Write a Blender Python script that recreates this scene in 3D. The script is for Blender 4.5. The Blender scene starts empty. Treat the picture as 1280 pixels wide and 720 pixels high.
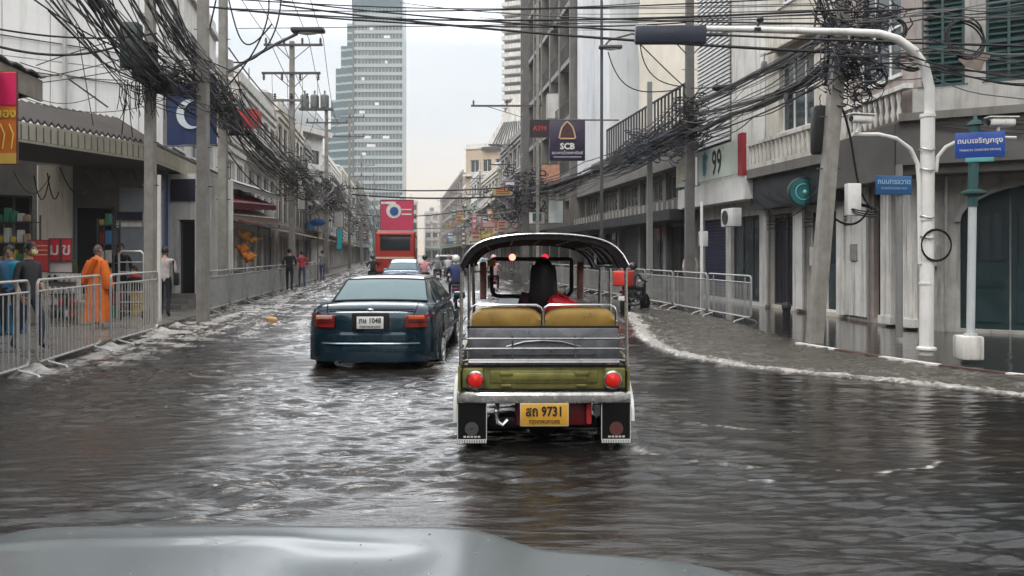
import bpy, bmesh, math, random
import numpy as np
from mathutils import Vector, Matrix, Quaternion

random.seed(11)
RNG = np.random.RandomState(5)
R = math.radians
SC = bpy.context.scene
COL = SC.collection

# ------------------------------------------------------------------ camera
CAM_H, FPX, CX, HY = 1.55, 1000.0, 640.0, 318.0
cam_d = bpy.data.cameras.new('camera')
cam_d.sensor_width = 36.0
cam_d.lens = 36.0 * FPX / 1280.0
cam_d.shift_y = -(360.0 - HY) / 1280.0
cam_d.clip_start = 0.05
cam_d.clip_end = 3000
cam = bpy.data.objects.new('camera', cam_d)
COL.objects.link(cam)
cam.location = (0, 0, CAM_H)
cam.rotation_euler = (R(90), 0, 0)
SC.camera = cam

# ------------------------------------------------------------------ world, sun, exposure
SUN_EL, SUN_AZ = 60.0, 205.0          # elevation, compass-like azimuth measured from +Y clockwise
w = bpy.data.worlds.new("World"); SC.world = w; w.use_nodes = True
nt = w.node_tree; nt.nodes.clear()
out = nt.nodes.new('ShaderNodeOutputWorld')
bg = nt.nodes.new('ShaderNodeBackground')
sky = nt.nodes.new('ShaderNodeTexSky'); sky.sky_type = 'NISHITA'; sky.sun_disc = False
sky.sun_elevation = R(SUN_EL); sky.sun_rotation = R(SUN_AZ)
sky.air_density = 1.0; sky.dust_density = 3.0; sky.ozone_density = 1.0
tc = nt.nodes.new('ShaderNodeTexCoord')
sep = nt.nodes.new('ShaderNodeSeparateXYZ')
nt.links.new(tc.outputs['Generated'], sep.inputs[0])
ramp = nt.nodes.new('ShaderNodeValToRGB')     # cloud deck: cream near the horizon, brighter overhead
cr = ramp.color_ramp
cr.elements[0].position = 0.0; cr.elements[0].color = (0.43, 0.365, 0.30, 1)
cr.elements[1].position = 1.0; cr.elements[1].color = (1.1, 1.13, 1.16, 1)
for p, c in ((0.09, (0.43, 0.385, 0.335, 1)), (0.16, (0.395, 0.40, 0.395, 1)), (0.25, (0.40, 0.42, 0.43, 1)), (0.32, (0.9, 0.93, 0.97, 1)), (0.39, (3.4, 3.46, 3.53, 1)), (0.54, (2.7, 2.74, 2.8, 1)), (0.72, (1.3, 1.33, 1.36, 1))):
    e = cr.elements.new(p); e.color = c
nt.links.new(sep.outputs['Z'], ramp.inputs['Fac'])
vm = nt.nodes.new('ShaderNodeVectorMath'); vm.operation = 'SCALE'; vm.inputs['Scale'].default_value = 10.5
yr = nt.nodes.new('ShaderNodeMapRange')          # brighter cloud ahead, duller behind
yr.inputs['From Min'].default_value = -0.7; yr.inputs['From Max'].default_value = 0.8; yr.inputs['To Min'].default_value = 4.5; yr.inputs['To Max'].default_value = 11.6
nt.links.new(sep.outputs['Y'], yr.inputs['Value']); nt.links.new(yr.outputs[0], vm.inputs['Scale'])
nt.links.new(ramp.outputs['Color'], vm.inputs[0])
mp = nt.nodes.new('ShaderNodeMapping'); mp.inputs['Scale'].default_value = (2.2, 2.2, 7.0)
nt.links.new(tc.outputs['Generated'], mp.inputs['Vector'])
cn = nt.nodes.new('ShaderNodeTexNoise'); cn.inputs['Scale'].default_value = 1.6; cn.inputs['Detail'].default_value = 6
nt.links.new(mp.outputs[0], cn.inputs['Vector'])
cm = nt.nodes.new('ShaderNodeMapRange')
cm.inputs['From Min'].default_value = 0.3; cm.inputs['From Max'].default_value = 0.72
cm.inputs['To Min'].default_value = 0.70; cm.inputs['To Max'].default_value = 0.97
nt.links.new(cn.outputs['Fac'], cm.inputs['Value'])
mx = nt.nodes.new('ShaderNodeMix'); mx.data_type = 'RGBA'
nt.links.new(cm.outputs[0], mx.inputs['Factor'])
nt.links.new(sky.outputs[0], mx.inputs[6]); nt.links.new(vm.outputs[0], mx.inputs[7])
nt.links.new(mx.outputs[2], bg.inputs['Color'])
bg.inputs['Strength'].default_value = 0.15
nt.links.new(bg.outputs[0], out.inputs[0])

sd = bpy.data.lights.new('sun', 'SUN'); sd.energy = 1.5; sd.angle = R(20); sd.color = (1.0, 0.96, 0.9)
so = bpy.data.objects.new('sun', sd); COL.objects.link(so)
az = R(SUN_AZ)
sdir = Vector((math.sin(az) * math.cos(R(SUN_EL)), math.cos(az) * math.cos(R(SUN_EL)), math.sin(R(SUN_EL))))
so.rotation_euler = sdir.to_track_quat('Z', 'Y').to_euler()
so.location = (0, -5, 40)

SC.view_settings.view_transform = 'Standard'
SC.view_settings.look = 'None'
SC.view_settings.gamma = 1
SC.view_settings.use_curve_mapping = False
SC.view_settings.exposure = 0.38
SC.cycles.max_bounces = 6
SC.cycles.diffuse_bounces = 2
SC.cycles.glossy_bounces = 4
SC.cycles.transmission_bounces = 4
SC.cycles.volume_bounces = 0
SC.cycles.use_denoising = True
SC.cycles.caustics_reflective = False
SC.cycles.caustics_refractive = False
SC.cycles.sample_clamp_indirect = 4

# ------------------------------------------------------------------ helpers
def W(px, py, D):
    """pixel of the 1280x720 photograph at distance D -> world point"""
    return Vector(((px - CX) / FPX * D, D, CAM_H + (HY - py) / FPX * D))

def G(px, py, z=0.0):
    D = (CAM_H - z) * FPX / (py - HY)
    return Vector(((px - CX) / FPX * D, D, z))

def lerp(a, b, t):
    return a + (b - a) * t

def tag(o, label=None, cat=None, group=None, kind=None):
    if label: o['label'] = label
    if cat: o['category'] = cat
    if group: o['group'] = group
    if kind: o['kind'] = kind
    return o

def empty(name, loc, rz=0.0, label=None, cat=None, group=None, kind=None):
    o = bpy.data.objects.new(name, None)
    o.empty_display_size = 0.2
    COL.objects.link(o)
    o.location = loc
    o.rotation_euler = (0, 0, rz)
    return tag(o, label, cat, group, kind)

CHILDREN = {}
def kids(o):
    return CHILDREN.get(o.name, [])

def setparent(c, p):
    c.parent = p
    CHILDREN.setdefault(p.name, []).append(c)

def copy_tree(o, parent=None):
    c = o.copy(); COL.objects.link(c)
    if parent is not None: setparent(c, parent)
    for ch in kids(o): copy_tree(ch, c)
    return c

class MB:
    """collects shapes, becomes ONE mesh object"""
    def __init__(s):
        s.v = []; s.f = []; s.m = []; s.s = []; s.cur = 0
    def add(s, vs, fs, smooth=False, m=None):
        b = len(s.v)
        s.v.extend([tuple(v) for v in vs])
        for f in fs:
            s.f.append(tuple(i + b for i in f)); s.m.append(s.cur if m is None else m); s.s.append(smooth)
        return s
    def box(s, c, d, rot=None, m=None):
        x, y, z = d[0] / 2, d[1] / 2, d[2] / 2
        vs = [Vector(q) for q in ((-x, -y, -z), (x, -y, -z), (x, y, -z), (-x, y, -z), (-x, -y, z), (x, -y, z), (x, y, z), (-x, y, z))]
        if rot is not None: vs = [rot @ v for v in vs]
        c = Vector(c)
        return s.add([v + c for v in vs], [(0, 3, 2, 1), (4, 5, 6, 7), (0, 1, 5, 4), (1, 2, 6, 5), (2, 3, 7, 6), (3, 0, 4, 7)], False, m)
    def b2(s, x0, x1, y0, y1, z0, z1, m=None):
        return s.box(((x0 + x1) / 2, (y0 + y1) / 2, (z0 + z1) / 2), (abs(x1 - x0), abs(y1 - y0), abs(z1 - z0)), None, m)
    def rbox(s, c, d, bev=0.02, seg=2, rot=None, m=None):
        bm = bmesh.new()
        bmesh.ops.create_cube(bm, size=1.0)
        for v in bm.verts: v.co = Vector((v.co.x * d[0], v.co.y * d[1], v.co.z * d[2]))
        bmesh.ops.bevel(bm, geom=bm.edges[:], offset=min(bev, min(d) * 0.49), segments=seg, affect='EDGES', profile=0.5)
        bm.verts.index_update()
        M = rot if rot is not None else Matrix.Identity(3)
        c = Vector(c)
        s.add([M @ v.co + c for v in bm.verts], [[v.index for v in f.verts] for f in bm.faces], seg > 1, m)
        bm.free()
        return s
    def path(s, pts, r, n=6, closed=False, caps=True, m=None, up=None):
        pts = [Vector(p) for p in pts]
        k = len(pts)
        rs = r if isinstance(r, (list, tuple)) else [r] * k
        vs = []
        prev = None
        for i, p in enumerate(pts):
            if closed: t = pts[(i + 1) % k] - pts[i - 1]
            elif i == 0: t = pts[1] - pts[0]
            elif i == k - 1: t = pts[-1] - pts[-2]
            else: t = pts[i + 1] - pts[i - 1]
            if t.length < 1e-9: t = Vector((0, 0, 1))
            t.normalize()
            if prev is None:
                a = Vector((0, 0, 1)) if abs(t.z) < 0.9 else Vector((1, 0, 0))
                u = t.cross(a).normalized()
            else:
                u = prev - t * prev.dot(t)
                if u.length < 1e-6: u = t.cross(Vector((0, 0, 1)))
                u.normalize()
            prev = u
            q = t.cross(u)
            for j in range(n):
                an = 2 * math.pi * j / n + (math.pi / 4 if n == 4 else 0)
                vs.append(p + (u * math.cos(an) + q * math.sin(an)) * rs[i])
        fs = []
        rng = k if closed else k - 1
        for i in range(rng):
            i2 = (i + 1) % k
            for j in range(n):
                j2 = (j + 1) % n
                fs.append((i * n + j, i * n + j2, i2 * n + j2, i2 * n + j))
        if caps and not closed:
            fs.append(tuple(range(n - 1, -1, -1))); fs.append(tuple((k - 1) * n + j for j in range(n)))
        return s.add(vs, fs, n > 4, m)
    def tube(s, a, b, r, n=8, m=None):
        return s.path([a, b], r, n, m=m)
    def cyl(s, c, r, h, n=16, m=None, r2=None):
        c = Vector(c)
        return s.path([c, c + Vector((0, 0, h))], [r, r if r2 is None else r2], n, m=m)
    def lathe(s, prof, c=(0, 0, 0), n=16, axis='z', m=None, smooth=True):
        vs = []; c = Vector(c)
        for (r, h) in prof:
            for j in range(n):
                a = 2 * math.pi * j / n
                p = Vector((r * math.cos(a), r * math.sin(a), h))
                if axis == 'x': p = Vector((h, r * math.cos(a), r * math.sin(a)))
                if axis == 'y': p = Vector((r * math.cos(a), h, r * math.sin(a)))
                vs.append(c + p)
        fs = []
        for i in range(len(prof) - 1):
            for j in range(n):
                j2 = (j + 1) % n
                fs.append((i * n + j, i * n + j2, (i + 1) * n + j2, (i + 1) * n + j))
        fs.append(tuple(range(n - 1, -1, -1))); fs.append(tuple((len(prof) - 1) * n + j for j in range(n)))
        return s.add(vs, fs, smooth, m)
    def ell(s, c, r, n=10, k=8, rot=None, m=None):
        c = Vector(c); vs = []
        for i in range(k + 1):
            ph = math.pi * i / k
            for j in range(n):
                th = 2 * math.pi * j / n
                p = Vector((r[0] * math.sin(ph) * math.cos(th), r[1] * math.sin(ph) * math.sin(th), r[2] * math.cos(ph)))
                if rot is not None: p = rot @ p
                vs.append(c + p)
        fs = []
        for i in range(k):
            for j in range(n):
                j2 = (j + 1) % n
                fs.append((i * n + j, (i + 1) * n + j, (i + 1) * n + j2, i * n + j2))
        return s.add(vs, fs, True, m)
    def prism(s, poly, z0, z1, m=None):
        """poly: list of (x,y); extruded in z"""
        n = len(poly)
        vs = [(p[0], p[1], z0) for p in poly] + [(p[0], p[1], z1) for p in poly]
        fs = [tuple(range(n - 1, -1, -1)), tuple(range(n, 2 * n))]
        for i in range(n):
            j = (i + 1) % n
            fs.append((i, j, n + j, n + i))
        return s.add(vs, fs, False, m)
    def extr(s, poly, d, m=None, smooth=False):
        """poly: list of 3D points (planar), extruded by vector d"""
        n = len(poly); d = Vector(d)
        vs = [Vector(p) for p in poly] + [Vector(p) + d for p in poly]
        fs = [tuple(range(n - 1, -1, -1)), tuple(range(n, 2 * n))]
        for i in range(n):
            j = (i + 1) % n
            fs.append((i, j, n + j, n + i))
        return s.add(vs, fs, smooth, m)
    def loft(s, rings, closed=True, caps=True, smooth=True, m=None):
        n = len(rings[0]); vs = [p for r in rings for p in r]; fs = []
        for i in range(len(rings) - 1):
            for j in range(n if closed else n - 1):
                j2 = (j + 1) % n
                fs.append((i * n + j, i * n + j2, (i + 1) * n + j2, (i + 1) * n + j))
        if caps:
            fs.append(tuple(range(n - 1, -1, -1))); fs.append(tuple((len(rings) - 1) * n + j for j in range(n)))
        return s.add(vs, fs, smooth, m)
    def quad(s, a, b, c, d, m=None):
        return s.add([a, b, c, d], [(0, 1, 2, 3)], False, m)
    def build(s, name, mats, parent=None, origin=None, fix=True, sharp=35):
        me = bpy.data.meshes.new(name)
        vs = s.v
        if origin is not None:
            ox, oy, oz = origin
            vs = [(a - ox, b - oy, c - oz) for a, b, c in vs]
        me.from_pydata(vs, [], s.f)
        if not isinstance(mats, (list, tuple)): mats = [mats]
        for mm in mats: me.materials.append(mm)
        me.polygons.foreach_set('material_index', s.m)
        me.polygons.foreach_set('use_smooth', s.s)
        if fix:
            bm = bmesh.new(); bm.from_mesh(me)
            bmesh.ops.recalc_face_normals(bm, faces=bm.faces[:])
            bm.to_mesh(me); bm.free()
        if sharp and any(s.s):
            try: me.set_sharp_from_angle(angle=R(sharp))
            except Exception: pass
        me.update()
        o = bpy.data.objects.new(name, me)
        COL.objects.link(o)
        if parent is not None: setparent(o, parent)
        if origin is not None: o.location = origin
        return o

def catenary(a, b, sag, n=12):
    a = Vector(a); b = Vector(b)
    return [a.lerp(b, t) + Vector((0, 0, -4 * sag * t * (1 - t))) for t in [i / n for i in range(n + 1)]]

def text_mesh(name, s, size, mat, parent, loc, rot, align='CENTER', bold=0.0, ext=0.002, sx=1.0):
    cu = bpy.data.curves.new(name, 'FONT')
    cu.body = s; cu.size = size; cu.align_x = align; cu.align_y = 'CENTER'; cu.extrude = ext; cu.offset = bold
    cu.resolution_u = 2
    tmp = bpy.data.objects.new('tmp', cu); COL.objects.link(tmp)
    dg = bpy.context.evaluated_depsgraph_get()
    me = bpy.data.meshes.new_from_object(tmp.evaluated_get(dg))
    bpy.data.objects.remove(tmp); bpy.data.curves.remove(cu)
    me.name = name
    me.materials.clear(); me.materials.append(mat)
    for v in me.vertices: v.co.x *= sx
    o = bpy.data.objects.new(name, me); COL.objects.link(o)
    o.location = loc; o.rotation_euler = rot
    if parent is not None: setparent(o, parent)
    return o

# ------------------------------------------------------------------ materials
_MC = {}
def mat(name, col, rough=0.6, metal=0.0, var=0.15, scale=3.0, bump=0.0, bscale=40.0, streak=0.0, emit=0.0, spec=0.5, coat=0.0, alpha=1.0, tint=None, wet=0.0):
    if name in _MC: return _MC[name]
    m = bpy.data.materials.new(name); m.use_nodes = True
    nt = m.node_tree; N = nt.nodes; L = nt.links
    p = N['Principled BSDF']
    p.inputs['Roughness'].default_value = rough
    p.inputs['Metallic'].default_value = metal
    p.inputs['Specular IOR Level'].default_value = spec
    if coat: p.inputs['Coat Weight'].default_value = coat; p.inputs['Coat Roughness'].default_value = 0.05
    c = (*col, 1)
    p.inputs['Base Color'].default_value = c
    t = N.new('ShaderNodeTexCoord')
    if var > 0 or streak > 0:
        n1 = N.new('ShaderNodeTexNoise'); n1.inputs['Scale'].default_value = scale; n1.inputs['Detail'].default_value = 6; n1.inputs['Roughness'].default_value = 0.65
        L.new(t.outputs['Object'], n1.inputs['Vector'])
        mr = N.new('ShaderNodeMapRange'); mr.inputs['From Min'].default_value = 0.3; mr.inputs['From Max'].default_value = 0.7
        mr.inputs['To Min'].default_value = 1 - var; mr.inputs['To Max'].default_value = 1 + var * 0.6
        L.new(n1.outputs['Fac'], mr.inputs['Value'])
        sc = N.new('ShaderNodeVectorMath'); sc.operation = 'SCALE'; sc.inputs[0].default_value = col
        L.new(mr.outputs[0], sc.inputs['Scale'])
        last = sc.outputs[0]
        if streak > 0:
            mpp = N.new('ShaderNodeMapping'); mpp.inputs['Scale'].default_value = (2.2, 2.2, 0.18)
            L.new(t.outputs['Object'], mpp.inputs['Vector'])
            n2 = N.new('ShaderNodeTexNoise'); n2.inputs['Scale'].default_value = 2.0; n2.inputs['Detail'].default_value = 8; n2.inputs['Roughness'].default_value = 0.7
            L.new(mpp.outputs[0], n2.inputs['Vector'])
            m2 = N.new('ShaderNodeMapRange'); m2.inputs['From Min'].default_value = 0.5; m2.inputs['From Max'].default_value = 0.72
            m2.inputs['To Min'].default_value = 0.0; m2.inputs['To Max'].default_value = streak
            L.new(n2.outputs['Fac'], m2.inputs['Value'])
            mm = N.new('ShaderNodeMix'); mm.data_type = 'RGBA'
            L.new(m2.outputs[0], mm.inputs['Factor']); L.new(last, mm.inputs[6])
            tt = tint or (0.10, 0.09, 0.075)
            mm.inputs[7].default_value = (*tt, 1)
            last = mm.outputs[2]
        L.new(last, p.inputs['Base Color'])
        if rough > 0.15:
            mr2 = N.new('ShaderNodeMapRange'); mr2.inputs['From Min'].default_value = 0.3; mr2.inputs['From Max'].default_value = 0.7
            mr2.inputs['To Min'].default_value = max(0.05, rough - 0.15); mr2.inputs['To Max'].default_value = min(1, rough + 0.12)
            L.new(n1.outputs['Fac'], mr2.inputs['Value']); L.new(mr2.outputs[0], p.inputs['Roughness'])
    if bump > 0:
        n3 = N.new('ShaderNodeTexNoise'); n3.inputs['Scale'].default_value = bscale; n3.inputs['Detail'].default_value = 4
        L.new(t.outputs['Object'], n3.inputs['Vector'])
        b = N.new('ShaderNodeBump'); b.inputs['Strength'].default_value = bump; b.inputs['Distance'].default_value = 0.02
        L.new(n3.outputs['Fac'], b.inputs['Height']); L.new(b.outputs[0], p.inputs['Normal'])
    if emit > 0:
        p.inputs['Emission Color'].default_value = c; p.inputs['Emission Strength'].default_value = emit
    if alpha < 1: p.inputs['Alpha'].default_value = alpha
    _MC[name] = m
    return m

concrete = mat('concrete_pole', (0.27, 0.255, 0.23), 0.85, var=0.3, scale=4, bump=0.25, streak=0.5)
steel = mat('galvanised_steel', (0.38, 0.38, 0.37), 0.45, 0.55, var=0.2, scale=9, streak=0.3, tint=(0.2, 0.13, 0.08))
darksteel = mat('dark_steel', (0.09, 0.09, 0.09), 0.5, 0.4)
black = mat('black_rubber', (0.012, 0.012, 0.013), 0.7, var=0.3, spec=.25)
cablem = mat('cable_black', (0.012, 0.011, 0.012), 0.6, var=0.3, scale=1.5, spec=.3)
chrome = mat('chrome', (0.55, 0.55, 0.54), 0.22, 1.0, var=0.12, scale=12)
whitep = mat('white_paint', (0.74, 0.73, 0.70), 0.55, var=0.12, scale=3, streak=0.35)
whitewall = mat('white_wall', (0.68, 0.66, 0.62), 0.85, var=0.22, scale=1.1, streak=0.75, bump=0.1)
whiteclad = mat('white_cladding', (0.80, 0.79, 0.76), 0.7, var=0.08, scale=0.5, streak=0.3)
creamwall = mat('cream_wall', (0.60, 0.56, 0.48), 0.85, var=0.22, scale=1.1, streak=0.7, bump=0.1)
greywall = mat('grey_wall', (0.24, 0.235, 0.225), 0.85, var=0.25, scale=1.1, streak=0.7, bump=0.1)
pinkwall = mat('pink_wall', (0.36, 0.30, 0.27), 0.85, var=0.3, scale=1.4, streak=0.6, bump=0.15)
darkin = mat('painted_interior_shade', (0.014, 0.013, 0.013), 0.85, var=0.4, scale=2)  # opaque panes coloured near-black for the shade inside shops and doorways
concw = mat('weathered_concrete', (0.19, 0.18, 0.165), 0.9, var=0.3, scale=1.0, streak=0.7, bump=0.15)
glassm = mat('window_glass', (0.045, 0.06, 0.065), 0.08, 0.0, var=0.3, scale=0.7, spec=0.8)
glassb = mat('blue_tower_glass', (0.05, 0.12, 0.13), 0.12, 0.25, var=0.25, scale=0.06, spec=0.8)
greenp = mat('green_shutter', (0.02, 0.062, 0.06), 0.6, var=0.2, scale=2, streak=0.35)
greend = mat('green_door', (0.004, 0.022, 0.024), 0.45, var=0.25, scale=2)
redp = mat('red_paint', (0.45, 0.03, 0.03), 0.5, var=0.2)
brownr = mat('tile_roof', (0.065, 0.058, 0.054), 0.8, var=0.35, scale=4, bump=0.2)
slatm = mat('cream_slat', (0.48, 0.45, 0.36), 0.7, var=0.15, streak=0.4)
bluep = mat('blue_paint', (0.03, 0.09, 0.30), 0.5, var=0.1)
navy = mat('navy_cloth', (0.008, 0.022, 0.085), 0.7, var=0.2)
skin = mat('skin', (0.42, 0.25, 0.17), 0.55, var=0.08)
hairm = mat('hair', (0.012, 0.010, 0.010), 0.5, var=0.3, scale=30)
# ------------------------------------------------------------------ street lines
def LK(D): return -4.95 - 0.14 * D            # left kerb
def RK(D): return 7.6 - 0.14 * D              # right kerb (far part)
def RF(D): return 10.8 - 0.14 * D             # right facades
ROADZ = -0.13

RKERB = [Vector((7.6 - 0.14 * d, d, 0)) for d in (300, 120, 60, 40, 25, 19)] + [
    Vector((4.86, 16.0, 0)), Vector((4.90, 13.84, 0)), Vector((5.5, 12.0, 0)), Vector((5.9, 11.07, 0)), Vector((6.35, 10.3, 0)), Vector((7.4, 9.2, 0)),
    Vector((9.0, 8.2, 0)), Vector((12, 7.0, 0)), Vector((30, 1.5, 0))]
FOAMR = [G(782, 392), G(790, 406), G(797, 421), G(815, 433), G(850, 446), G(900, 456), G(950, 462), G(1000, 467.5), G(1050, 472), G(1100, 477), G(1150, 482), G(1200, 487), G(1280, 497), G(1400, 512), G(1700, 545)]

# ---- asphalt, ground, pavements
def asphalt_mat():
    m = mat('asphalt', (0.05, 0.048, 0.045), 0.7, var=0.3, scale=2, bump=0.3)
    return m
mb = MB()
mb.add([(-1500, -60, -0.16), (1500, -60, -0.16), (1500, 2400, -0.16), (-1500, 2400, -0.16)], [(0, 1, 2, 3)])
tag(mb.build('ground', mat('ground_soil', (0.12, 0.11, 0.10), 0.9, var=0.3, scale=0.2), fix=False), kind='structure')
mb = MB()
mb.add([(-40, -40, ROADZ), (40, -40, ROADZ), (40, 60, ROADZ), (10, 420, ROADZ), (-75, 420, ROADZ), (-40, 60, ROADZ)], [(0, 1, 2, 3, 4, 5)])
tag(mb.build('road', asphalt_mat(), fix=False), kind='structure')

pavem = mat('pavement_left', (0.20, 0.185, 0.165), 0.35, var=0.35, scale=2.5, bump=0.1)
def wet_paving():
    m = mat('pavement_wet', (0.12, 0.085, 0.072), 0.12, var=0.25, scale=1.5, spec=0.6)
    N = m.node_tree.nodes; L = m.node_tree.links; p = N['Principled BSDF']
    t = N.new('ShaderNodeTexCoord'); n = N.new('ShaderNodeTexNoise'); n.inputs['Scale'].default_value = 0.9; n.inputs['Detail'].default_value = 3
    L.new(t.outputs['Object'], n.inputs['Vector'])
    r = N.new('ShaderNodeMapRange'); r.inputs['From Min'].default_value = 0.45; r.inputs['From Max'].default_value = 0.62
    r.inputs['To Min'].default_value = 0.03; r.inputs['To Max'].default_value = 0.3
    L.new(n.outputs['Fac'], r.inputs['Value']); L.new(r.outputs[0], p.inputs['Roughness'])
    br = N.new('ShaderNodeTexBrick'); br.inputs['Scale'].default_value = 2.5; br.inputs['Mortar Size'].default_value = 0.02
    br.inputs['Color1'].default_value = (1, 1, 1, 1); br.inputs['Color2'].default_value = (0.9, 0.9, 0.9, 1); br.inputs['Mortar'].default_value = (0, 0, 0, 1)
    L.new(t.outputs['Object'], br.inputs['Vector'])
    b = N.new('ShaderNodeBump'); b.inputs['Strength'].default_value = 0.12; b.inputs['Distance'].default_value = 0.004
    L.new(br.outputs['Color'], b.inputs['Height']); L.new(b.outputs[0], p.inputs['Normal'])
    return m
mb = MB()
mb.prism([(LK(-10), -10), (LK(300), 300), (LK(300) - 30, 300), (-60, 200), (-60, -10)], -0.14, 0.10)
tag(mb.build('pavement_left', pavem), kind='structure')
mb = MB()
ins = [(p.x + 0.14, p.y + (0.1 if i > 8 else 0)) for i, p in enumerate(RKERB)]
mb.prism(ins + [(60, 1.5), (60, 300)], -0.14, -0.03)
tag(mb.build('pavement_right', wet_paving()), kind='structure')

kw = mat('kerb_white', (0.70, 0.68, 0.64), 0.5, var=0.25, scale=8)
kr = mat('kerb_red', (0.09, 0.05, 0.045), 0.5, var=0.3, scale=8)
def kerb(name, pts, z, wdt, side, seg=1.0, zb=-0.14):
    mb = MB(); acc = 0.0; k = 0
    for a, b in zip(pts, pts[1:]):
        d = (b - a); ln = d.length; n = max(1, int(round(ln / seg)))
        nrm = Vector((-d.y, d.x, 0)).normalized() * side * wdt
        for i in range(n):
            p = a.lerp(b, i / n); q = a.lerp(b, (i + 1) / n)
            lo = [p, q, q + nrm, p + nrm]
            vs = [(v.x, v.y, zb) for v in lo] + [(v.x, v.y, z) for v in lo]
            mb.add(vs, [(4, 5, 6, 7), (0, 1, 5, 4), (2, 3, 7, 6), (1, 2, 6, 5), (3, 0, 4, 7)], False, k % 2 if ln < 200 else 0); k += 1
    tag(mb.build(name, [kw, kr]), kind='structure')
kerb('kerb_right', [RKERB[i] for i in range(7, len(RKERB))], 0.026, 0.10, 1, 0.95)
kerb('kerb_left', [Vector((LK(d), d, 0)) for d in (4, 20, 60, 120)], 0.075, 0.16, 1, 1.1)
mb = MB()   # drowned pavement outside the painted kerb

# ------------------------------------------------------------------ flood water
def wave_tile(n, size, kmin, kmax, power, dirang, spread, rms, seed):
    rs = np.random.RandomState(seed)
    k1 = np.fft.fftfreq(n, size / n) * 2 * np.pi
    kx, ky = np.meshgrid(k1, k1, indexing='xy')
    k = np.hypot(kx, ky); k[0, 0] = 1e-6
    ang = np.arctan2(ky, kx)
    dd = np.abs(np.cos(ang - dirang)) ** spread
    amp = k ** (-power) * np.exp(-(kmin / k) ** 4) * np.exp(-(k / kmax) ** 2) * (0.03 + dd)
    amp[0, 0] = 0
    h = np.real(np.fft.ifft2(amp * (rs.normal(size=(n, n)) + 1j * rs.normal(size=(n, n)))))
    return h / h.std() * rms

def samp(tile, size, x, y):
    n = tile.shape[0]
    u = (x / size * n) % n; v = (y / size * n) % n
    i = np.floor(u).astype(int); j = np.floor(v).astype(int); fu = u - i; fv = v - j
    i0 = i % n; i1 = (i + 1) % n; j0 = j % n; j1 = (j + 1) % n
    return (tile[j0, i0] * (1 - fu) * (1 - fv) + tile[j0, i1] * fu * (1 - fv) + tile[j1, i0] * (1 - fu) * fv + tile[j1, i1] * fu * fv)

T1 = wave_tile(512, 10.24, 2 * np.pi / 0.42, 2 * np.pi / 0.06, 1.5, np.pi / 2 + 0.10, 9, 1.0, 3)
T2 = wave_tile(512, 14.3, 2 * np.pi / 0.9, 2 * np.pi / 0.12, 2.0, np.pi / 2 - 0.28, 10, 1.0, 7)
T3 = wave_tile(256, 23.0, 2 * np.pi / 6.0, 2 * np.pi / 1.2, 1.6, 0.3, 0.0, 1.0, 9)   # slow variation
T4 = wave_tile(512, 6.1, 2 * np.pi / 0.25, 2 * np.pi / 0.03, 1.2, 1.0, 0.0, 1.0, 19)  # fine froth

T5 = wave_tile(512, 5.3, 2 * np.pi / 0.20, 2 * np.pi / 0.045, 1.1, np.pi / 2 + 0.05, 7, 1.0, 29)

def pdist(x, y, pts):
    """distance and signed side (positive = left of the line) to a polyline"""
    best = np.full(x.shape, 1e9); side = np.zeros(x.shape)
    for a, b in zip(pts, pts[1:]):
        dx, dy = b[0] - a[0], b[1] - a[1]; l2 = dx * dx + dy * dy
        t = np.clip(((x - a[0]) * dx + (y - a[1]) * dy) / l2, 0, 1)
        d = np.hypot(x - a[0] - t * dx, y - a[1] - t * dy)
        cr_ = dx * (y - a[1]) - dy * (x - a[0])
        upd = d < best
        best = np.where(upd, d, best); side = np.where(upd, np.sign(cr_), side)
    return best, side

def smooth(e0, e1, x):
    t = np.clip((x - e0) / (e1 - e0), 0, 1)
    return t * t * (3 - 2 * t)

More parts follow.
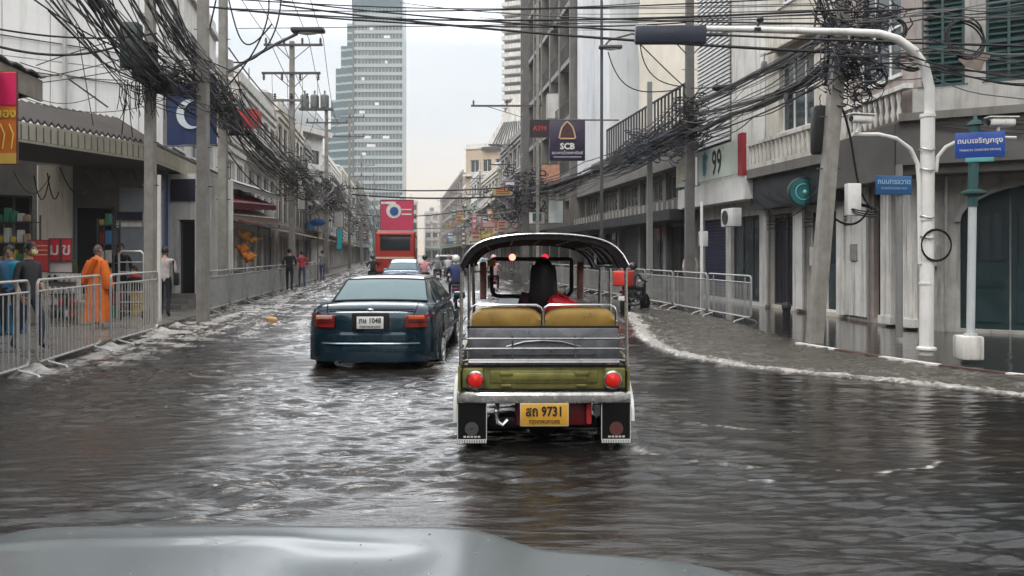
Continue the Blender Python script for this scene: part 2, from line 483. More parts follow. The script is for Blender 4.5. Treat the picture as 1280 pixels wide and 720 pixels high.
FR = [(p.x, p.y) for p in FOAMR]
KR_ = [(p.x, p.y) for p in RKERB]
WAKES = [  # thin crests of foam out in the water: pts, width, strength
    ([G(1098, 594), G(1130, 590), G(1160, 585), G(1176, 578)], 0.022, 0.9),
    ([G(1060, 592), G(1030, 588), G(1005, 592)], 0.02, 0.45),
    ([G(795, 522), G(830, 524), G(880, 532), G(930, 536), G(1000, 540)], 0.03, 0.6),
    ([G(795, 560), G(840, 572), G(900, 582), G(960, 586)], 0.05, 0.5),
    ([G(930, 600), G(960, 602), G(975, 598)], 0.025, 0.7),
    ([G(1210, 600), G(1250, 592), G(1290, 588)], 0.02, 0.4),
    ([G(380, 470), G(330, 478), G(250, 500), G(150, 520)], 0.04, 0.3),
]
def water_fields(x, y):
    slow = samp(T3, 23.0, x, y)
    amp = 1.0 + 0.28 * slow
    foamd, side = pdist(x, y, FR)
    inner = (side > 0)                       # kerb side of the foam line
    right = smooth(0.9, 2.6, x) * (1 - inner)
    kd, ks = pdist(x, y, KR_)
    over = np.where((ks > 0) & (x > 0), smooth(0.0, 0.35, kd), 0) * (y < 34)
    calm = 1 - 0.78 * right * smooth(3.0, 6.5, y) * (y < 30)
    calm = calm * (1 - 0.86 * over)
    leftcalm = 1 - 0.35 * smooth(-1.8, -4.0, x) * smooth(14, 9, y)
    a1 = 0.0068 * amp * calm * leftcalm * (1 + 0.25 * smooth(16, 40, y))
    a2 = 0.0085 * amp * (0.38 + 0.62 * calm)
    a1 = a1 * np.where(inner & (x > 0), 1.9, 1.0) * (1 - 0.88 * over)
    a2 = a2 * (1 - 0.9 * over)
    h = a1 * samp(T1, 10.24, x, y) + a2 * samp(T2, 14.3, x, y) * 0.8
    h2_ = samp(T1, 10.24, x * 0.8 + 5.1, y * 0.9 + 2.2)
    near = smooth(22, 9, y)
    h += -0.0048 * np.abs(h2_) * amp * calm * (0.4 + 0.6 * near) * leftcalm
    h += 0.0026 * samp(T5, 5.3, x * 0.55, y) * near * (0.35 + 0.65 * calm) * (1 + 0.5 * slow)
    fine = samp(T4, 6.1, x, y); med = 0.6 * samp(T2, 14.3, y * 0.4 + 3, x * 1.1 + 1) + 0.6 * samp(T2, 14.3, x * 1.3 + 7, y * 0.8) 
    foam = np.zeros(x.shape)
    # main line of froth on the right, ragged towards the kerb
    jag = 0.06 * samp(T3, 23.0, x * 2.5, y * 2.5) + 0.03 * med
    dd = np.where(inner, foamd, -foamd) + jag * 0.6
    band = np.exp(-((dd - 0.14) / 0.17) ** 2)
    foam += band * (1.05 + 0.16 * fine)
    foam += np.where(inner, np.exp(-foamd / 1.1), 0) * smooth(0.3, 1.6, fine + 0.7 * med) * 0.8
    h += 0.03 * np.exp(-((dd - 0.08) / 0.10) ** 2) * smooth(40, 15, y)
    # froth along the left kerb and in the far middle of the street
    lk = x - (-4.95 - 0.14 * y)
    fl = np.exp(-((lk - 0.55 + 0.25 * slow) / 0.8) ** 2) * smooth(8.0, 12.5, y)
    foam += fl * (0.68 + 0.35 * med + 0.25 * fine)
    mid = smooth(11.5, 17, y) * np.exp(-((lk - 2.0) / 2.0) ** 2)
    foam += mid * smooth(-0.1, 1.6, med + 0.7 * fine + 0.6 * slow) * 0.95
    far = smooth(16, 26, y) * smooth(0.3, 1.7, med + 0.7 * fine + 0.5 * slow)
    foam += far * 0.6
    for pts, wd, st in WAKES:
        sel = (y < 17)
        if not sel.any(): continue
        xs, ys = x[sel], y[sel]
        d, s_ = pdist(xs, ys, [(p.x, p.y) for p in pts])
        d = d + 0.006 * med[sel]
        e = np.exp(-(d / wd) ** 2) * st * (0.7 + 0.5 * fine[sel])
        foam[sel] += e
        h[sel] += 0.016 * np.exp(-(d / (wd * 2.2)) ** 2) * st
    # around the wheels of the two nearest vehicles
    for cx_, cy_, rr, st in ((-1.06, 11.15, 0.30, 1.0), (-2.7, 11.15, 0.25, 0.35), (-1.0, 14.5, 0.4, 0.6), (0.93, 6.75, 0.30, 0.35), (-0.42, 6.75, 0.28, 0.3)):
        d = np.hypot(x - cx_, (y - cy_) * 0.75)
        foam += np.exp(-(d / rr) ** 2) * st * (0.6 + 0.5 * fine + 0.3 * med)
        h += 0.03 * np.exp(-(d / rr) ** 2) * st
    # feet of the near barriers
    for d0 in (8.3, 10.4, 10.8, 13.1, 13.5, 15.8, 16.4, 17.4):
        px_, py_ = -4.82 - 0.14 * d0, d0
        d = np.hypot(x - px_, y - py_ + 0.15)
        foam += np.exp(-(d / 0.26) ** 2) * 1.1 * (0.8 + 0.3 * fine)
        h += 0.09 * np.exp(-(d / 0.12) ** 2) * (1 + .3 * med)
    shallow = np.where(inner, 1.0, 0.0) * smooth(0.0, 0.15, foamd) * (x > 0)
    foam = foam * (1 - over); shallow = shallow * (1 - 0.75 * over)
    return h, np.clip(foam, 0, 1.3), shallow, calm

ys = [0.3]
while ys[-1] < 34: ys.append(ys[-1] + max(0.0125, 0.0030 * ys[-1]))
ys = np.array(ys)
xs = np.arange(-9.6, 12.5, 0.032)
X, Y = np.meshgrid(xs, ys)
ny, nx = X.shape
hh, fo, sh, ca = water_fields(X.ravel(), Y.ravel())
ys2 = [ys[-1]]
while ys2[-1] < 380: ys2.append(ys2[-1] * 1.012)
ys2 = np.array(ys2); us = np.linspace(0, 1, 420)
Y2 = np.repeat(ys2[:, None], len(us), 1)
X2 = lerp(-6.9 - 0.14 * ys2[:, None], 9.2 - 0.14 * ys2[:, None], us[None, :])
h2, f2, s2, c2 = water_fields(X2.ravel(), Y2.ravel())
h2[:len(us)] = 0
V = np.concatenate([np.stack([X.ravel(), Y.ravel(), hh], 1), np.stack([X2.ravel(), Y2.ravel(), h2 * 1.3], 1)])
def gridfaces(r, c, off):
    i = np.arange(r - 1)[:, None] * c + np.arange(c - 1)[None, :] + off
    return np.stack([i, i + 1, i + c + 1, i + c], -1).reshape(-1, 4)
F = np.concatenate([gridfaces(ny, nx, 0), gridfaces(len(ys2), len(us), ny * nx)])
me = bpy.data.meshes.new('flood_water')
me.vertices.add(len(V)); me.vertices.foreach_set('co', V.astype(np.float32).ravel())
me.loops.add(F.size); me.loops.foreach_set('vertex_index', F.astype(np.int32).ravel())
me.polygons.add(len(F)); me.polygons.foreach_set('loop_start', (np.arange(len(F)) * 4).astype(np.int32))
try: me.polygons.foreach_set('loop_total', np.full(len(F), 4, np.int32))
except Exception: pass
me.update(calc_edges=True)
me.polygons.foreach_set('use_smooth', np.ones(len(F), bool))
for nm, arr in (('foam', np.concatenate([fo, f2])), ('shallow', np.concatenate([sh, s2])), ('calm', np.concatenate([ca, c2]))):
    at = me.attributes.new(nm, 'FLOAT', 'POINT'); at.data.foreach_set('value', arr.astype(np.float32))

wm = bpy.data.materials.new('flood_water'); wm.use_nodes = True
N = wm.node_tree.nodes; L = wm.node_tree.links; p = N['Principled BSDF']
t = N.new('ShaderNodeTexCoord')
fa = N.new('ShaderNodeAttribute'); fa.attribute_name = 'foam'
sa = N.new('ShaderNodeAttribute'); sa.attribute_name = 'shallow'
n1 = N.new('ShaderNodeTexNoise'); n1.inputs['Scale'].default_value = 0.35; n1.inputs['Detail'].default_value = 5
L.new(t.outputs['Object'], n1.inputs['Vector'])
r1 = N.new('ShaderNodeMapRange'); r1.inputs['From Min'].default_value = 0.35; r1.inputs['From Max'].default_value = 0.68
L.new(n1.outputs['Fac'], r1.inputs['Value'])
m1 = N.new('ShaderNodeMix'); m1.data_type = 'RGBA'
m1.inputs[6].default_value = (0.008, 0.0085, 0.009, 1); m1.inputs[7].default_value = (0.024, 0.018, 0.013, 1)
L.new(r1.outputs[0], m1.inputs['Factor'])
m2 = N.new('ShaderNodeMix'); m2.data_type = 'RGBA'; m2.inputs[7].default_value = (0.088, 0.080, 0.068, 1)
sm = N.new('ShaderNodeMath'); sm.operation = 'MULTIPLY'; sm.inputs[1].default_value = 0.8
L.new(sa.outputs['Fac'], sm.inputs[0]); L.new(sm.outputs[0], m2.inputs['Factor']); L.new(m1.outputs[2], m2.inputs[6])
fn = N.new('ShaderNodeTexNoise'); fn.inputs['Scale'].default_value = 22; fn.inputs['Detail'].default_value = 6; fn.inputs['Roughness'].default_value = 0.7
L.new(t.outputs['Object'], fn.inputs['Vector'])
fs = N.new('ShaderNodeMath'); fs.operation = 'ADD'; L.new(fa.outputs['Fac'], fs.inputs[0]); L.new(fn.outputs['Fac'], fs.inputs[1])
fr = N.new('ShaderNodeMapRange'); fr.inputs['From Min'].default_value = 0.68; fr.inputs['From Max'].default_value = 1.8; fr.inputs['To Max'].default_value = 0.9
L.new(fs.outputs[0], fr.inputs['Value'])
m3 = N.new('ShaderNodeMix'); m3.data_type = 'RGBA'; m3.inputs[7].default_value = (0.50, 0.475, 0.44, 1)
L.new(fr.outputs[0], m3.inputs['Factor']); L.new(m2.outputs[2], m3.inputs[6])
L.new(m3.outputs[2], p.inputs['Base Color'])
rr = N.new('ShaderNodeMapRange'); rr.inputs['To Min'].default_value = 0.03; rr.inputs['To Max'].default_value = 0.55
L.new(fr.outputs[0], rr.inputs['Value']); L.new(rr.outputs[0], p.inputs['Roughness'])
p.inputs['IOR'].default_value = 1.56
b1 = N.new('ShaderNodeTexNoise'); b1.inputs['Scale'].default_value = 9; b1.inputs['Detail'].default_value = 6; b1.inputs['Roughness'].default_value = 0.6
mpn = N.new('ShaderNodeMapping'); mpn.inputs['Scale'].default_value = (0.28, 1.5, 1)
L.new(t.outputs['Object'], mpn.inputs['Vector']); L.new(mpn.outputs[0], b1.inputs['Vector'])
bp = N.new('ShaderNodeBump'); bp.inputs['Strength'].default_value = 0.6; bp.inputs['Distance'].default_value = 0.025
L.new(b1.outputs['Fac'], bp.inputs['Height'])
ca_ = N.new('ShaderNodeAttribute'); ca_.attribute_name = 'calm'
cam_ = N.new('ShaderNodeMath'); cam_.operation = 'MULTIPLY'; cam_.inputs[1].default_value = 0.75; L.new(ca_.outputs['Fac'], cam_.inputs[0]); L.new(cam_.outputs[0], bp.inputs['Strength'])
b2 = N.new('ShaderNodeBump'); b2.inputs['Strength'].default_value = 0.5; b2.inputs['Distance'].default_value = 0.015
fb = N.new('ShaderNodeMath'); fb.operation = 'MULTIPLY'; L.new(fr.outputs[0], fb.inputs[0]); L.new(fn.outputs['Fac'], fb.inputs[1])
L.new(fb.outputs[0], b2.inputs['Height']); L.new(bp.outputs[0], b2.inputs['Normal'])
L.new(b2.outputs[0], p.inputs['Normal'])
me.materials.append(wm)
wo = bpy.data.objects.new('flood_water', me); COL.objects.link(wo)
tag(wo, 'rippled brown grey flood water covering the whole street', kind='structure')
# ------------------------------------------------------------------ buildings
class Building:
    """local frame: origin at A on the ground, x along the facade A->B, y into the building, z up.
    Seen from the street A is on the viewer's left."""
    def __init__(s, name, A, B, H, depth, label, cat='building', group=None):
        A = Vector((A[0], A[1], 0)); B = Vector((B[0], B[1], 0))
        d = B - A; s.L = d.length; s.H = H; s.depth = depth
        s.root = empty(name, A, math.atan2(d.y, d.x), label, cat, group)
        s.A = A; s.ang = math.atan2(d.y, d.x)
    def part(s, mb, name, m, parent=None):
        return mb.build(name, m, parent or s.root)
    def wall(s, m, openings=(), z0=0.0, z1=None, th=0.25, name='wall', back=None, x0=0.0, x1=None):
        """front wall with real openings (x0,x1,z0,z1) and a body behind"""
        z1 = s.H if z1 is None else z1; x1 = s.L if x1 is None else x1
        mb = MB()
        xs = sorted(set([x0, x1] + [round(v, 4) for o in openings for v in (o[0], o[1]) if x0 < v < x1]))
        zs = sorted(set([z0, z1] + [round(v, 4) for o in openings for v in (o[2], o[3]) if z0 < v < z1]))
        for za, zb in zip(zs, zs[1:]):
            run = None
            for xa, xb in zip(xs, xs[1:]):
                cx_, cz_ = (xa + xb) / 2, (za + zb) / 2
                hole = any(o[0] < cx_ < o[1] and o[2] < cz_ < o[3] for o in openings)
                if hole:
                    if run: mb.b2(run[0], run[1], 0, th, za, zb); run = None
                else:
                    run = (run[0], xb) if run else (xa, xb)
            if run: mb.b2(run[0], run[1], 0, th, za, zb)
        if back is None: mb.b2(x0, x1, th, s.depth, z0, z1)
        return s.part(mb, name, m)
    def window(s, x0, x1, z0, z1, fm, gm, cols=2, rows=1, y=0.12, fr=0.05, name='window', sill=True, louver=False):
        mb = MB()
        mb.b2(x0, x1, y, y + 0.06, z0, z0 + fr); mb.b2(x0, x1, y, y + 0.06, z1 - fr, z1)
        for i in range(cols + 1):
            x = lerp(x0, x1 - fr, i / cols); mb.b2(x, x + fr, y - 0.003, y + 0.058, z0, z1)
        for j in range(1, rows):
            z = lerp(z0, z1 - fr, j / rows); mb.b2(x0, x1, y - 0.002, y + 0.057, z, z + fr)
        if sill: mb.b2(x0 - 0.06, x1 + 0.06, -0.06, y, z0 - 0.07, z0 + 0.002)
        if louver:
            k = int((z1 - z0) / 0.12)
            for j in range(k):
                z = lerp(z0 + fr, z1 - fr, (j + 0.5) / k)
                mb.box(((x0 + x1) / 2, y + 0.03, z), (x1 - x0 - 0.02, 0.07, 0.02), Matrix.Rotation(R(35), 3, 'X'), 0)
        o = s.part(mb, name, [fm])
        g = MB(); g.b2(x0 + 0.01, x1 - 0.01, y + 0.03 if not louver else y + 0.07, y + 0.04 if not louver else y + 0.08, z0 + 0.01, z1 - 0.01)
        g.build('pane' if not louver else 'louver_backing', gm, o)
        return o
    def shutter(s, x0, x1, z0, z1, m, name='shutter', y=0.12, step=0.11):
        """ribbed roller shutter"""
        mb = MB(); k = int((z1 - z0) / step)
        for j in range(k):
            z = z0 + (j + 0.5) * (z1 - z0) / k
            mb.box(((x0 + x1) / 2, y + 0.02, z), (x1 - x0, 0.03, step * 0.93), Matrix.Rotation(R(10), 3, 'X'))
        return s.part(mb, name, m)
    def slab(s, x0, x1, z0, z1, out, m, name='ledge', y1=0.0):
        mb = MB(); mb.b2(x0, x1, -out, y1, z0, z1)
        return s.part(mb, name, m)
    def roof(s, m=concw, over=0.15):
        mb = MB(); mb.b2(-over, s.L + over, -over, s.depth + over, s.H, s.H + 0.18)
        for a in ((0, s.L, 0, 0.2), (0, s.L, s.depth - 0.2, s.depth)): mb.b2(a[0], a[1], a[2], a[3], s.H + 0.18, s.H + 0.7)
        return s.part(mb, 'roof', m)
    def rooftop(s):
        """water tank and antenna"""
        mb = MB(); x = s.L * 0.35
        mb.lathe([(0.0, 0), (0.7, 0), (0.75, 0.1), (0.75, 1.3), (0.55, 1.5), (0.0, 1.6)], (x, 1.8, s.H + 0.7), 14)
        for dx, dy in ((-0.5, -0.5), (0.5, -0.5), (-0.5, 0.5), (0.5, 0.5)): mb.tube((x + dx, 1.8 + dy, s.H), (x + dx, 1.8 + dy, s.H + 0.75), 0.05, 5)
        s.part(mb, 'water_tank', steel)
        mb = MB(); x = s.L * 0.7
        mb.tube((x, 1.0, s.H), (x, 1.0, s.H + 2.6), 0.025, 5)
        for k in range(6): mb.tube((x - 0.5 + k * 0.05, 1.0, s.H + 1.7 + k * 0.14), (x + 0.5 - k * 0.05, 1.0, s.H + 1.7 + k * 0.14), 0.012, 4)
        s.part(mb, 'antenna', darksteel)

def railing(mb, x0, x1, y, z0, z1, step=0.14, r=0.012, rail=0.025):
    mb.tube((x0, y, z1), (x1, y, z1), rail, 5); mb.tube((x0, y, z0), (x1, y, z0), rail * 0.8, 5)
    n = max(2, int((x1 - x0) / step))
    for i in range(n + 1):
        x = lerp(x0, x1, i / n); mb.tube((x, y, z0), (x, y, z1), r, 4)

def shophouse(A, B, H, label, wallm, seed, floors=None, gf='shutter', signm=None, signtext=None, tcol=None, cat='shophouse', depth=9, balc=True, name='shophouse', tank=True, group=None, winm=None, bay=2.3, frm=None, awn=None):
    rnd = random.Random(seed)
    b = Building(name, A, B, H, depth, label, cat, group)
    L_ = b.L
    gh = 3.4; nf = floors or max(1, int(round((H - gh) / 3.1)))
    fh = (H - gh - 0.3) / nf
    nb = max(1, int(round(L_ / bay))); bw = L_ / nb
    frm = frm or rnd.choice([whitep, darksteel, steel])
    ops = []
    for i in range(nb): ops.append((i * bw + 0.25, (i + 1) * bw - 0.25, 0.12, gh - 0.65))
    wins = []
    for f in range(nf):
        z = gh + f * fh
        style = rnd.choice([0, 1, 2]) if winm is None else winm
        for i in range(nb):
            xa, xb = i * bw + bw * 0.14, (i + 1) * bw - bw * 0.14
            za, zb = (z + 0.85, z + fh - 0.45) if style != 1 else (z + 0.35, z + fh - 0.45)
            wins.append((xa, xb, za, zb, style)); ops.append((xa, xb, za, zb))
    b.wall(wallm, ops)
    for i in range(nb):
        xa, xb = i * bw + 0.25, (i + 1) * bw - 0.25
        r_ = rnd.random()
        if gf == 'shutter' and r_ < 0.55: b.shutter(xa, xb, 0.12, gh - 0.65, rnd.choice([steel, greywall, darksteel, mat('beige_shutter', (0.42, 0.39, 0.32), 0.6)]))
        else: b.window(xa, xb, 0.12, gh - 0.65, frm, darkin if r_ > 0.8 else glassm, cols=2, sill=False, name='shop_front', y=0.18)
    for (xa, xb, za, zb, st) in wins:
        b.window(xa, xb, za, zb, frm, glassm, cols=2 if st else 3, rows=2 if st == 1 else 1, louver=(st == 2 and bw < 3.5))
    for f in range(nf + 1):
        z = gh + f * fh
        b.slab(-0.02, L_ + 0.02, z - 0.12, z + 0.1, 0.12, wallm if f else concw)
    if balc:
        for f in range(nf):
            if rnd.random() < 0.7:
                z = gh + f * fh + 0.12
                b.slab(0.1, L_ - 0.1, z, z + 0.14, 0.85, wallm, 'balcony')
                mb = MB(); railing(mb, 0.15, L_ - 0.15, -0.82, z + 0.2, z + 0.95, 0.2); b.part(mb, 'balcony_railing', rnd.choice([darksteel, steel, whitep]))
    # ground floor canopy
    mb = MB(); out = 1.5
    mb.extr([(0, 0, gh - 0.25), (0, -out, gh - 0.6), (0, -out, gh - 0.52), (0, 0, gh - 0.17)], (L_, 0, 0))
    b.part(mb, 'awning', awn or rnd.choice([mat('awning_red', (0.28, 0.03, 0.03), 0.7), mat('awning_cream', (0.6, 0.52, 0.42), 0.7), mat('awning_grey', (0.25, 0.25, 0.25), 0.6), mat('awning_green', (0.05, 0.2, 0.12), 0.7)]))
    if signm is not None:
        mb = MB(); mb.b2(0.3, L_ - 0.3, -0.32, -0.16, gh + 0.12, gh + 1.0)
        so_ = b.part(mb, 'signboard', signm)
        if signtext:
            text_mesh('lettering', signtext, 0.6, tcol or whitep, so_, (L_ / 2, -0.335, gh + 0.55), (R(90), 0, 0))
    b.roof(wallm)
    if tank: b.rooftop()
    # air conditioners
    for k in range(rnd.randint(1, 3)):
        x = rnd.uniform(0.5, L_ - 1.2); z = gh + rnd.randint(0, nf - 1) * fh + 0.25
        mb = MB(); mb.rbox((x + 0.4, -0.28, z + 0.3), (0.8, 0.3, 0.55), 0.03, 1); mb.lathe([(0.2, -0.44), (0.2, -0.445)], (x + 0.4, 0, z + 0.3), 12, 'y', m=1)
        b.part(mb, 'air_conditioner', [whitep, darksteel])
    return b

# ================= LEFT SIDE =================
# near left shophouse whose awning reaches into the frame
def lf(D, b=-8.0): return (b - 0.14 * D, D)
b = Building('shophouse', (-8.9, -6), (-10.9, 11.9), 8.5, 8, 'old shophouse at the left edge with a corrugated awning over the pavement', 'shophouse')
ops = [(i * 3 + 0.4, i * 3 + 2.6, 0.12, 3.0) for i in range(6)] + [(i * 3 + 0.6, i * 3 + 2.4, 5.4, 7.0) for i in range(6)]
b.wall(greywall, ops)
for o_ in ops[:6]: b.shutter(o_[0], o_[1], o_[2], o_[3], steel)
for o_ in ops[6:]: b.window(o_[0], o_[1], o_[2], o_[3], whitep, glassm)
# corrugated awning: edge seen from below
aw = MB(); n = 120; L_ = b.L
vs = []; fs = []
for i in range(n + 1):
    x = L_ * i / n; zz = 0.03 * math.sin(i * 2.1)
    vs += [(x, -3.75, 4.28 + zz), (x, 0.0, 5.0 + zz), (x, -3.75, 4.25 + zz), (x, 0, 4.97 + zz)]
for i in range(n):
    a = i * 4
    fs += [(a, a + 4, a + 5, a + 1), (a + 2, a + 3, a + 7, a + 6), (a, a + 2, a + 6, a + 4)]
aw.add(vs, fs, True)
awo = b.part(aw, 'awning', mat('old_roofing', (0.10, 0.095, 0.09), 0.85, var=0.3, bump=0.2))
mb = MB(); mb.b2(0, L_, -3.70, -3.66, 3.90, 4.22); mb.b2(L_ - 0.04, L_, -3.66, 0, 4.0, 4.24)
mb.build('fascia_board', mat('aged_board', (0.33, 0.30, 0.25), 0.8, var=0.25, streak=0.5), awo)
mb = MB()
for x in (0.3, 6, 12, L_ - 0.25): mb.tube((x, -3.6, 3.95), (x, 0, 3.2), 0.035, 6); mb.tube((x, -3.62, 4.1), (x, 0, 4.3), 0.03, 6)
mb.build('bracket', darksteel, awo)
b.roof()

# arcaded shophouse with tiled canopy
A0, B0 = (-17.6, 15.6), (-9.35, 21.6)
b = Building('arcade_shophouse', A0, B0, 3.9, 2.6, 'shophouse with tiled canopy and cream slatted fascia left of the street', 'shophouse')
arc = b
cosA, sinA = math.cos(b.ang), math.sin(b.ang)
def toloc(p, z=0.0):
    v = Vector((p[0] - b.A.x, p[1] - b.A.y)); return Vector((v.x * cosA + v.y * sinA, -v.x * sinA + v.y * cosA, z))
L_ = b.L
ops = [(0.5, 2.9, 0.12, 3.0), (5.3, 7.1, 0.12, 3.0), (8.05, 8.95, 0.12, 2.8)]
b.wall(mat('arcade_wall', (0.13, 0.125, 0.12), 0.8, var=0.3, streak=0.5), ops)
b.window(0.5, 2.9, 0.12, 3.0, darksteel, darkin, 3, 1, name='shop_front', sill=False)
b.window(5.3, 7.1, 0.12, 3.0, darksteel, darkin, 5, 3, name='shop_front', sill=False)
b.window(8.05, 8.95, 0.12, 2.8, mat('bluegrey_frame', (0.16, 0.19, 0.22), 0.6), darkin, 1, 1, name='door', sill=False)
mb = MB(); mb.b2(9.05, 10.15, -0.03, 0, 0.12, 3.3); b.part(mb, 'wall_panel', mat('bluegrey_panel', (0.20, 0.22, 0.24), 0.6, var=0.2, streak=0.3))
# canopy: eave polyline in world, parts of this building
E = [(-11.9, 8.7 + 3.6), (-10.9, 12.2), (-8.62, 19.35), (-8.75, 21.0), (-10.35, 29.4)]
E = [(-10.85, 12.0), (-9.72, 15.8), (-8.65, 19.3), (-8.95, 21.2), (-10.2, 29.0)]
I_ = [(-14.5, 14.2), (-12.4, 17.6), (-10.6, 21.4), (-11.3, 23.2), (-12.3, 30.0)]
mb = MB(); tiles = MB(); fas = MB(); sof = MB()
for k in range(len(E) - 1):
    e0, e1, i0, i1 = [Vector((*q, 0)) for q in (E[k], E[k + 1], I_[k], I_[k + 1])]
    ln = (e1 - e0).length; n = max(2, int(ln / 0.16)) * 2
    vs = []; fs = []
    for i in range(n + 1):
        t_ = i / n; z = 0.075 if i % 2 else -0.02
        for s_ in (0.0, 0.33, 0.66, 1.0):
            q = e0.lerp(e1, t_).lerp(i0.lerp(i1, t_), s_)
            vs.append((q.x, q.y, 4.22 + 0.95 * s_ + z + (0.0)))
    for i in range(n):
        for j in range(3):
            a = i * 4 + j; fs.append((a, a + 4, a + 5, a + 1))
    # ragged tile nosing
    vs2 = [(v[0], v[1], v[2] - 0.06) for v in vs[0::4]]; bse = len(vs); vs += vs2
    for i in range(n): fs.append((i * 4, i * 4 + 4, bse + i + 1, bse + i))
    tiles.add(vs, fs, True)
    # slatted fascia
    m_ = max(2, int(ln / 0.17)); d = (e1 - e0).normalized(); nn = Vector((d.y, -d.x, 0))
    for i in range(m_):
        c_ = e0.lerp(e1, (i + 0.5) / m_) + nn * 0.02
        fas.box((c_.x, c_.y, 3.98), (ln / m_ * 0.78, 0.03, 0.30), Matrix.Rotation(math.atan2(d.y, d.x), 3, 'Z'))
    c_ = e0.lerp(e1, 0.5)
    for zz in (3.80, 4.15): fas.box((c_.x, c_.y, zz), (ln, 0.05, 0.05), Matrix.Rotation(math.atan2(d.y, d.x), 3, 'Z'))
    back = e0.lerp(e1, 0.5) - nn * 0.03
    fas.box((back.x, back.y, 3.98), (ln, 0.02, 0.30), Matrix.Rotation(math.atan2(d.y, d.x), 3, 'Z'), 1)
    sof.add([(e0.x, e0.y, 3.79), (e1.x, e1.y, 3.79), (i1.x, i1.y, 3.79), (i0.x, i0.y, 3.79)], [(0, 1, 2, 3)])
Minv = Matrix.Translation(b.A) @ Matrix.Rotation(b.ang, 4, 'Z')
Minv = Minv.inverted()
def attach_world(mb, name, m, parent, root=None):
    mb.v = [tuple((root or Minv) @ Vector(v)) for v in mb.v]
    return mb.build(name, m, parent, fix=False)
cano = attach_world(tiles, 'canopy', brownr, b.root)
attach_world(fas, 'slatted_fascia', [slatm, darksteel], cano)
attach_world(sof, 'soffit', mat('soffit', (0.10, 0.095, 0.09), 0.8, var=0.3), cano)
# white pillar of the arcade, lit shelf and poster wall
mb = MB(); mb.b2(7.2, 7.95, -0.25, 0.0, 0.1, 3.75); b.part(mb, 'pillar', creamwall)
mb = MB(); mb.b2(3.6, 4.2, -0.2, 0.0, 0.1, 3.75); b.part(mb, 'pillar', greywall)

# end pier of the arcade: blue pillar, white wall, dark door facing the street
b2_ = Building('corner_shop', (-9.6, 21.9), (-8.55, 21.75), 3.75, 2.0, 'narrow white corner shop with blue pillar and dark doorway beneath the tiled canopy', 'shop')
b2_.wall(whitewall, [(0.50, 0.98, 0.35, 2.5)])
b2_.window(0.50, 0.98, 0.35, 2.5, darksteel, darkin, 1, 1, name='door', sill=False)
mb = MB(); mb.b2(-0.02, 0.2, -0.12, 0.0, 0.1, 3.8); b2_.part(mb, 'blue_pillar', bluep)
mb = MB(); mb.b2(0.30, 1.0, -0.05, 0, 3.0, 3.6); b2_.part(mb, 'signboard', mat('navy_sign', (0.02, 0.02, 0.04), 0.5))
mb = MB()
for k in range(3): mb.b2(0.35, 1.12, -0.9 + k * 0.3, 0, 0.1 + k * 0.13, 0.1 + (k + 1) * 0.13)
b2_.part(mb, 'step', concw)

# tall white clad building above the arcade
b = Building('white_building', (-20.5, 17.2), (-10.6, 24.3), 19, 9, 'big white clad building rising behind the tiled canopy', 'building')
mb = MB(); mb.b2(0, b.L, 0.02, b.depth, 3.9, 19); b.part(mb, 'wall', whiteclad)
mb = MB()
k = 0; x = 0.0
while x < b.L - 0.05:
    x1 = min(b.L, x + 1.15)
    for z in range(6): mb.b2(x + 0.012, x1 - 0.012, -0.02, 0.02, 4.6 + z * 2.4 + 0.012, 4.6 + (z + 1) * 2.4 - 0.012)
    x = x1
b.part(mb, 'cladding', whiteclad)
mb = MB(); x = 5.2
for x in (4.6, 7.2, 9.55): mb.tube((x, -0.12, 4.7), (x, -0.12, 19), 0.10 if x < 5 else 0.06, 8)
b.part(mb, 'downpipe', mat('pipe_grey', (0.42, 0.42, 0.40), 0.6, streak=0.3))
mb = MB()
for z in (6.7, 7.6): mb.tube((5.6, -0.08, z), (b.L - 0.6, -0.08, z - 0.15), 0.02, 5)
b.part(mb, 'conduit', darksteel)
for (xa, za) in ((1.3, 9.5), (6.0, 12.3)):
    b.window(xa, xa + 1.6, za, za + 1.5, whitep, glassm, 2, 1, y=-0.10, sill=False)
b.roof(whiteclad)
b = Building('white_building', (-10.6, 24.6), (-12.4, 33.5), 10.5, 8, 'white building with blank side wall behind the blue hanging banner', 'building')
ops = [(0.8 + i * 2.9, 2.6 + i * 2.9, 5.0, 6.6) for i in range(3)] + [(0.8 + i * 2.9, 2.6 + i * 2.9, 8.0, 9.4) for i in range(3)] + [(0.4 + i * 3, 2.8 + i * 3, 0.12, 3) for i in range(3)]
b.wall(whitewall, ops)
for o_ in ops[:6]: b.window(*o_, whitep, glassm)
for o_ in ops[6:]: b.shutter(*o_, steel)
b.roof(whitewall)

# further left: row receding down the street
shophouse(lf(31.5, -7.7), lf(39.5, -7.7), 6.6, 'white two storey shophouse with red and cream awnings behind the orange stall', whitewall, 3, signm=None, winm=0, depth=9, awn=mat('awning_red', (0.28, 0.03, 0.03), 0.7))
def side_awnings():
    pass
shophouse(lf(40, -8.1), lf(52, -8.1), 10.2, 'white shophouse with stacked ledges, fourth storey stepped back, left of the street', whitewall, 4, balc=True, winm=1, depth=12, signm=None)
shophouse(lf(52.5, -8), lf(66, -8), 11.0, 'pale cream shophouse row past the first crossarm pole on the left', creamwall, 5, depth=12)
shophouse(lf(67, -8), lf(84, -8), 10.5, 'grey shophouse row past the transformer pole on the left', greywall, 6, depth=12, signm=mat('sign_blue', (0.03, 0.15, 0.4), 0.4))
shophouse(lf(85, -8), lf(108, -8), 12, 'white shophouse row level with the red bus on the left', whitewall, 7, depth=12, bay=3)
shophouse(lf(110, -8), lf(145, -8), 13, 'dull cream shophouse row at the far left end of the street', creamwall, 8, depth=12, bay=4, balc=False)
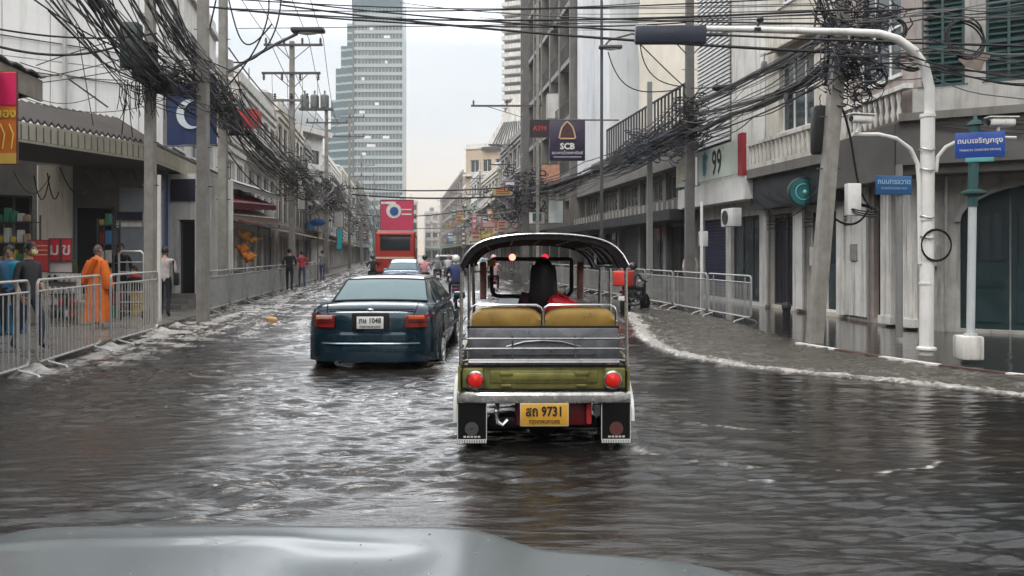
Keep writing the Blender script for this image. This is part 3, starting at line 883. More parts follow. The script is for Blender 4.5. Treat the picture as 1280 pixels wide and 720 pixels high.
shophouse(lf(146, -8), lf(210, -8), 15, 'grey block at the far left end of the street beneath the glass tower', greywall, 9, depth=12, bay=6, balc=False)

# taller blocks behind the left row
b = Building('apartment_block', (-29, 50), (-26, 66), 27, 12, 'tall white apartment block with a cream strip behind the left poles', 'apartment block')
ops = [(1 + i * 3.6, 3.4 + i * 3.6, 3 + f * 3.2, 4.9 + f * 3.2) for i in range(4) for f in range(7)]
b.wall(whitewall, ops)
for o_ in ops: b.window(*o_, whitep, glassm, 2, 1)
mb = MB(); mb.b2(b.L - 0.6, b.L + 0.02, -0.3, 0.0, 2, 26); b.part(mb, 'cream_strip', mat('cream_strip', (0.72, 0.62, 0.36), 0.8))
b.roof(whitewall)
b = Building('warehouse', (-22.5, 59), (-17.5, 74), 13.0, 10, 'white building with curved grey roof and stepped ledges behind the first crossarm pole', 'building')
ops = [(1 + i * 3.0, 3.2 + i * 3.0, 3 + f * 3.2, 4.6 + f * 3.2) for i in range(5) for f in range(3)]
b.wall(whitewall, ops)
for o_ in ops: b.window(*o_, darksteel, glassm, 3, 1)
for z in (5.9, 9.1, 12.3): b.slab(-0.3, b.L + 0.3, z, z + 0.5, 0.8, whitewall)
mb = MB(); rings = []
for x in (-0.2, b.L + 0.2):
    rings.append([(x, 5 + 5.2 * math.cos(math.pi * i / 12), 13.0 + 3.2 * math.sin(math.pi * i / 12)) for i in range(13)])
mb.loft(rings, closed=True)
b.part(mb, 'roof', mat('grey_roofing', (0.25, 0.26, 0.26), 0.6))

# glass tower
def tower():
    T = Building('glass_tower', (-80, 330), (-41.6, 330), 108, 30, 'pale green glass office tower with stepped left side above the street end', 'tower')
    A_, B_ = -66.5, -42.0
    # main slab faces the street: pixels 450..510
    r = T.root; r.location = (-2.2, 330, 0); r.rotation_euler = (0, 0, 0)
    fm = mat('tower_panel', (0.34, 0.39, 0.37), 0.5, var=0.12, scale=0.08)
    lit = mat('tower_glass_pale', (0.12, 0.155, 0.155), 0.2, 0.1, var=0.35, scale=0.15, spec=0.7)
    mb = MB(); mb.b2(-63, -43, 0.6, 12, 0, 103); T.part(mb, 'glazing', lit)
    mb = MB(); nfl = 29
    for f in range(nfl): mb.b2(-63.1, -42.9, 0, 0.7, 3 + f * 3.45, 3 + f * 3.45 + 1.35)
    T.part(mb, 'floor_bands', fm)
    mb = MB()
    for i in range(15): x = -63 + 20 * i / 14; mb.b2(x - 0.09, x + 0.09, 0.2, 0.75, 2, 103)
    T.part(mb, 'mullions', fm)
    mb = MB(); rs = random.Random(4)
    for k in range(12):
        f = rs.randint(5, 27); x = rs.uniform(-62, -48); mb = MB(); mb.b2(x, x + rs.uniform(1, 3), -0.05, 0.6, 3 + f * 3.45 + 1.5, 3 + f * 3.45 + 2.6)
        T.part(mb, 'blind', mat('blinds', (0.8, 0.8, 0.76), 0.6))
    # stepped blue side
    for i, (x0, h) in enumerate(((-66, 97), (-68.8, 88), (-71.2, 79), (-73.5, 66), (-75.5, 54))):
        mb = MB(); mb.b2(x0, x0 + 4.0 if i == 0 else x0 + 3.4, 1.0 + i * 1.1, 12 + i * .3, 0, h)
        o = T.part(mb, 'side_wing', glassb)
        bb = MB()
        for f in range(int(h / 3.45)): bb.b2(x0 - 0.05, x0 + 3.0, 0.86 + i * 1.1, 1.1 + i * 1.1, 3 + f * 3.45, 3.9 + f * 3.45)
        bb.build('floor_bands', fm, o)
    mb = MB(); mb.b2(-63.6, -62.9, -0.2, 0.8, 0, 106); T.part(mb, 'dark_fin', darksteel)
    mb = MB(); mb.b2(-64, -43, 0.4, 12, 103, 108)
    for i in range(5): mb.b2(-60 + i * 3.6, -59.6 + i * 3.6, -0.1, 0.5, 103, 108.5)
    T.part(mb, 'crown', glassb)
tower()

# ================= RIGHT SIDE =================
def rf(D, b=10.8): return (b - 0.14 * D, D)
# ---- corner building with green doors: three faces
P = [rf(23.6), (8.15, 19.3), (8.30, 16.35), (18.0, 10.9)]
cb = Building('corner_building', P[2], P[3], 12.5, 8.0, 'aged corner building with arched dark green doors and green shutters on the right', 'building')
L_ = cb.L
doors = [(0.75, 4.2), (5.2, 8.4)]
ops = [(d0, d1, 0.06, 2.95) for d0, d1 in doors] + [(0.05 + i * 1.14, 0.83 + i * 1.14, 4.95, 7.3) for i in range(9)]
cb.wall(mat('corner_wall', (0.36, 0.35, 0.325), 0.85, var=0.35, scale=1.6, streak=0.8, bump=0.15), ops)
for d0, d1 in doors:
    mb = MB(); xc = (d0 + d1) / 2; hw = (d1 - d0) / 2
    # leaves with panels and small barred window
    nleaf = 4
    for i in range(nleaf):
        xa = lerp(d0, d1, i / nleaf) + 0.015; xb = lerp(d0, d1, (i + 1) / nleaf) - 0.015
        mb.b2(xa, xb, 0.22, 0.26, 0.06, 2.95)
        for za, zb in ((0.2, 0.75), (0.9, 1.35)):
            mb.b2(xa + 0.1, xb - 0.1, 0.20, 0.222, za, zb)
        for k in range(4): x = lerp(xa + 0.12, xb - 0.12, k / 3); mb.b2(x, x + 0.03, 0.17, 0.222, 1.45, 2.4)
        mb.b2(xa + 0.08, xb - 0.08, 0.2, 0.223, 1.42, 1.48); mb.b2(xa + 0.08, xb - 0.08, 0.2, 0.223, 2.38, 2.44)
    dr = cb.part(mb, 'door', greend)
    g = MB()
    for i in range(nleaf):
        xa = lerp(d0, d1, i / nleaf) + 0.13; xb = lerp(d0, d1, (i + 1) / nleaf) - 0.13
        g.b2(xa, xb, 0.212, 0.218, 1.48, 2.38)
    g.build('pane', glassm, dr)
    # arched plaster hood and spandrels
    mb = MB(); n = 16; rise = 0.75; zb = 2.2
    arc_pts = [(xc - hw * math.cos(math.pi * i / n), zb + rise * math.sin(math.pi * i / n)) for i in range(n + 1)]
    for i in range(n):
        a, c = arc_pts[i], arc_pts[i + 1]
        mb.extr([(a[0], -0.02, a[1]), (c[0], -0.02, c[1]), (c[0], -0.02, 2.96), (a[0], -0.02, 2.96)], (0, 0.2, 0))
        a2 = (xc + (a[0] - xc) * 1.0, a[1]); o1 = (xc + (a[0] - xc) * 1.06, zb + (a[1] - zb) * 1.16); o2 = (xc + (c[0] - xc) * 1.06, zb + (c[1] - zb) * 1.16)
        mb.extr([(a[0], -0.08, a[1]), (c[0], -0.08, c[1]), (o2[0], -0.08, o2[1]), (o1[0], -0.08, o1[1])], (0, 0.07, 0))
    cb.part(mb, 'arch', mat('arch_plaster', (0.30, 0.29, 0.265), 0.8, var=0.2, streak=0.5))
for o_ in ops[2:]:
    cb.window(*o_, greenp, greenp, 2, 3, louver=True, name='shutter', y=0.05)
# concrete fascia beam over the doors
cb.slab(-0.3, L_ + 0.2, 3.12, 3.3, 0.75, mat('beam_dark', (0.14, 0.13, 0.12), 0.85, var=0.3, streak=0.5), 'canopy_soffit')
cb.slab(-0.35, L_ + 0.2, 3.3, 4.15, 0.9, mat('beam_grey', (0.11, 0.105, 0.10), 0.85, var=0.35, scale=1.2, streak=0.6), 'canopy_fascia')
cb.slab(-0.3, L_ + 0.2, 4.152, 4.3, 1.0, concw, 'cornice')
mb = MB(); rs = random.Random(3)
for (x0, x1, z) in ((0, 9, 9.0), (0, 9, 11.5)): mb.b2(x0, x1 + 1, -0.15, 0.0, z, z + 0.3)
cb.part(mb, 'ledge', concw)
cb.slab(-0.1, L_, 4.3, 4.92, 0.06, mat('pale_band', (0.40, 0.39, 0.37), 0.85, var=0.2, streak=0.5), 'plaster_band')
cb.roof()

# chamfer face between street facade and green doors
cb2 = Building('corner_house', P[1], P[2], 12.5, 6.0, 'cream corner house with white pilasters and narrow green door by the round teal sign', 'building')
L_ = cb2.L
ops = [(1.15, 1.7, 0.1, 2.9), (0.35, 2.3, 5.4, 7.6), (0.35, 2.3, 8.9, 11)]
cb2.wall(pinkwall, ops)
cb2.window(1.15, 1.7, 0.1, 2.9, greend, greend, 1, 2, name='door', sill=False)
cb2.window(0.35, 2.3, 5.4, 7.6, whitep, glassm, 3, 2); cb2.window(0.35, 2.3, 8.9, 11, whitep, glassm, 3, 2)
mb = MB()
mb.b2(-0.1, 0.9, -0.06, 0, 0.1, 3.1)
cb2.part(mb, 'pilaster', whitewall)
for xa, xb in ((1.75, 2.18), (2.5, 2.93)):
    mb = MB(); mb.b2(xa, xb, -0.16, 0, 0.22, 3.1); mb.b2(xa - 0.04, xb + 0.04, -0.2, 0, 0.05, 0.22)
    for k in range(3): x = lerp(xa + 0.06, xb - 0.06, k / 2); mb.b2(x - 0.015, x + 0.015, -0.175, -0.16, 0.3, 2.9)
    cb2.part(mb, 'pilaster', whitewall)
cb2.slab(-0.3, L_ + 0.1, 3.1, 4.2, 0.55, mat('beam_grey', (0.11, 0.105, 0.10)), 'canopy_fascia')
mb = MB()
for k in range(11): x = 0.2 + k * 0.24; mb.lathe([(0.03, 0), (0.06, 0.15), (0.03, 0.3), (0.06, 0.5), (0.04, 0.6)], (x, -0.2, 4.35), 6)
mb.b2(0, L_, -0.3, -0.1, 4.95, 5.05)
cb2.part(mb, 'balustrade', whitewall)
cb2.roof()

# street face: 99 shop and dark shopfront
s1 = Building('corner_house', P[0], P[1], 11.6, 7.0, 'cream upper house with louvred window above the dark shopfronts right of the 99 sign', 'building')
L_ = s1.L
ops = [(0.3, 1.75, 0.1, 2.7), (2.35, 3.9, 0.1, 2.7), (0.8, 2.7, 5.0, 7.1), (0.8, 2.7, 8.6, 10.6)]
s1.wall(creamwall, ops)
s1.window(0.3, 1.75, 0.1, 2.7, darksteel, mat('dark_glass', (0.02, 0.02, 0.03), 0.15), 2, 1, name='shop_front', sill=False)
s1.window(2.35, 3.9, 0.1, 2.7, whitep, glassm, 2, 1, name='shop_front', sill=False)
s1.window(0.8, 2.7, 5.0, 7.1, whitep, glassm, 3, 2); s1.window(0.8, 2.7, 8.6, 10.6, whitep, glassm, 3, 2)
mb = MB(); mb.extr([(0.6, 0, 7.35), (0.6, -0.5, 7.2), (0.6, -0.5, 7.26), (0.6, 0, 7.45)], (2.3, 0, 0)); s1.part(mb, 'window_hood', creamwall)
s1.slab(0.05, L_ + 0.05, 2.85, 3.75, 0.5, mat('dark_fascia', (0.025, 0.03, 0.035), 0.5), 'dark_fascia')
s1.slab(0.02, L_ + 0.1, 3.75, 4.0, 0.7, concw, 'cornice')
for xa, xb in ((-0.0, 0.25), (1.8, 2.3), (3.95, 4.25)):
    mb = MB(); mb.b2(xa, xb, -0.12, 0, 0.08, 2.85); s1.part(mb, 'pilaster', whitewall)
# ornate balcony
mb = MB(); mb.b2(0.2, L_ - 0.1, -0.7, 0, 4.0, 4.12); s1.part(mb, 'balcony', whitewall)
mb = MB()
for k in range(17): x = 0.3 + k * (L_ - 0.6) / 16; mb.lathe([(0.03, 0), (0.06, 0.15), (0.03, 0.3), (0.055, 0.45), (0.035, 0.55)], (x, -0.64, 4.12), 6)
mb.b2(0.2, L_ - 0.1, -0.72, -0.56, 4.67, 4.76)
s1.part(mb, 'balustrade', whitewall)
s1.roof(creamwall)

s2 = Building('louvred_building', rf(28.9), rf(23.65), 13.5, 8.0, 'shop with a wide 99 price sign below ribbed grey louvre panels on the right', 'shop')
L_ = s2.L
ops = [(0.3, 2.4, 0.1, 2.75), (2.8, 4.9, 0.1, 2.75)]
s2.wall(whitewall, ops)
s2.shutter(0.3, 2.4, 0.1, 2.75, mat('indigo_shutter', (0.035, 0.04, 0.08), 0.5)); s2.window(2.8, 4.9, 0.1, 2.75, darksteel, glassm, 3, 1, name='shop_front', sill=False)
mb = MB()
k = 0; z = 5.35
while z < 13.2:
    mb.box((1.45, -0.06, z), (2.8, 0.05, 0.105), Matrix.Rotation(R(-14), 3, 'X')); z += 0.135
s2.part(mb, 'louvre_panel', mat('louvre_grey', (0.46, 0.46, 0.45), 0.6, streak=0.2))
mb = MB(); mb.b2(0.05, 2.85, -0.02, 0.0, 5.2, 13.3); s2.part(mb, 'louvre_backing', darksteel)
mb = MB(); mb.b2(-0.1, L_ + 0.25, -0.75, -0.05, 3.17, 3.85); s2.part(mb, 'white_fascia', whitep)
mb = MB(); mb.b2(-0.1, L_ - 0.05, -0.82, -0.72, 3.95, 4.95); sg = s2.part(mb, 'signboard', mat('sign_pale_green', (0.50, 0.57, 0.50), 0.4, var=0.2, scale=1.3))
mb = MB(); mb.b2(L_ - 0.05, L_ + 0.25, -0.84, -0.70, 3.87, 5.1); mb.build('red_end_panel', mat('dark_red_panel', (0.30, 0.02, 0.03), 0.5), sg)
text_mesh('lettering', '99', 1.12, mat('sign_black', (0.02, 0.02, 0.03), 0.5), sg, (3.65, -0.835, 4.42), (R(90), 0, 0), bold=0.012, sx=0.7)
text_mesh('lettering', '฿', 1.0, mat('sign_teal', (0.10, 0.25, 0.33), 0.5), sg, (2.7, -0.835, 4.42), (R(90), 0, 0), bold=0.02)
mb = MB(); mb.b2(0.1, 1.5, -0.835, -0.82, 4.1, 4.8); mb.build('picture_panel', mat('sign_peach', (0.52, 0.46, 0.36), 0.5, var=0.35, scale=2), sg)
s2.roof()

# low two storey row with roof deck (29..53 m)
s3 = Building('low_shop_row', rf(53), rf(28.95), 5.9, 7.0, 'long low grey shop row with concrete bands and a dark canopy on the right', 'shop row')
L_ = s3.L
nb = 7; bw = L_ / nb
ops = [(i * bw + 0.2, (i + 1) * bw - 0.2, 0.1, 2.7) for i in range(nb)] + [(i * bw + 0.25, (i + 1) * bw - 0.25, 3.75, 4.7) for i in range(nb)]
s3.wall(concw, ops)
rs = random.Random(8)
for i, o_ in enumerate(ops[:nb]):
    if i % 3 == 1: s3.shutter(*o_, rs.choice([steel, darksteel]))
    else: s3.window(*o_, darksteel, glassm if i % 2 else darkin, 3, 1, name='shop_front', sill=False)
for o_ in ops[nb:]: s3.window(*o_, mat('aged_frame', (0.42, 0.40, 0.35), 0.7), mat('dusty_glass', (0.09, 0.09, 0.085), 0.3), 5, 1, sill=False)
s3.slab(-0.1, L_ + 0.02, 3.2, 3.6, 0.6, concw, 'concrete_band'); s3.slab(-0.1, L_ + 0.02, 4.85, 5.75, 0.5, concw, 'concrete_band')
s3.slab(-0.1, L_ + 0.02, 2.8, 3.19, 1.1, mat('canopy_dark', (0.035, 0.04, 0.042), 0.5), 'canopy')
mb = MB(); n = 40
for i in range(n): x = (i + 0.5) * L_ / n; mb.b2(x - 0.2, x - 0.02, -0.62, -0.6, 3.22, 3.58)
s3.part(mb, 'band_letters_relief', mat('relief_pale', (0.42, 0.40, 0.36), 0.8, streak=0.6))
for x in [i * bw for i in range(nb + 1)]:
    mb = MB(); mb.b2(x - 0.16, x + 0.16, -0.1, 0, 0.06, 5.9); s3.part(mb, 'pilaster', greywall)
mb = MB(); railing(mb, L_ * 0.5, L_ - 0.1, -0.2, 6.35, 7.9, 0.42, 0.05, 0.06); s3.part(mb, 'deck_railing', darksteel)
mb = MB(); mb.b2(L_ * 0.5, L_, -0.1, 0.05, 5.9, 6.5); s3.part(mb, 'parapet', mat('navy_net', (0.03, 0.04, 0.07), 0.8, var=0.4, scale=3))
s3.roof(concw, 0.0)

# big pale building behind the roof deck
s4 = Building('pale_building', (12.2 - 0.14 * 41, 41), (12.6 - 0.14 * 27, 28.2), 26, 8, 'huge pale blank wall with a cream sheet hung over it behind the roof deck', 'building')
mb = MB(); mb.b2(0, s4.L, 0.1, s4.depth, 5.9, 26); s4.part(mb, 'wall', mat('pale_wall', (0.70, 0.68, 0.64), 0.85, var=0.12, scale=0.5, streak=0.25))
mb = MB(); rows = []
for i in range(25):
    row = []
    for j in range(13):
        x = 0.3 + i / 24 * (s4.L - 4.6); z = 7.5 + j / 12 * 11
        row.append((x, 0.02 - 0.10 * abs(math.sin(i * 0.9 + j * 0.35)) - 0.05 * math.sin(j * 1.3 + i * .4), z - 0.2 * math.sin(i * 0.5)))
    rows.append(row)
mb.loft(rows, closed=False, caps=False)
s4.part(mb, 'hanging_sheet', mat('sheet_cream', (0.70, 0.64, 0.54), 0.9, var=0.12, scale=0.7))
s4.roof()
# white slab pillar building
s5 = Building('white_slab_building', rf(46.5, 11.0), rf(42.0, 11.0), 26, 8, 'tall plain white slab wall right of the hanging bank sign', 'building')
ops = []
s5.wall(mat('blue_white_wall', (0.70, 0.72, 0.74), 0.8, var=0.08, scale=0.5, streak=0.25), ops, z0=5.9)
mb = MB(); mb.b2(0, 1.3, -0.7, 0, 6, 26); s5.part(mb, 'wall_fin', mat('blue_white_wall', (0.6, 0.62, 0.64)))
s5.roof()
# concrete balconies block
s6 = Building('balcony_block', rf(66, 10.9), rf(47, 10.9), 27, 9, 'weathered concrete block with deep slanting balcony rows on the right', 'apartment block')
L_ = s6.L; nb = 6; bw = L_ / nb
ops = [(i * bw + 0.5, (i + 1) * bw - 0.5, 6.6 + f * 3.4, 8.9 + f * 3.4) for i in range(nb) for f in range(6)] + [(i * bw + 0.3, (i + 1) * bw - 0.3, 0.1, 3.0) for i in range(nb)]
s6.wall(creamwall, ops)
for o_ in ops[:36]: s6.window(*o_, darksteel, glassm, 3, 1)
for o_ in ops[36:]: s6.shutter(*o_, steel)
for f in range(7):
    s6.slab(0, L_, 6.1 + f * 3.4, 6.4 + f * 3.4, 0.9, greywall, 'balcony')
    mb = MB(); railing(mb, 0, L_, -0.88, 6.5 + f * 3.4, 7.3 + f * 3.4, 0.35, 0.02, 0.03); s6.part(mb, 'balcony_railing', darksteel)
for i in range(nb + 1):
    mb = MB(); mb.b2(i * bw - 0.15, i * bw + 0.15, -0.95, 0, 0.05, 27); s6.part(mb, 'concrete_fin', concw)
s6.slab(0, L_, 3.2, 4.2, 1.2, concw, 'canopy')
s6.roof(concw)
shophouse(rf(84, 10.6), rf(66.5, 10.6), 12, 'grey shophouse row past the balcony block on the right', greywall, 21, depth=10, bay=3, signm=mat('sign_red', (0.5, 0.04, 0.03), 0.4))
shophouse(rf(104, 10.4), rf(84.5, 10.4), 10.5, 'cream shophouse row further along on the right', creamwall, 22, depth=10, bay=3.4, signm=mat('sign_yellow', (0.7, 0.5, 0.05), 0.4))
shophouse(rf(132, 10.4), rf(105, 10.4), 12, 'white shophouse row near the right end of the street', whitewall, 23, depth=10, bay=4, balc=False)
shophouse(rf(200, 10.4), rf(133, 10.4), 15, 'long dull pink block at the right end of the street', pinkwall, 24, depth=10, bay=6, balc=False)
# cream gable building with decorative roof (px 585-640, y 150-260)
g = Building('gabled_building', (-6.8, 118), (4.5, 112), 17, 12, 'cream building with tall white lattice gable beyond the right poles', 'building')
ops = [(0.8 + i * 2.1, 2.2 + i * 2.1, 4 + f * 3.2, 5.8 + f * 3.2) for i in range(5) for f in range(4)]
g.wall(mat('peach_wall', (0.50, 0.40, 0.30), 0.85, var=0.15, streak=0.3), ops)
for o_ in ops: g.window(*o_, whitep, glassm, 2, 1)
mb = MB()
mb.extr([(3.5, -0.3, 17), (12.9, -0.3, 17), (9.5, -0.3, 24), (8.2, -0.3, 24)], (0, 8, 0)); g.part(mb, 'gable', whitewall)
mb = MB()
for i in range(16): x = 4.5 + i * 0.5; mb.tube((x, -0.4, 17), (x + (8.8 - x) * 0.5, -0.4, 20.5), 0.06, 4)
mb.b2(3, 13.2, -0.6, -0.2, 16.6, 17.1)
g.part(mb, 'lattice', darksteel)
for z in (6.6, 9.8, 13.0): g.slab(-0.2, 12.8, z, z + 0.35, 0.6, whitewall)
g.roof(whitewall)
# white striped high-rise
hr = Building('high_rise', (-1.6, 170), (8.5, 166), 66, 18, 'tall white high rise with slanting balcony bands left of the balcony block', 'high-rise')
L_ = hr.L
hr.wall(mat('highrise_dark', (0.25, 0.26, 0.27), 0.5), [])
mb = MB()
for f in range(26): mb.b2(-0.2, L_ + 0.1, -1.2, 0, 20 + f * 1.78, 20.95 + f * 1.78)
hr.part(mb, 'balcony_bands', whitewall)
mb = MB(); mb.b2(L_ - 1.6, L_ + 0.2, -1.5, 0, 0, 66); hr.part(mb, 'end_fin', whitewall)
hr.roof(whitewall)
# closing the end of the street
rs = random.Random(77)
ends = [(-52, -44, 235, 20, whitewall, 'pale block closing the street end below the glass tower'), (-43.5, -36.5, 250, 15, greywall, 'low grey block closing the street end left of the bus'),
        (-36, -29, 245, 17.5, creamwall, 'cream block closing the street end above the distant traffic'), (-28.5, -22, 262, 15, whitewall, 'white block closing the street end at the centre'),
        (-21.5, -16.2, 250, 19, pinkwall, 'dull pink block closing the street end beside the cream one'), (-15.8, -8, 240, 22, greywall, 'tallest grey block closing the street end on the right')]
for x0, x1, D, H, m_, lab in ends:
    shophouse((x0, D), (x1, D + 1), H, lab, m_, int(-x0), depth=10, bay=2.4, balc=False, gf='none', name='end_block', cat='building')

# the street goes on behind the camera; unseen rows added to cut frontal light
shophouse((-9.5, -28), (-8.9, -6.5), 13, 'unseen grey shophouse row behind the camera on the left of the street', greywall, 61, depth=10, bay=3.6, balc=False)
shophouse((9.5, -4), (9.8, -28), 14, 'unseen cream shophouse row behind the camera on the right of the street', creamwall, 62, depth=10, bay=4, balc=False)
shophouse((14, -46), (-14, -46), 16, 'unseen white building closing the street behind the camera', whitewall, 63, depth=10, bay=4, balc=False)
# ------------------------------------------------------------------ vehicles
def car_paint(name, col, rough=0.25, metal=0.3):
    return mat(name, col, rough, metal, var=0.10, scale=3, coat=0.6)
lensr = mat('lens_red', (0.20, 0.006, 0.006), 0.12)
lensa = mat('lens_amber', (0.62, 0.10, 0.03), 0.12)
lensc = mat('lens_clear', (0.7, 0.7, 0.68), 0.1)
carglass = mat('car_glass', (0.055, 0.11, 0.12), 0.05, 0.6, var=0.1, spec=1.0, coat=0.8)
plastic = mat('black_plastic', (0.013, 0.013, 0.014), 0.5, var=0.2, spec=.3)
plate_w = mat('plate_white', (0.72, 0.72, 0.70), 0.4, var=0.08)
plate_y = mat('plate_yellow', (0.72, 0.38, 0.045), 0.4, var=0.1)
ink = mat('plate_ink', (0.02, 0.02, 0.02), 0.5, var=0)

def wheel(parent, x, y, r=0.31, wd=0.2, rimm=None, name='wheel'):
    w_ = MB(); h = wd / 2
    w_.lathe([(r * 0.55, -h), (r * 0.85, -h), (r * 0.97, -h * 0.8), (r, -h * 0.4), (r, h * 0.4), (r * 0.97, h * 0.8), (r * 0.85, h), (r * 0.55, h)], (x, y, r), 24, 'x')
    wo_ = w_.build(name, black, parent)
    m = MB(); sgn = 1 if x > 0 else -1
    m.lathe([(r * 0.62, -0.01), (r * 0.62, 0.012), (r * 0.55, 0.02), (r * 0.5, 0.0), (0.03, 0.01)] if sgn > 0 else [(r * 0.62, 0.01), (r * 0.62, -0.012), (r * 0.55, -0.02), (r * 0.5, 0.0), (0.03, -0.01)], (x + sgn * h, y, r), 24, 'x')
    for k in range(7):
        a = 2 * math.pi * k / 7
        m.path([(x + sgn * (h + 0.012), y, r), (x + sgn * (h + 0.012), y + math.cos(a) * r * 0.56, r + math.sin(a) * r * 0.56)], [0.03, 0.022], 5)
    m.build('rim', rimm or mat('alloy', (0.62, 0.62, 0.62), 0.3, 0.6), wo_)
    return wo_

def sedan(loc, rz, label, paint, L=4.4, Wd=1.70, H=1.37, plate=None, detail=True, group=None, name='parked_car', hatch=False):
    root = empty(name, loc, rz, label, 'car', group)
    hw0 = Wd / 2
    st = [(0.00, .80, .34, .84), (0.05, .90, .27, .93), (0.15, .965, .22, .985), (0.45, .99, .20, 1.0), (0.80, 1.0, .20, .995), (1.4, 1.0, .20, .97), (2.2, 1.0, .20, .95), (3.0, 1.0, .20, .93),
          (3.25, .99, .20, .91), (3.7, .97, .21, .84), (4.1, .92, .22, .76), (4.3, .82, .25, .68), (4.4, .66, .32, .60)]
    rings = []
    for (y, fw, zb, zt) in st:
        y = y * L / 4.4; hw = hw0 * fw
        h = [(0, zb), (hw * .82, zb), (hw * .95, zb + .05), (hw, zb + .2), (hw, zb + (zt - zb) * .60), (hw * .985, zb + (zt - zb) * .78), (hw * .94, zt - .05), (hw * .88, zt - .012), (hw * .5, zt + .012), (0, zt + .018)]
        ring = [(x, y, z) for x, z in h] + [(-x, y, z) for x, z in reversed(h[1:-1])]
        rings.append(ring)
    mb = MB(); mb.loft(rings)
    body = mb.build('body', paint, root, sharp=50)
    # greenhouse
    gst = [(.76, .985, .77, .70), (.95, 1.10, .76, .66), (1.28, 1.29, .745, .60), (1.45, 1.345, .74, .565), (1.9, H, .735, .565), (2.4, H, .735, .565), (2.65, 1.34, .74, .575), (3.0, 1.15, .76, .65), (3.32, .93, .78, .72)]
    rings = []
    for (y, zt, wb, wt) in gst:
        y = y * L / 4.4; wb *= hw0 / .85; wt *= hw0 / .85
        zb = .9
        h = [(0, zb), (wb, zb), (wb, .955), (lerp(wb, wt, .97), zt - .035), (wt - .05, zt - .006), (wt * .55, zt + .01), (0, zt + .014)]
        rings.append([(x, y, max(z, zb)) for x, z in h] + [(-x, y, max(z, zb)) for x, z in reversed(h[1:-1])])
    mb = MB(); mb.loft(rings); mb.build('cabin', paint, root, sharp=50)
    def surf(y):
        ys_ = [g[0] * L / 4.4 for g in gst]
        for a, b in zip(range(len(gst) - 1), range(1, len(gst))):
            if ys_[a] <= y <= ys_[b]:
                t_ = (y - ys_[a]) / (ys_[b] - ys_[a]); return tuple(lerp(gst[a][k], gst[b][k], t_) * (1 if k < 2 else hw0 / .85) for k in (1, 2, 3))
        return (1, .7 * hw0 / .85, .6 * hw0 / .85)
    # rear screen and windscreen: curved patches just proud of the cabin
    for nm, ya, yb in (('rear_window', .80, 1.30), ('windscreen', 3.22, 2.70)):
        mb = MB(); rows = []
        for i in range(7):
            y = lerp(ya, yb, i / 6) * L / 4.4; zt, wb, wt = surf(y); s_ = -1 if nm == 'rear_window' else 1
            row = []
            for j in range(9):
                u = lerp(-1, 1, j / 8); row.append((u * (wt - 0.035), y + s_ * 0.012, zt + .020 - 0.016 * abs(u) ** 2))
            rows.append(row)
        mb.loft(rows, closed=False, caps=False)
        gl = mb.build(nm, carglass, root)
        mb = MB()
        edge = rows[0] + [r[-1] for r in rows[1:]] + rows[-1][::-1][1:] + [r[0] for r in rows[::-1][1:-1]]
        mb.path(edge, 0.012, 5, closed=True); mb.build('seal', plastic, gl)
    # side glass
    for sgn in (-1, 1):
        for nm, pts in (('side_window', ((1.02, .96), (1.95, .96), (1.95, 1.295), (1.5, 1.285), (1.28, 1.2))), ('side_window', ((2.02, .96), (3.12, .96), (2.72, 1.26), (2.55, 1.295), (2.02, 1.295)))):
            mb = MB(); P_ = []
            for (y, z) in pts:
                yy = y * L / 4.4; zt, wb, wt = surf(yy)
                x = lerp(wb, wt, max(0, (z - .955) / max(.05, (zt - .035 - .955)))) if z > .96 else wb
                P_.append((sgn * (x + .006), yy, z))
            mb.extr(P_, (sgn * 0.006, 0, 0)); mb.build(nm, carglass, root)
        # door lines, handles, side strip
        mb = MB()
        for y in (1.05, 1.98, 3.1): mb.b2(sgn * hw0 * .994, sgn * (hw0 + .003), y * L / 4.4 - .005, y * L / 4.4 + .005, .32, .92)
        mb.build('door_seam', black, root)
        mb = MB(); mb.b2(sgn * hw0 * .99, sgn * (hw0 + .016), .72, L - .8, .50, .545); mb.build('side_moulding', paint, root)
        for y in (1.2, 2.15):
            mb = MB(); mb.rbox((sgn * (hw0 + .012), y * L / 4.4, .80), (.03, .16, .03), .01); mb.build('door_handle', paint, root)
        mb = MB(); mb.rbox((sgn * (hw0 + .09), 2.98 * L / 4.4, .98), (.20, .10, .13), .035); mb.build('mirror', paint, root)
        # dark plastic lips; black disc on the body paints the wheel well's shade
        for y in (.82, 3.55):
            yy = y * L / 4.4; mb = MB()
            mb.path([(sgn * (hw0 - .002), yy + .37 * math.cos(a), .31 + .37 * math.sin(a)) for a in [math.pi * i / 12 for i in range(13)]], .018, 5)
            mb.extr([(sgn * (hw0 - .012), yy + .355 * math.cos(a), .31 + .355 * math.sin(a)) for a in [math.pi * i / 14 for i in range(15)]] + [(sgn * (hw0 - .012), yy - .355, .2), (sgn * (hw0 - .012), yy + .355, .2)], (sgn * .014, 0, 0))
            mb.build('wheel_arch', plastic, root)
            wheel(root, sgn * (hw0 - .09), yy, .30, .2)
    # bumpers
    for nm, y0, s_ in (('rear_bumper', 0.0, -1), ('front_bumper', L, 1)):
        mb = MB(); rings = []
        for j in range(13):
            u = lerp(-1, 1, j / 12); x = u * (hw0 - .005); dy = .30 * abs(u) ** 5
            yo = y0 + s_ * (.06 - dy)
            prof = [(yo - s_ * .16, .24), (yo - s_ * .01, .24), (yo, .30), (yo, .44), (yo - s_ * .012, .47), (yo - s_ * .012, .50), (yo, .52), (yo - s_ * .01, .60), (yo - s_ * .05, .635), (yo - s_ * .16, .64)]
            rings.append([(x, a, b) for a, b in prof])
        mb.loft(rings); bp_ = mb.build(nm, paint, root)
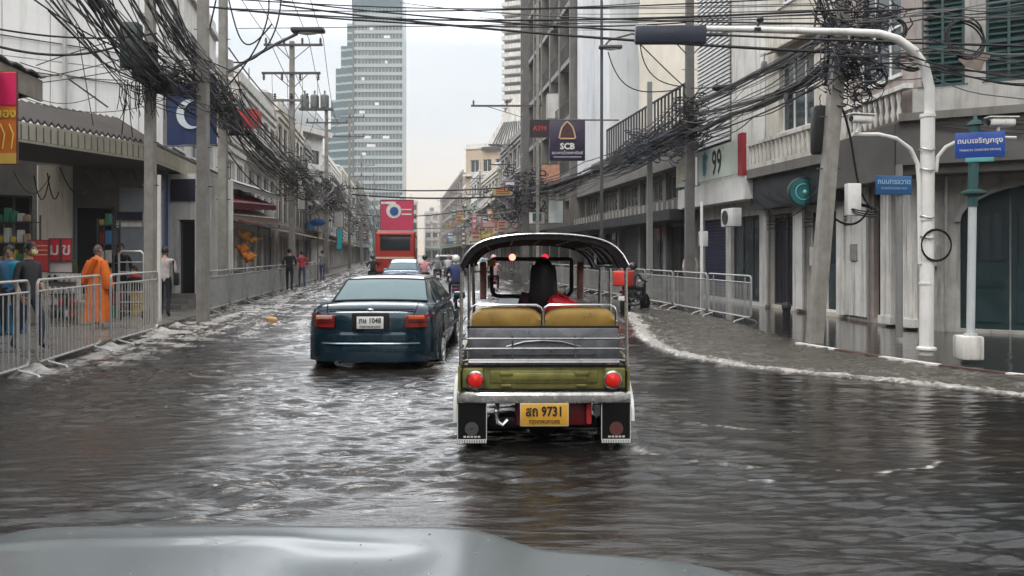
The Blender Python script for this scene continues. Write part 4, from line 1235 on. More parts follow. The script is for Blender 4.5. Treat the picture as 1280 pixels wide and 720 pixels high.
        mb = MB(); mb.path([(u * (hw0), y0 + s_ * (.065 - .30 * abs(u) ** 5), .485) for u in [lerp(-.97, .97, i / 16) for i in range(17)]], .014, 5); mb.build('bumper_strip', mat('strip_dark', (.10, .14, .16), .3, .6, var=.1), bp_)
    # trunk: seam, lamps, plate recess
    mb = MB()
    mb.path([(-.50, -.006, .70), (-.60, .03, .93), (-.62, .2, 1.012)], .006, 4); mb.path([(.50, -.006, .70), (.60, .03, .93), (.62, .2, 1.012)], .006, 4)
    mb.b2(-.58, .58, .02, .035, .935, .948)
    mb.build('boot_seam', black, root)
    for sgn in (-1, 1):
        mb = MB()
        rows = []
        for j in range(9):
            u = j / 8; x = lerp(.48, hw0 * .955, u); yb = -.012 + 5.0 * max(0, (x / hw0 - .72)) ** 2.2
            top = lerp(.865, .885, u); bot = lerp(.69, .70, u)
            rows.append([(sgn * x, yb - .0, bot), (sgn * x, yb - .028, bot + .012), (sgn * x, yb - .026 + .02, top - .012), (sgn * x, yb + .06, top)])
        mb.loft(rows, closed=False, caps=False)
        tl = mb.build('tail_light', lensr, root)
        mb = MB()
        mb.rbox((sgn * .62, -.025, .835), (.22, .03, .055), .012); mb.build('indicator_lens', lensa if sgn > 0 else mat('lens_pale', (0.5, 0.25, 0.2), 0.2), tl)
        mb = MB(); mb.b2(sgn * .50, sgn * .80, -.046, -.02, .775, .785); mb.build('lens_rib', plastic, tl)
    mb = MB(); mb.rbox((0, -.012, .78), (.50, .04, .23), .02); mb.build('plate_recess', plastic, root)
    if plate:
        mb = MB(); mb.rbox((0, -.040, .765), (.36, .012, .165), .005); pl = mb.build('number_plate', plate_w, root)
        text_mesh('lettering', plate[0], .10, ink, pl, (0, -.048, .79), (R(90), 0, 0), bold=.002, sx=.85)
        text_mesh('lettering', plate[1], .05, ink, pl, (0, -.048, .712), (R(90), 0, 0), sx=.85)
        mb = MB(); mb.ell((0, -.03, .935), (.045, .012, .022), 12, 8); mb.build('badge', chrome, root)
    mb = MB(); mb.tube((-.45, .08, .235), (-.45, -.06, .225), .025, 8); mb.build('exhaust', darksteel, root)
    for sgn in (-1, 1):
        mb = MB(); mb.rbox((sgn * .58, L - .07, .60), (.34, .14, .13), .03); mb.build('headlight', lensc, root)
    mb = MB(); mb.b2(-.3, .3, L - .01, L + .015, .54, .66); mb.build('grille', plastic, root)
    return root

teal = car_paint('paint_teal', (0.005, 0.024, 0.040), 0.2, 0.3)
sd1 = sedan((-1.90, 10.75, ROADZ), R(-0.5), 'dark teal sedan with white number plate driving beside the tuk-tuk', teal, plate=('ภษ 1048', 'กรุงเทพมหานคร'), name='sedan', Wd=1.76, H=1.34)
sedan((-4.65, 33.5, ROADZ), R(3), 'small pale blue car between the teal sedan and the red bus', car_paint('paint_blue', (0.16, 0.28, 0.42), 0.3, 0.2), L=3.9, Wd=1.66, H=1.46, name='small_car', plate=('กข 27', 'กรุงเทพ'))

# ---- red bus
def bus(loc, rz, label, paint, topm):
    root = empty('bus', loc, rz, label, 'bus')
    mb = MB(); mb.rbox((0, 5.5, 1.75), (2.5, 11, 2.75), .14, 3); mb.build('body', paint, root)
    mb = MB(); mb.rbox((0, 5.5, 3.13), (2.3, 10.6, .16), .06, 2); mb.build('roof', topm, root)
    mb = MB(); mb.rbox((0, -.005, 2.35), (1.9, .04, .85), .05); gl = mb.build('rear_window', mat('bus_glass', (0.02, 0.025, 0.03), 0.1), root)
    mb = MB(); mb.b2(-1.0, 1.0, -.035, -.02, 2.82, 2.95); mb.build('vent', plastic, root)
    mb = MB(); mb.b2(-1.22, 1.22, -.04, 0.05, 1.40, 1.52); mb.b2(-1.22, 1.22, -.04, 0.05, .5, .62); mb.build('trim_strip', mat('cream_trim', (.6, .5, .38), .5), root)
    for sx in (-1, 1):
        mb = MB(); mb.lathe([(.11, -.05), (.11, 0)], (sx * .98, 0, 1.12), 12, 'y'); mb.build('tail_light', lensr, root)
        mb = MB(); mb.b2(sx * 1.245, sx * 1.26, .8, 10.2, 1.75, 2.75); mb.build('side_window', mat('bus_glass', (0, 0, 0)), root)
        for y in (2.6, 8.8): wheel(root, sx * 1.08, y, .48, .28, darksteel)
    mb = MB(); mb.rbox((0, -.1, .5), (2.4, .2, .28), .05); mb.build('rear_bumper', plastic, root)
    return root
bus((-7.45, 51, ROADZ), R(6), 'red city bus with dark rear window in the left lane far ahead', mat('bus_red', (0.42, 0.03, 0.02), 0.4, var=0.15), mat('bus_roof', (0.35, 0.16, 0.13), 0.5))
# ---- pickup further away
def pickup(loc, rz, label, paint):
    root = empty('pickup_truck', loc, rz, label, 'pickup')
    mb = MB(); mb.rbox((0, 2.5, .75), (1.75, 5.0, .6), .1, 3); mb.build('body', paint, root)
    mb = MB(); mb.rbox((0, 3.0, 1.32), (1.55, 1.9, .6), .16, 3); mb.build('cab', paint, root)
    mb = MB(); mb.rbox((0, 2.04, 1.38), (1.25, .04, .36), .03); mb.build('rear_window', carglass, root)
    mb = MB(); mb.b2(-.78, .78, -.02, .02, .6, 1.02); mb.build('tailgate', paint, root)
    for sx in (-1, 1):
        mb = MB(); mb.b2(sx * .79, sx * .87, -.03, .03, .7, 1.0); mb.build('tail_light', lensr, root)
        for y in (1.0, 4.1): wheel(root, sx * .8, y, .36, .22)
    mb = MB(); mb.rbox((0, -.1, .45), (1.7, .16, .16), .03); mb.build('bumper', chrome, root)
pickup((-4.6, 58, ROADZ), R(6), 'silver pickup truck right of the bus in the distance', mat('paint_silver', (0.4, 0.4, 0.39), 0.35, 0.4))
pickup((-6.5, 84, ROADZ), R(7), 'dark pickup truck furthest along the middle of the street', mat('paint_dark', (0.06, 0.06, 0.06), 0.35, 0.4))
sedan((-2.5, 70, ROADZ), R(7), 'white car far away near the right side of the street', car_paint('paint_white', (0.6, 0.6, 0.58)), name='small_car')

# ---- tuk-tuk
def tuktuk():
    root = empty('tuk_tuk', (0.255, 6.37, ROADZ), R(0.6), 'green and silver tuk-tuk with gold seats and arched black canopy', 'tuk-tuk')
    Z = -ROADZ
    green = mat('tuk_green', (0.235, 0.225, 0.065), 0.4, 0.25, var=0.45, scale=6, streak=.35, tint=(.06,.05,.03))
    silver = mat('tuk_silver', (0.22, 0.23, 0.25), 0.4, 0.5, var=0.35, scale=7, streak=.3)
    gold = mat('seat_gold', (0.40, 0.25, 0.06), 0.38, 0.05, var=0.3, scale=5, streak=.3, tint=(.10,.07,.03))
    white = mat('tuk_white', (0.66, 0.66, 0.62), 0.35, 0.1, var=0.15)
    def b(mb, n, m, p=None): return mb.build(n, m, p or root)
    # lower rear panel (green) with pressed mouldings
    mb = MB(); mb.rbox((0, .10, .565 + Z), (1.32, .16, .20), .02)
    gp = b(mb, 'rear_panel', green)
    mb = MB()
    mb.rbox((0, .018, .575 + Z), (.86, .02, .10), .012); mb.rbox((0, .010, .575 + Z), (.70, .02, .06), .01)
    for sx in (-1, 1): mb.rbox((sx * .30, .002, .60 + Z), (.11, .02, .035), .01); mb.rbox((sx * .30, .008, .505 + Z), (.08, .02, .02), .006)
    b(mb, 'pressed_moulding', green, gp)
    mb = MB(); mb.b2(-.66, .66, 0, .03, .468 + Z, .478 + Z); mb.b2(-.66, .66, .0, .03, .655 + Z, .668 + Z); b(mb, 'edge_trim', plastic, gp)
    # silver upper panel
    mb = MB(); mb.rbox((0, .16, .81 + Z), (1.22, .05, .28), .01)
    sp = b(mb, 'upper_panel', silver)
    mb = MB(); mb.path([(-.30, .13, .80 + Z), (-.15, .128, .84 + Z), (0, .126, .85 + Z), (.15, .128, .84 + Z), (.30, .13, .80 + Z)], .008, 5); mb.path([(-.3, .13, .79 + Z), (.3, .13, .79 + Z)], .006, 5)
    mb.path([(-.42, .13, .74 + Z), (.42, .13, .74 + Z), (.42, .13, .88 + Z), (-.42, .13, .88 + Z)], .005, 4, closed=True)
    b(mb, 'embossed_line', silver, sp)
    mb = MB()
    for z in (.705, .795, .875): mb.path([(-.62, .03, z + Z), (.62, .03, z + Z)], .011, 6)
    mb.path([(-.6, .0, .69 + Z), (.6, .0, .69 + Z)], .018, 6)
    for x in (-.6, -.25, .25, .6): mb.tube((x, .03, .66 + Z), (x, .03, .9 + Z), .009, 5)
    for sx in (-1, 1):
        for z in (.70, .79, .88): mb.path([(sx * .58, .04, z + Z), (sx * .66, .02, z + Z), (sx * .66, .3, z + Z)], .012, 6)
    b(mb, 'luggage_rail', mat('rail_grey', (.20, .20, .21), .35, .8, var=.15, scale=12))
    # chrome bumper and white side flares
    mb = MB(); rings = []
    for j in range(15):
        u = lerp(-1, 1, j / 14); x = u * .695; yo = -.05 + .08 * abs(u) ** 6
        rings.append([(x, yo + .1, .375 + Z), (x, yo + .012, .372 + Z), (x, yo, .39 + Z), (x, yo, .435 + Z), (x, yo + .015, .455 + Z), (x, yo + .1, .455 + Z)])
    mb.loft(rings); b(mb, 'bumper', mat('bumper_white', (0.52, 0.52, 0.50), 0.25, 0.5, var=0.4, scale=14))
    for sx in (-1, 1):
        mb = MB()
        mb.extr([(sx * .665, .0, .46 + Z), (sx * .665, 1.25, .46 + Z), (sx * .665, 1.25, .72 + Z), (sx * .665, .25, .72 + Z), (sx * .665, .0, .66 + Z)], (sx * .02, 0, 0))
        fe = b(mb, 'side_panel', green)
        mb = MB()
        arcp = [(sx * .70, .42 + .40 * math.cos(a), .26 + .30 * math.sin(a)) for a in [math.pi * i / 12 for i in range(13)]]
        mb.path([(p_[0], p_[1], p_[2] + Z * 0.3 + .05) for p_ in arcp], .028, 6)
        b(mb, 'wheel_flare', white)
        # mud flaps
        mb = MB(); x0, x1 = sx * .455, sx * .69
        mb.b2(x0, x1, -.01, .005, .065 + Z, .37 + Z)
        fl = b(mb, 'mud_flap', mat('flap_black', (0.006, 0.006, 0.007), 0.55, spec=.2))
        mb = MB(); cxp = sx * .575
        mb.lathe([(.055, -.014), (.055, -.016), (.045, -.016), (.045, -.013)], (cxp, 0, .165 + Z), 16, 'y')
        for k in range(8):
            a = math.pi * k / 8; mb.box((cxp, -.016, .165 + Z), (.085, .004, .008), Matrix.Rotation(a, 3, 'Y'))
        b(mb, 'emblem', mat('emblem_red', (0.14, 0.05, 0.045), 0.5) if sx > 0 else mat('emblem_grey', (0.09, 0.085, 0.08), 0.5), fl)
        mb = MB()
        for k in range(5): mb.b2(cxp - .065 + k * .028, cxp - .045 + k * .028, -.014, -.008, .095 + Z, .108 + Z)
        for k in range(12): x = lerp(x0, x1, (k + .5) / 12); mb.b2(x - .007, x + .007, -.016, -.006, .052 + Z, .075 + Z)
        mb.b2(x0, x1, -.013, -.009, .075 + Z, .082 + Z)
        b(mb, 'fringe', mat('fringe_white', (0.6, 0.6, 0.58), 0.5), fl)
        mb = MB(); mb.b2(x0, x0 + sx * .006, -.014, .004, .08 + Z, .36 + Z); mb.b2(x1 - sx * .006, x1, -.014, .004, .08 + Z, .36 + Z); b(mb, 'flap_border', mat('fringe_white', (.6, .6, .58)), fl)
        wheel(root, sx * .57, .42, .25, .15, darksteel)
        # tail lights
        mb = MB(); mb.rbox((sx * .565, .02, .565 + Z), (.17, .06, .17), .02); hs = b(mb, 'lamp_housing', green)
        mb = MB(); mb.lathe([(.076, -.015), (.076, -.03), (.062, -.035), (.062, -.02)], (sx * .545, .0, .553 + Z), 18, 'y'); b(mb, 'lamp_rim', chrome, hs)
        mb = MB(); mb.lathe([(.062, -.02), (.055, -.05), (.03, -.065), (0.0, -.068)], (sx * .545, 0, .553 + Z), 18, 'y'); b(mb, 'tail_light', mat('tuk_lens', (0.65, 0.02, 0.015), 0.12, emit=0.12), hs)
        # canopy posts
        mb = MB(); mb.path([(sx * .665, .02, .62 + Z), (sx * .655, .02, 1.47 + Z)], .014, 8); b(mb, 'post', mat('dull_chrome', (.62, .62, .60), .28, .9, var=.15, scale=12))
        mb = MB(); mb.path([(sx * .63, .75, .70 + Z), (sx * .63, .78, 1.46 + Z)], .014, 8); b(mb, 'post', chrome)
        mb = MB(); mb.path([(sx * .60, 1.45, .50 + Z), (sx * .62, 1.40, 1.46 + Z)], .016, 8); b(mb, 'post', chrome)
        mb = MB(); mb.path([(sx * .665, .75, .85 + Z), (sx * .665, .1, .85 + Z), (sx * .665, .04, .80 + Z)], .012, 6); mb.path([(sx * .66, .02, 1.0 + Z), (sx * .66, .7, 1.0 + Z)], .012, 6); b(mb, 'arm_rail', chrome)
    # seat backs: two gold cushions
    for sx in (-1, 1):
        mb = MB(); rings = []
        for j in range(13):
            u = lerp(-1, 1, j / 12); x = sx * .302 + u * .285; k_ = (1 - abs(u) ** 6)
            zt = 1.055 + .062 * k_; zb = .965; yk = .055 * (.6 + .4 * k_)
            rings.append([(x, .22 - yk, zb + Z), (x, .22 - yk * 1.35, (zb + zt) / 2 + Z), (x, .22 - yk, zt - .02 + Z), (x, .22, zt + Z), (x, .22 + yk, zt - .02 + Z), (x, .22 + yk * 1.35, (zb + zt) / 2 + Z), (x, .22 + yk, zb + Z)])
        mb.loft(rings); cu = b(mb, 'backrest', gold)
        mb = MB(); xa, xb = sx * .302 - .30, sx * .302 + .30
        mb.path([(xa, .19, .93 + Z), (xa, .19, 1.08 + Z), (xa + .015, .19, 1.115 + Z), (xa + .05, .19, 1.135 + Z), (xb - .05, .19, 1.135 + Z), (xb - .015, .19, 1.115 + Z), (xb, .19, 1.08 + Z), (xb, .19, .93 + Z)], .011, 6)
        b(mb, 'backrest_frame', chrome, cu)
    mb = MB(); mb.b2(-.62, .62, .15, .20, .945 + Z, .965 + Z); b(mb, 'seat_rail', plastic)
    mb = MB(); mb.rbox((0, .50, .62 + Z), (1.16, .52, .14), .05, 3); b(mb, 'bench_seat', gold)
    mb = MB(); mb.b2(-.62, .62, .1, 1.5, .36 + Z, .40 + Z); b(mb, 'floor', plastic)
    # plate
    mb = MB(); mb.rbox((0, -.055, .285 + Z), (.37, .012, .17), .006); pl = b(mb, 'number_plate', plate_y)
    text_mesh('lettering', 'สถ 9731', .105, ink, pl, (0, -.063, .308 + Z), (R(90), 0, 0), bold=.003, sx=.82)
    text_mesh('lettering', 'กรุงเทพมหานคร', .05, ink, pl, (0, -.063, .232 + Z), (R(90), 0, 0), sx=.75)
    mb = MB(); mb.rbox((0, -.056, .285 + Z), (.385, .008, .185), .01); mb.build('plate_frame', mat('plate_edge', (.6, .5, .3), .4), pl)
    # dark red underbody, axle, exhaust
    mb = MB(); mb.rbox((0.08, .12, .27 + Z), (.62, .12, .20), .03); b(mb, 'underbody', mat('under_red', (0.20, 0.012, 0.015), 0.45, var=0.3))
    mb = MB(); mb.tube((.36, .02, .36 + Z), (.36, .02, .20 + Z), .022, 6); b(mb, 'red_stay', redp)
    mb = MB(); mb.tube((-.62, .42, .25), (.62, .42, .25), .045, 8); mb.ell((0, .42, .25), (.13, .12, .12), 12, 8); mb.rbox((0, .25, .30), (.9, .10, .10), .03); b(mb, 'axle', plastic)
    mb = MB(); mb.path([(-.37, .05, .37 + Z), (-.38, -.02, .30 + Z), (-.37, -.03, .22 + Z), (-.33, -.03, .20 + Z), (-.29, -.02, .24 + Z)], .018, 6); b(mb, 'tow_hook', chrome)
    mb = MB(); mb.path([(.42, .1, .3 + Z), (.42, -.02, .29 + Z)], .028, 8); mb.rbox((.42, .02, .33 + Z), (.06, .06, .05), .01); b(mb, 'exhaust', darksteel)
    # canopy: arched shell with ribs
    def arch(u, y):   # u -1..1
        return (u * .672, y, 1.715 - .11 * abs(u) ** 2.4 - .14 * abs(u) ** 9 - .01 * y + Z)
    mb = MB(); rings = []
    ysr = [-.02, .4, .8, 1.2, 1.6, 2.0, 2.35]
    for y in ysr:
        k = 1 if y < 2.2 else .97
        up = [arch(lerp(-1, 1, j / 24), y) for j in range(25)]
        lo = [(p_[0] * .975, p_[1], p_[2] - .026) for p_ in reversed(up)]
        rings.append(up + lo)
    mb.loft(rings); cn_ = b(mb, 'canopy', mat('canopy_black', (0.022, 0.014, 0.017), 0.45, var=0.3, spec=.3))
    mb = MB()
    for y in ysr[1:-1]:
        mb.path([(p_[0] * .975, p_[1], p_[2] - .03) for p_ in [arch(lerp(-1, 1, j / 20), y) for j in range(21)]], .011, 5)
    for u in (-.72, -.38, 0, .38, .72): mb.path([(arch(u, y)[0] * .97, y, arch(u, y)[2] - .03) for y in ysr], .010, 5)
    mb.build('canopy_rib', darksteel, cn_)
    for y_ in (-.03, 2.36):
        mb = MB(); mb.path([(p_[0], p_[1], p_[2] - .002) for p_ in [arch(lerp(-1, 1, j / 28), y_) for j in range(29)]], .008, 6); mb.build('edge_tube', chrome, cn_)
        mb = MB(); mb.loft([[(p_[0] * q_, p_[1] + w_, p_[2] - d_) for q_, w_, d_ in ((.995, .004, .004), (.955, .004, .046), (.955, .03, .046), (.995, .03, .004))] for p_ in [arch(lerp(-1, 1, j / 28), y_) for j in range(29)]]); mb.build('valance', mat('valance_black', (.010, .008, .010), .5, spec=.25), cn_)
    mb = MB()
    for sx in (-1, 1): mb.path([(sx * .665, y, 1.468 + Z) for y in (-.02, 1.2, 2.35)], .016, 6)
    mb.build('side_tube', chrome, cn_)
    # inside corner brackets at the right as in the photo
    mb = MB(); mb.path([(.40, .35, 1.62 + Z), (.47, .5, 1.56 + Z), (.50, .7, 1.47 + Z)], .014, 6); mb.path([(.5, .7, 1.46 + Z), (.66, .7, 1.46 + Z)], .012, 6); b(mb, 'bracket', chrome)
    # windscreen frame with rounded black surround
    fr = []; cx_, w2, zlo, zhi = -.02, .43, 1.10, 1.50
    for (x, z, a0) in ((cx_ + w2 - .08, zlo + .08, -90), (cx_ + w2 - .08, zhi - .03, 0), (cx_ - w2 + .08, zhi - .03, 90), (cx_ - w2 + .08, zlo + .08, 180)):
        for k in range(5):
            a = R(a0 + k * 22.5); rr_ = .08 if z < 1.3 else .03; fr.append((x + rr_ * math.cos(a) + (0.05 if x > cx_ and z > 1.3 else (-.05 if z > 1.3 else 0)), 2.25, z + rr_ * math.sin(a) + Z))
    mb = MB(); mb.path(fr, .024, 6, closed=True); b(mb, 'windscreen_frame', plastic)
    mb = MB()
    for sx in (-1, 1): mb.rbox((cx_ + sx * .52, 2.2, 1.27 + Z), (.07, .05, .40), .01)
    b(mb, 'front_pillar', mat('pillar_redwhite', (0.42, 0.22, 0.18), 0.5, var=0.5, scale=20))
    mb = MB(); mb.rbox((-.45, 2.1, 1.46 + Z), (.09, .03, .07), .01); b(mb, 'card', mat('card_yellow', (0.7, 0.5, 0.2), 0.6))
    for x, e_ in ((-.165, 4.0), (.145, 1.1)):
        mb = MB(); mb.ell((x + (-.03 if x > 0 else -.065), 2.05, 1.52 + Z), (.035, .03, .035), 12, 8); b(mb, 'roof_lamp', mat('lamp_glow' if e_ > 2 else 'lamp_glow_dim', (1.0, 0.16, 0.12) if e_ > 2 else (0.9, 0.03, 0.06), 0.3, emit=e_, var=0))
    # nose: front body, handlebar, front wheel
    mb = MB(); rings = []
    for (y, hw_, zb, zt) in ((1.45, .60, .36, .62), (1.9, .52, .34, .95), (2.2, .46, .34, 1.08), (2.5, .34, .38, .98), (2.75, .18, .45, .80)):
        rings.append([(-hw_, y, zb + Z), (hw_, y, zb + Z), (hw_, y, zt - .1 + Z), (hw_ * .8, y, zt + Z), (-hw_ * .8, y, zt + Z), (-hw_, y, zt - .1 + Z)])
    mb.loft(rings); b(mb, 'front_body', silver)
    mb = MB(); mb.lathe([(.13, -.06), (.23, -.06), (.25, -.03), (.25, .03), (.23, .06), (.13, .06)], (0, 2.62, .25), 20, 'x'); b(mb, 'front_wheel', black)
    mb = MB(); mb.path([(-.33, 1.92, 1.12 + Z), (-.15, 2.02, 1.10 + Z), (0, 2.08, 1.04 + Z), (.15, 2.02, 1.10 + Z), (.33, 1.92, 1.12 + Z)], .016, 6); b(mb, 'handlebar', plastic)
    mb = MB(); mb.rbox((0, 1.45, .72 + Z), (.5, .36, .12), .05, 3); b(mb, 'driver_seat', gold)
    mb = MB(); mb.rbox((0.12, 1.28, .92 + Z), (.40, .07, .24), .03, 3); b(mb, 'driver_backrest', mat('red_vinyl', (0.60, 0.02, 0.03), 0.4))
    mb = MB(); mb.lathe([(.10, 0), (.10, .06), (.07, .10)], (0, 2.74, .74 + Z), 14, 'y'); b(mb, 'headlight', lensc)
    return root
tuktuk()

# ---- own car bonnet in the foreground
def own_car():
    root = empty('silver_car', (-0.63, 0.6, ROADZ), 0, 'silver car bonnet seen from inside across the bottom of the view', 'car')
    Z = -ROADZ
    pm = mat('bonnet_paint', (0.10, 0.115, 0.12), 0.30, 0.25, var=0.0, scale=6, coat=0.2)
    n, m_ = 96, 80; grid = []
    for i in range(m_ + 1):
        t_ = i / m_; row = []
        for j in range(n + 1):
            u = lerp(-1, 1, j / n)
            x = u * 1.26
            yf = 1.33 - .05 * u * u - .16 * abs(u) ** 6
            y = lerp(-.15, yf, t_)
            z = .872 + .03 * (1 - t_) - .04 * abs(u) ** 12
            # raised centre panel with shoulders that fall to the wings
            z += .056 * (1 / (1 + math.exp((abs(u) - .49) * 30)))
            z -= .012 * t_ ** 6
            z -= .016 * math.exp(-((u - .24) / .12) ** 4) * math.exp(-((t_ - .86) / .09) ** 2)
            z += .006 * math.exp(-((t_ - .93 + .06 * abs(u)) / .02) ** 2) * (1 if u < .2 else math.exp(-((u - .2) / .1) ** 2))
            row.append((x, y, z - .02 + Z))
        grid.append(row)
    # nose: wraps down
    last = grid[-1]
    rs_ = random.Random(6); dm = MB()
    for k in range(240):
        i = int(rs_.uniform(.35, .98) * m_); j = rs_.randint(2, n - 2); p_ = Vector(grid[i][j]); r_ = rs_.uniform(.0012, .0038)
        dm.ell(p_ + Vector((rs_.uniform(-.01, .01), 0, 0)), (r_ * rs_.uniform(.8, 1.3), r_ * rs_.uniform(.8, 1.8), r_ * .55), 6, 4)
    do = dm.build('water_drops', mat('drop', (.10, .12, .125), .12, .1, var=0), root, fix=False); do['kind'] = 'stuff'
    for k, (dy, dz) in enumerate(((.018, -.012), (.03, -.04), (.035, -.10), (.03, -.2), (.05, -.24), (.07, -.38), (.04, -.58), (-.05, -.64))):
        grid.append([(p_[0], p_[1] + dy, p_[2] + dz) for p_ in last])
    mb = MB(); mb.loft(grid, closed=False, caps=False); mb.build('bonnet', pm, root, sharp=60)
    mb = MB()
    for sx in (-1, 1):
        mb.path([(sx * (.60 + .1 * (1 - t_)), lerp(-.1, 1.17, t_), .925 + .045 * (1 - t_) - .03 - .05 * t_ ** 5 - .012 + Z) for t_ in [i / 10 for i in range(11)]], .003, 4)
    mb.build('bonnet_seam', plastic, root)
    for sx in (-1, 1):
        mb = MB(); mb.b2(sx * 1.10, sx * 1.14, -.15, 1.0, .25 + Z, .80 + Z); mb.build('wing', pm, root)
        wheel(root, sx * 1.0, .70, .33, .2)
    for sx in (-1, 1):
        mb = MB(); mb.rbox((sx * .66, 1.20, .72 + Z), (.34, .12, .14), .04, 3); mb.build('headlight', lensc, root)
own_car()
# ------------------------------------------------------------------ people
def cloth(name, col): return mat('cloth_' + name, col, 0.85, var=0.2, scale=7, bump=0.15, bscale=60)
def person(loc, rz, label, H=1.68, shirt=None, trousers=None, pose='stand', lower='trousers', hair='short', sleeves='short', fingers=True, arms=None, lean=0.0, hairm_=None, shoe=None, head_turn=0.0, name='person', group=None, woman=False, build=1.0, hw=1.0):
    """faces +y. Joints are laid out for a 1.70 m figure and scaled."""
    s = H / 1.70
    root = empty(name, loc, rz, label, 'person', group)
    J = {}
    sh, hip = (.175, .085) if woman else (.195, .09)
    if pose in ('stand', 'walk', 'lean'):
        J['pelvis'] = (0, 0, .93); J['waist'] = (0, 0, 1.07); J['chest'] = (0, .01 + lean * .3, 1.28); J['neck'] = (0, .0 + lean * .5, 1.44); J['skull'] = (0, .015 + lean * .6, 1.53)
        st = .16 if pose == 'walk' else .03
        J['hipL'] = (-hip, 0, .88); J['kneeL'] = (-hip - .01, st * .75 + .03, .50); J['ankL'] = (-hip - .01, st * .8, .09); J['toeL'] = (-hip - .03, st * .8 + .15, .04)
        J['hipR'] = (hip, 0, .88); J['kneeR'] = (hip + .01, -st * .3 + .03, .50); J['ankR'] = (hip + .01, -st * 1.3, .09); J['toeR'] = (hip + .03, -st * 1.3 + .15, .04)
        ay = lean * .3
        J['shL'] = (-sh, ay, 1.385); J['elL'] = (-sh - .06, ay - .03, 1.10); J['wrL'] = (-sh - .05, ay + .08, .87)
        J['shR'] = (sh, ay, 1.385); J['elR'] = (sh + .06, ay - .03, 1.10); J['wrR'] = (sh + .05, ay + .08, .87)
    else:   # sit / ride : loc is the point under the seat, seat height given by 'ride'
        sz = .62 if pose == 'sit' else .80
        J['pelvis'] = (0, 0, sz + .08); J['waist'] = (0, -.01 + lean * .2, sz + .23); J['chest'] = (0, .02 + lean * .6, sz + .43); J['neck'] = (0, .03 + lean, sz + .60); J['skull'] = (0, .05 + lean * 1.1, sz + .69)
        kx = .10 if pose == 'sit' else .19
        J['hipL'] = (-hip, .03, sz + .05); J['kneeL'] = (-kx, .44, sz + .04); J['ankL'] = (-kx, .42, sz - .38); J['toeL'] = (-kx - .01, .57, sz - .42)
        J['hipR'] = (hip, .03, sz + .05); J['kneeR'] = (kx, .44, sz + .04); J['ankR'] = (kx, .42, sz - .38); J['toeR'] = (kx + .01, .57, sz - .42)
        ay = .03 + lean * .85
        J['shL'] = (-sh, ay, sz + .54); J['shR'] = (sh, ay, sz + .54)
        if pose == 'sit':
            J['elL'] = (-sh - .05, ay + .06, sz + .28); J['wrL'] = (-.13, ay + .30, sz + .16); J['elR'] = (sh + .05, ay + .06, sz + .28); J['wrR'] = (.13, ay + .30, sz + .16)
        else:
            J['elL'] = (-sh - .09, ay + .12, sz + .33); J['wrL'] = (-.29, .50 + lean * .3, sz + .27); J['elR'] = (sh + .09, ay + .12, sz + .33); J['wrR'] = (.29, .50 + lean * .3, sz + .27)
    if arms: J.update(arms)
    rad = {'pelvis': (.135, .105), 'waist': (.125, .09), 'chest': (.145, .105), 'neck': (.055, .055), 'skull': (.05, .05), 'hipL': (.088, .088), 'hipR': (.088, .088), 'kneeL': (.058, .06), 'kneeR': (.058, .06),
           'ankL': (.038, .042), 'ankR': (.038, .042), 'toeL': (.042, .028), 'toeR': (.042, .028), 'shL': (.058, .058), 'shR': (.058, .058), 'elL': (.042, .042), 'elR': (.042, .042), 'wrL': (.027, .027), 'wrR': (.027, .027)}
    edges = [('pelvis', 'waist'), ('waist', 'chest'), ('chest', 'neck'), ('neck', 'skull'), ('pelvis', 'hipL'), ('hipL', 'kneeL'), ('kneeL', 'ankL'), ('ankL', 'toeL'), ('pelvis', 'hipR'), ('hipR', 'kneeR'), ('kneeR', 'ankR'), ('ankR', 'toeR'),
             ('chest', 'shL'), ('shL', 'elL'), ('elL', 'wrL'), ('chest', 'shR'), ('shR', 'elR'), ('elR', 'wrR')]
    names = list(J.keys()); idx = {n: i for i, n in enumerate(names)}
    me = bpy.data.meshes.new('skel'); me.from_pydata([Vector(J[n]) * s for n in names], [(idx[a], idx[b]) for a, b in edges], [])
    tmp = bpy.data.objects.new('skel', me); COL.objects.link(tmp)
    md = tmp.modifiers.new('skin', 'SKIN'); md.use_smooth_shade = True
    sv = me.skin_vertices[0].data
    for n in names:
        r_ = rad[n]; k = s * (build if n in ('pelvis', 'waist', 'chest') else 1)
        sv[idx[n]].radius = (r_[0] * k, r_[1] * k); sv[idx[n]].use_root = (n == 'pelvis')
    sb = tmp.modifiers.new('sub', 'SUBSURF'); sb.levels = 1; sb.render_levels = 1
    dg = bpy.context.evaluated_depsgraph_get()
    bm_ = bpy.data.meshes.new_from_object(tmp.evaluated_get(dg))
    bpy.data.objects.remove(tmp)
    bone_m = {}
    for (a, b) in edges:
        if 'sh' in b and a == 'chest': m = 1
        elif a in ('shL', 'shR'): m = 1
        elif a in ('elL', 'elR'): m = 1 if sleeves == 'long' else 0
        elif a in ('waist',) or b == 'waist': m = 1
        elif b == 'neck': m = 1
        elif b == 'skull': m = 0
        elif a in ('ankL', 'ankR'): m = 3
        elif a in ('kneeL', 'kneeR'): m = 0 if lower == 'shorts' else 2
        else: m = 2
        bone_m[(a, b)] = m
    vs = [v.co.copy() for v in bm_.vertices]; fs = [tuple(p_.vertices) for p_ in bm_.polygons]
    ms = []
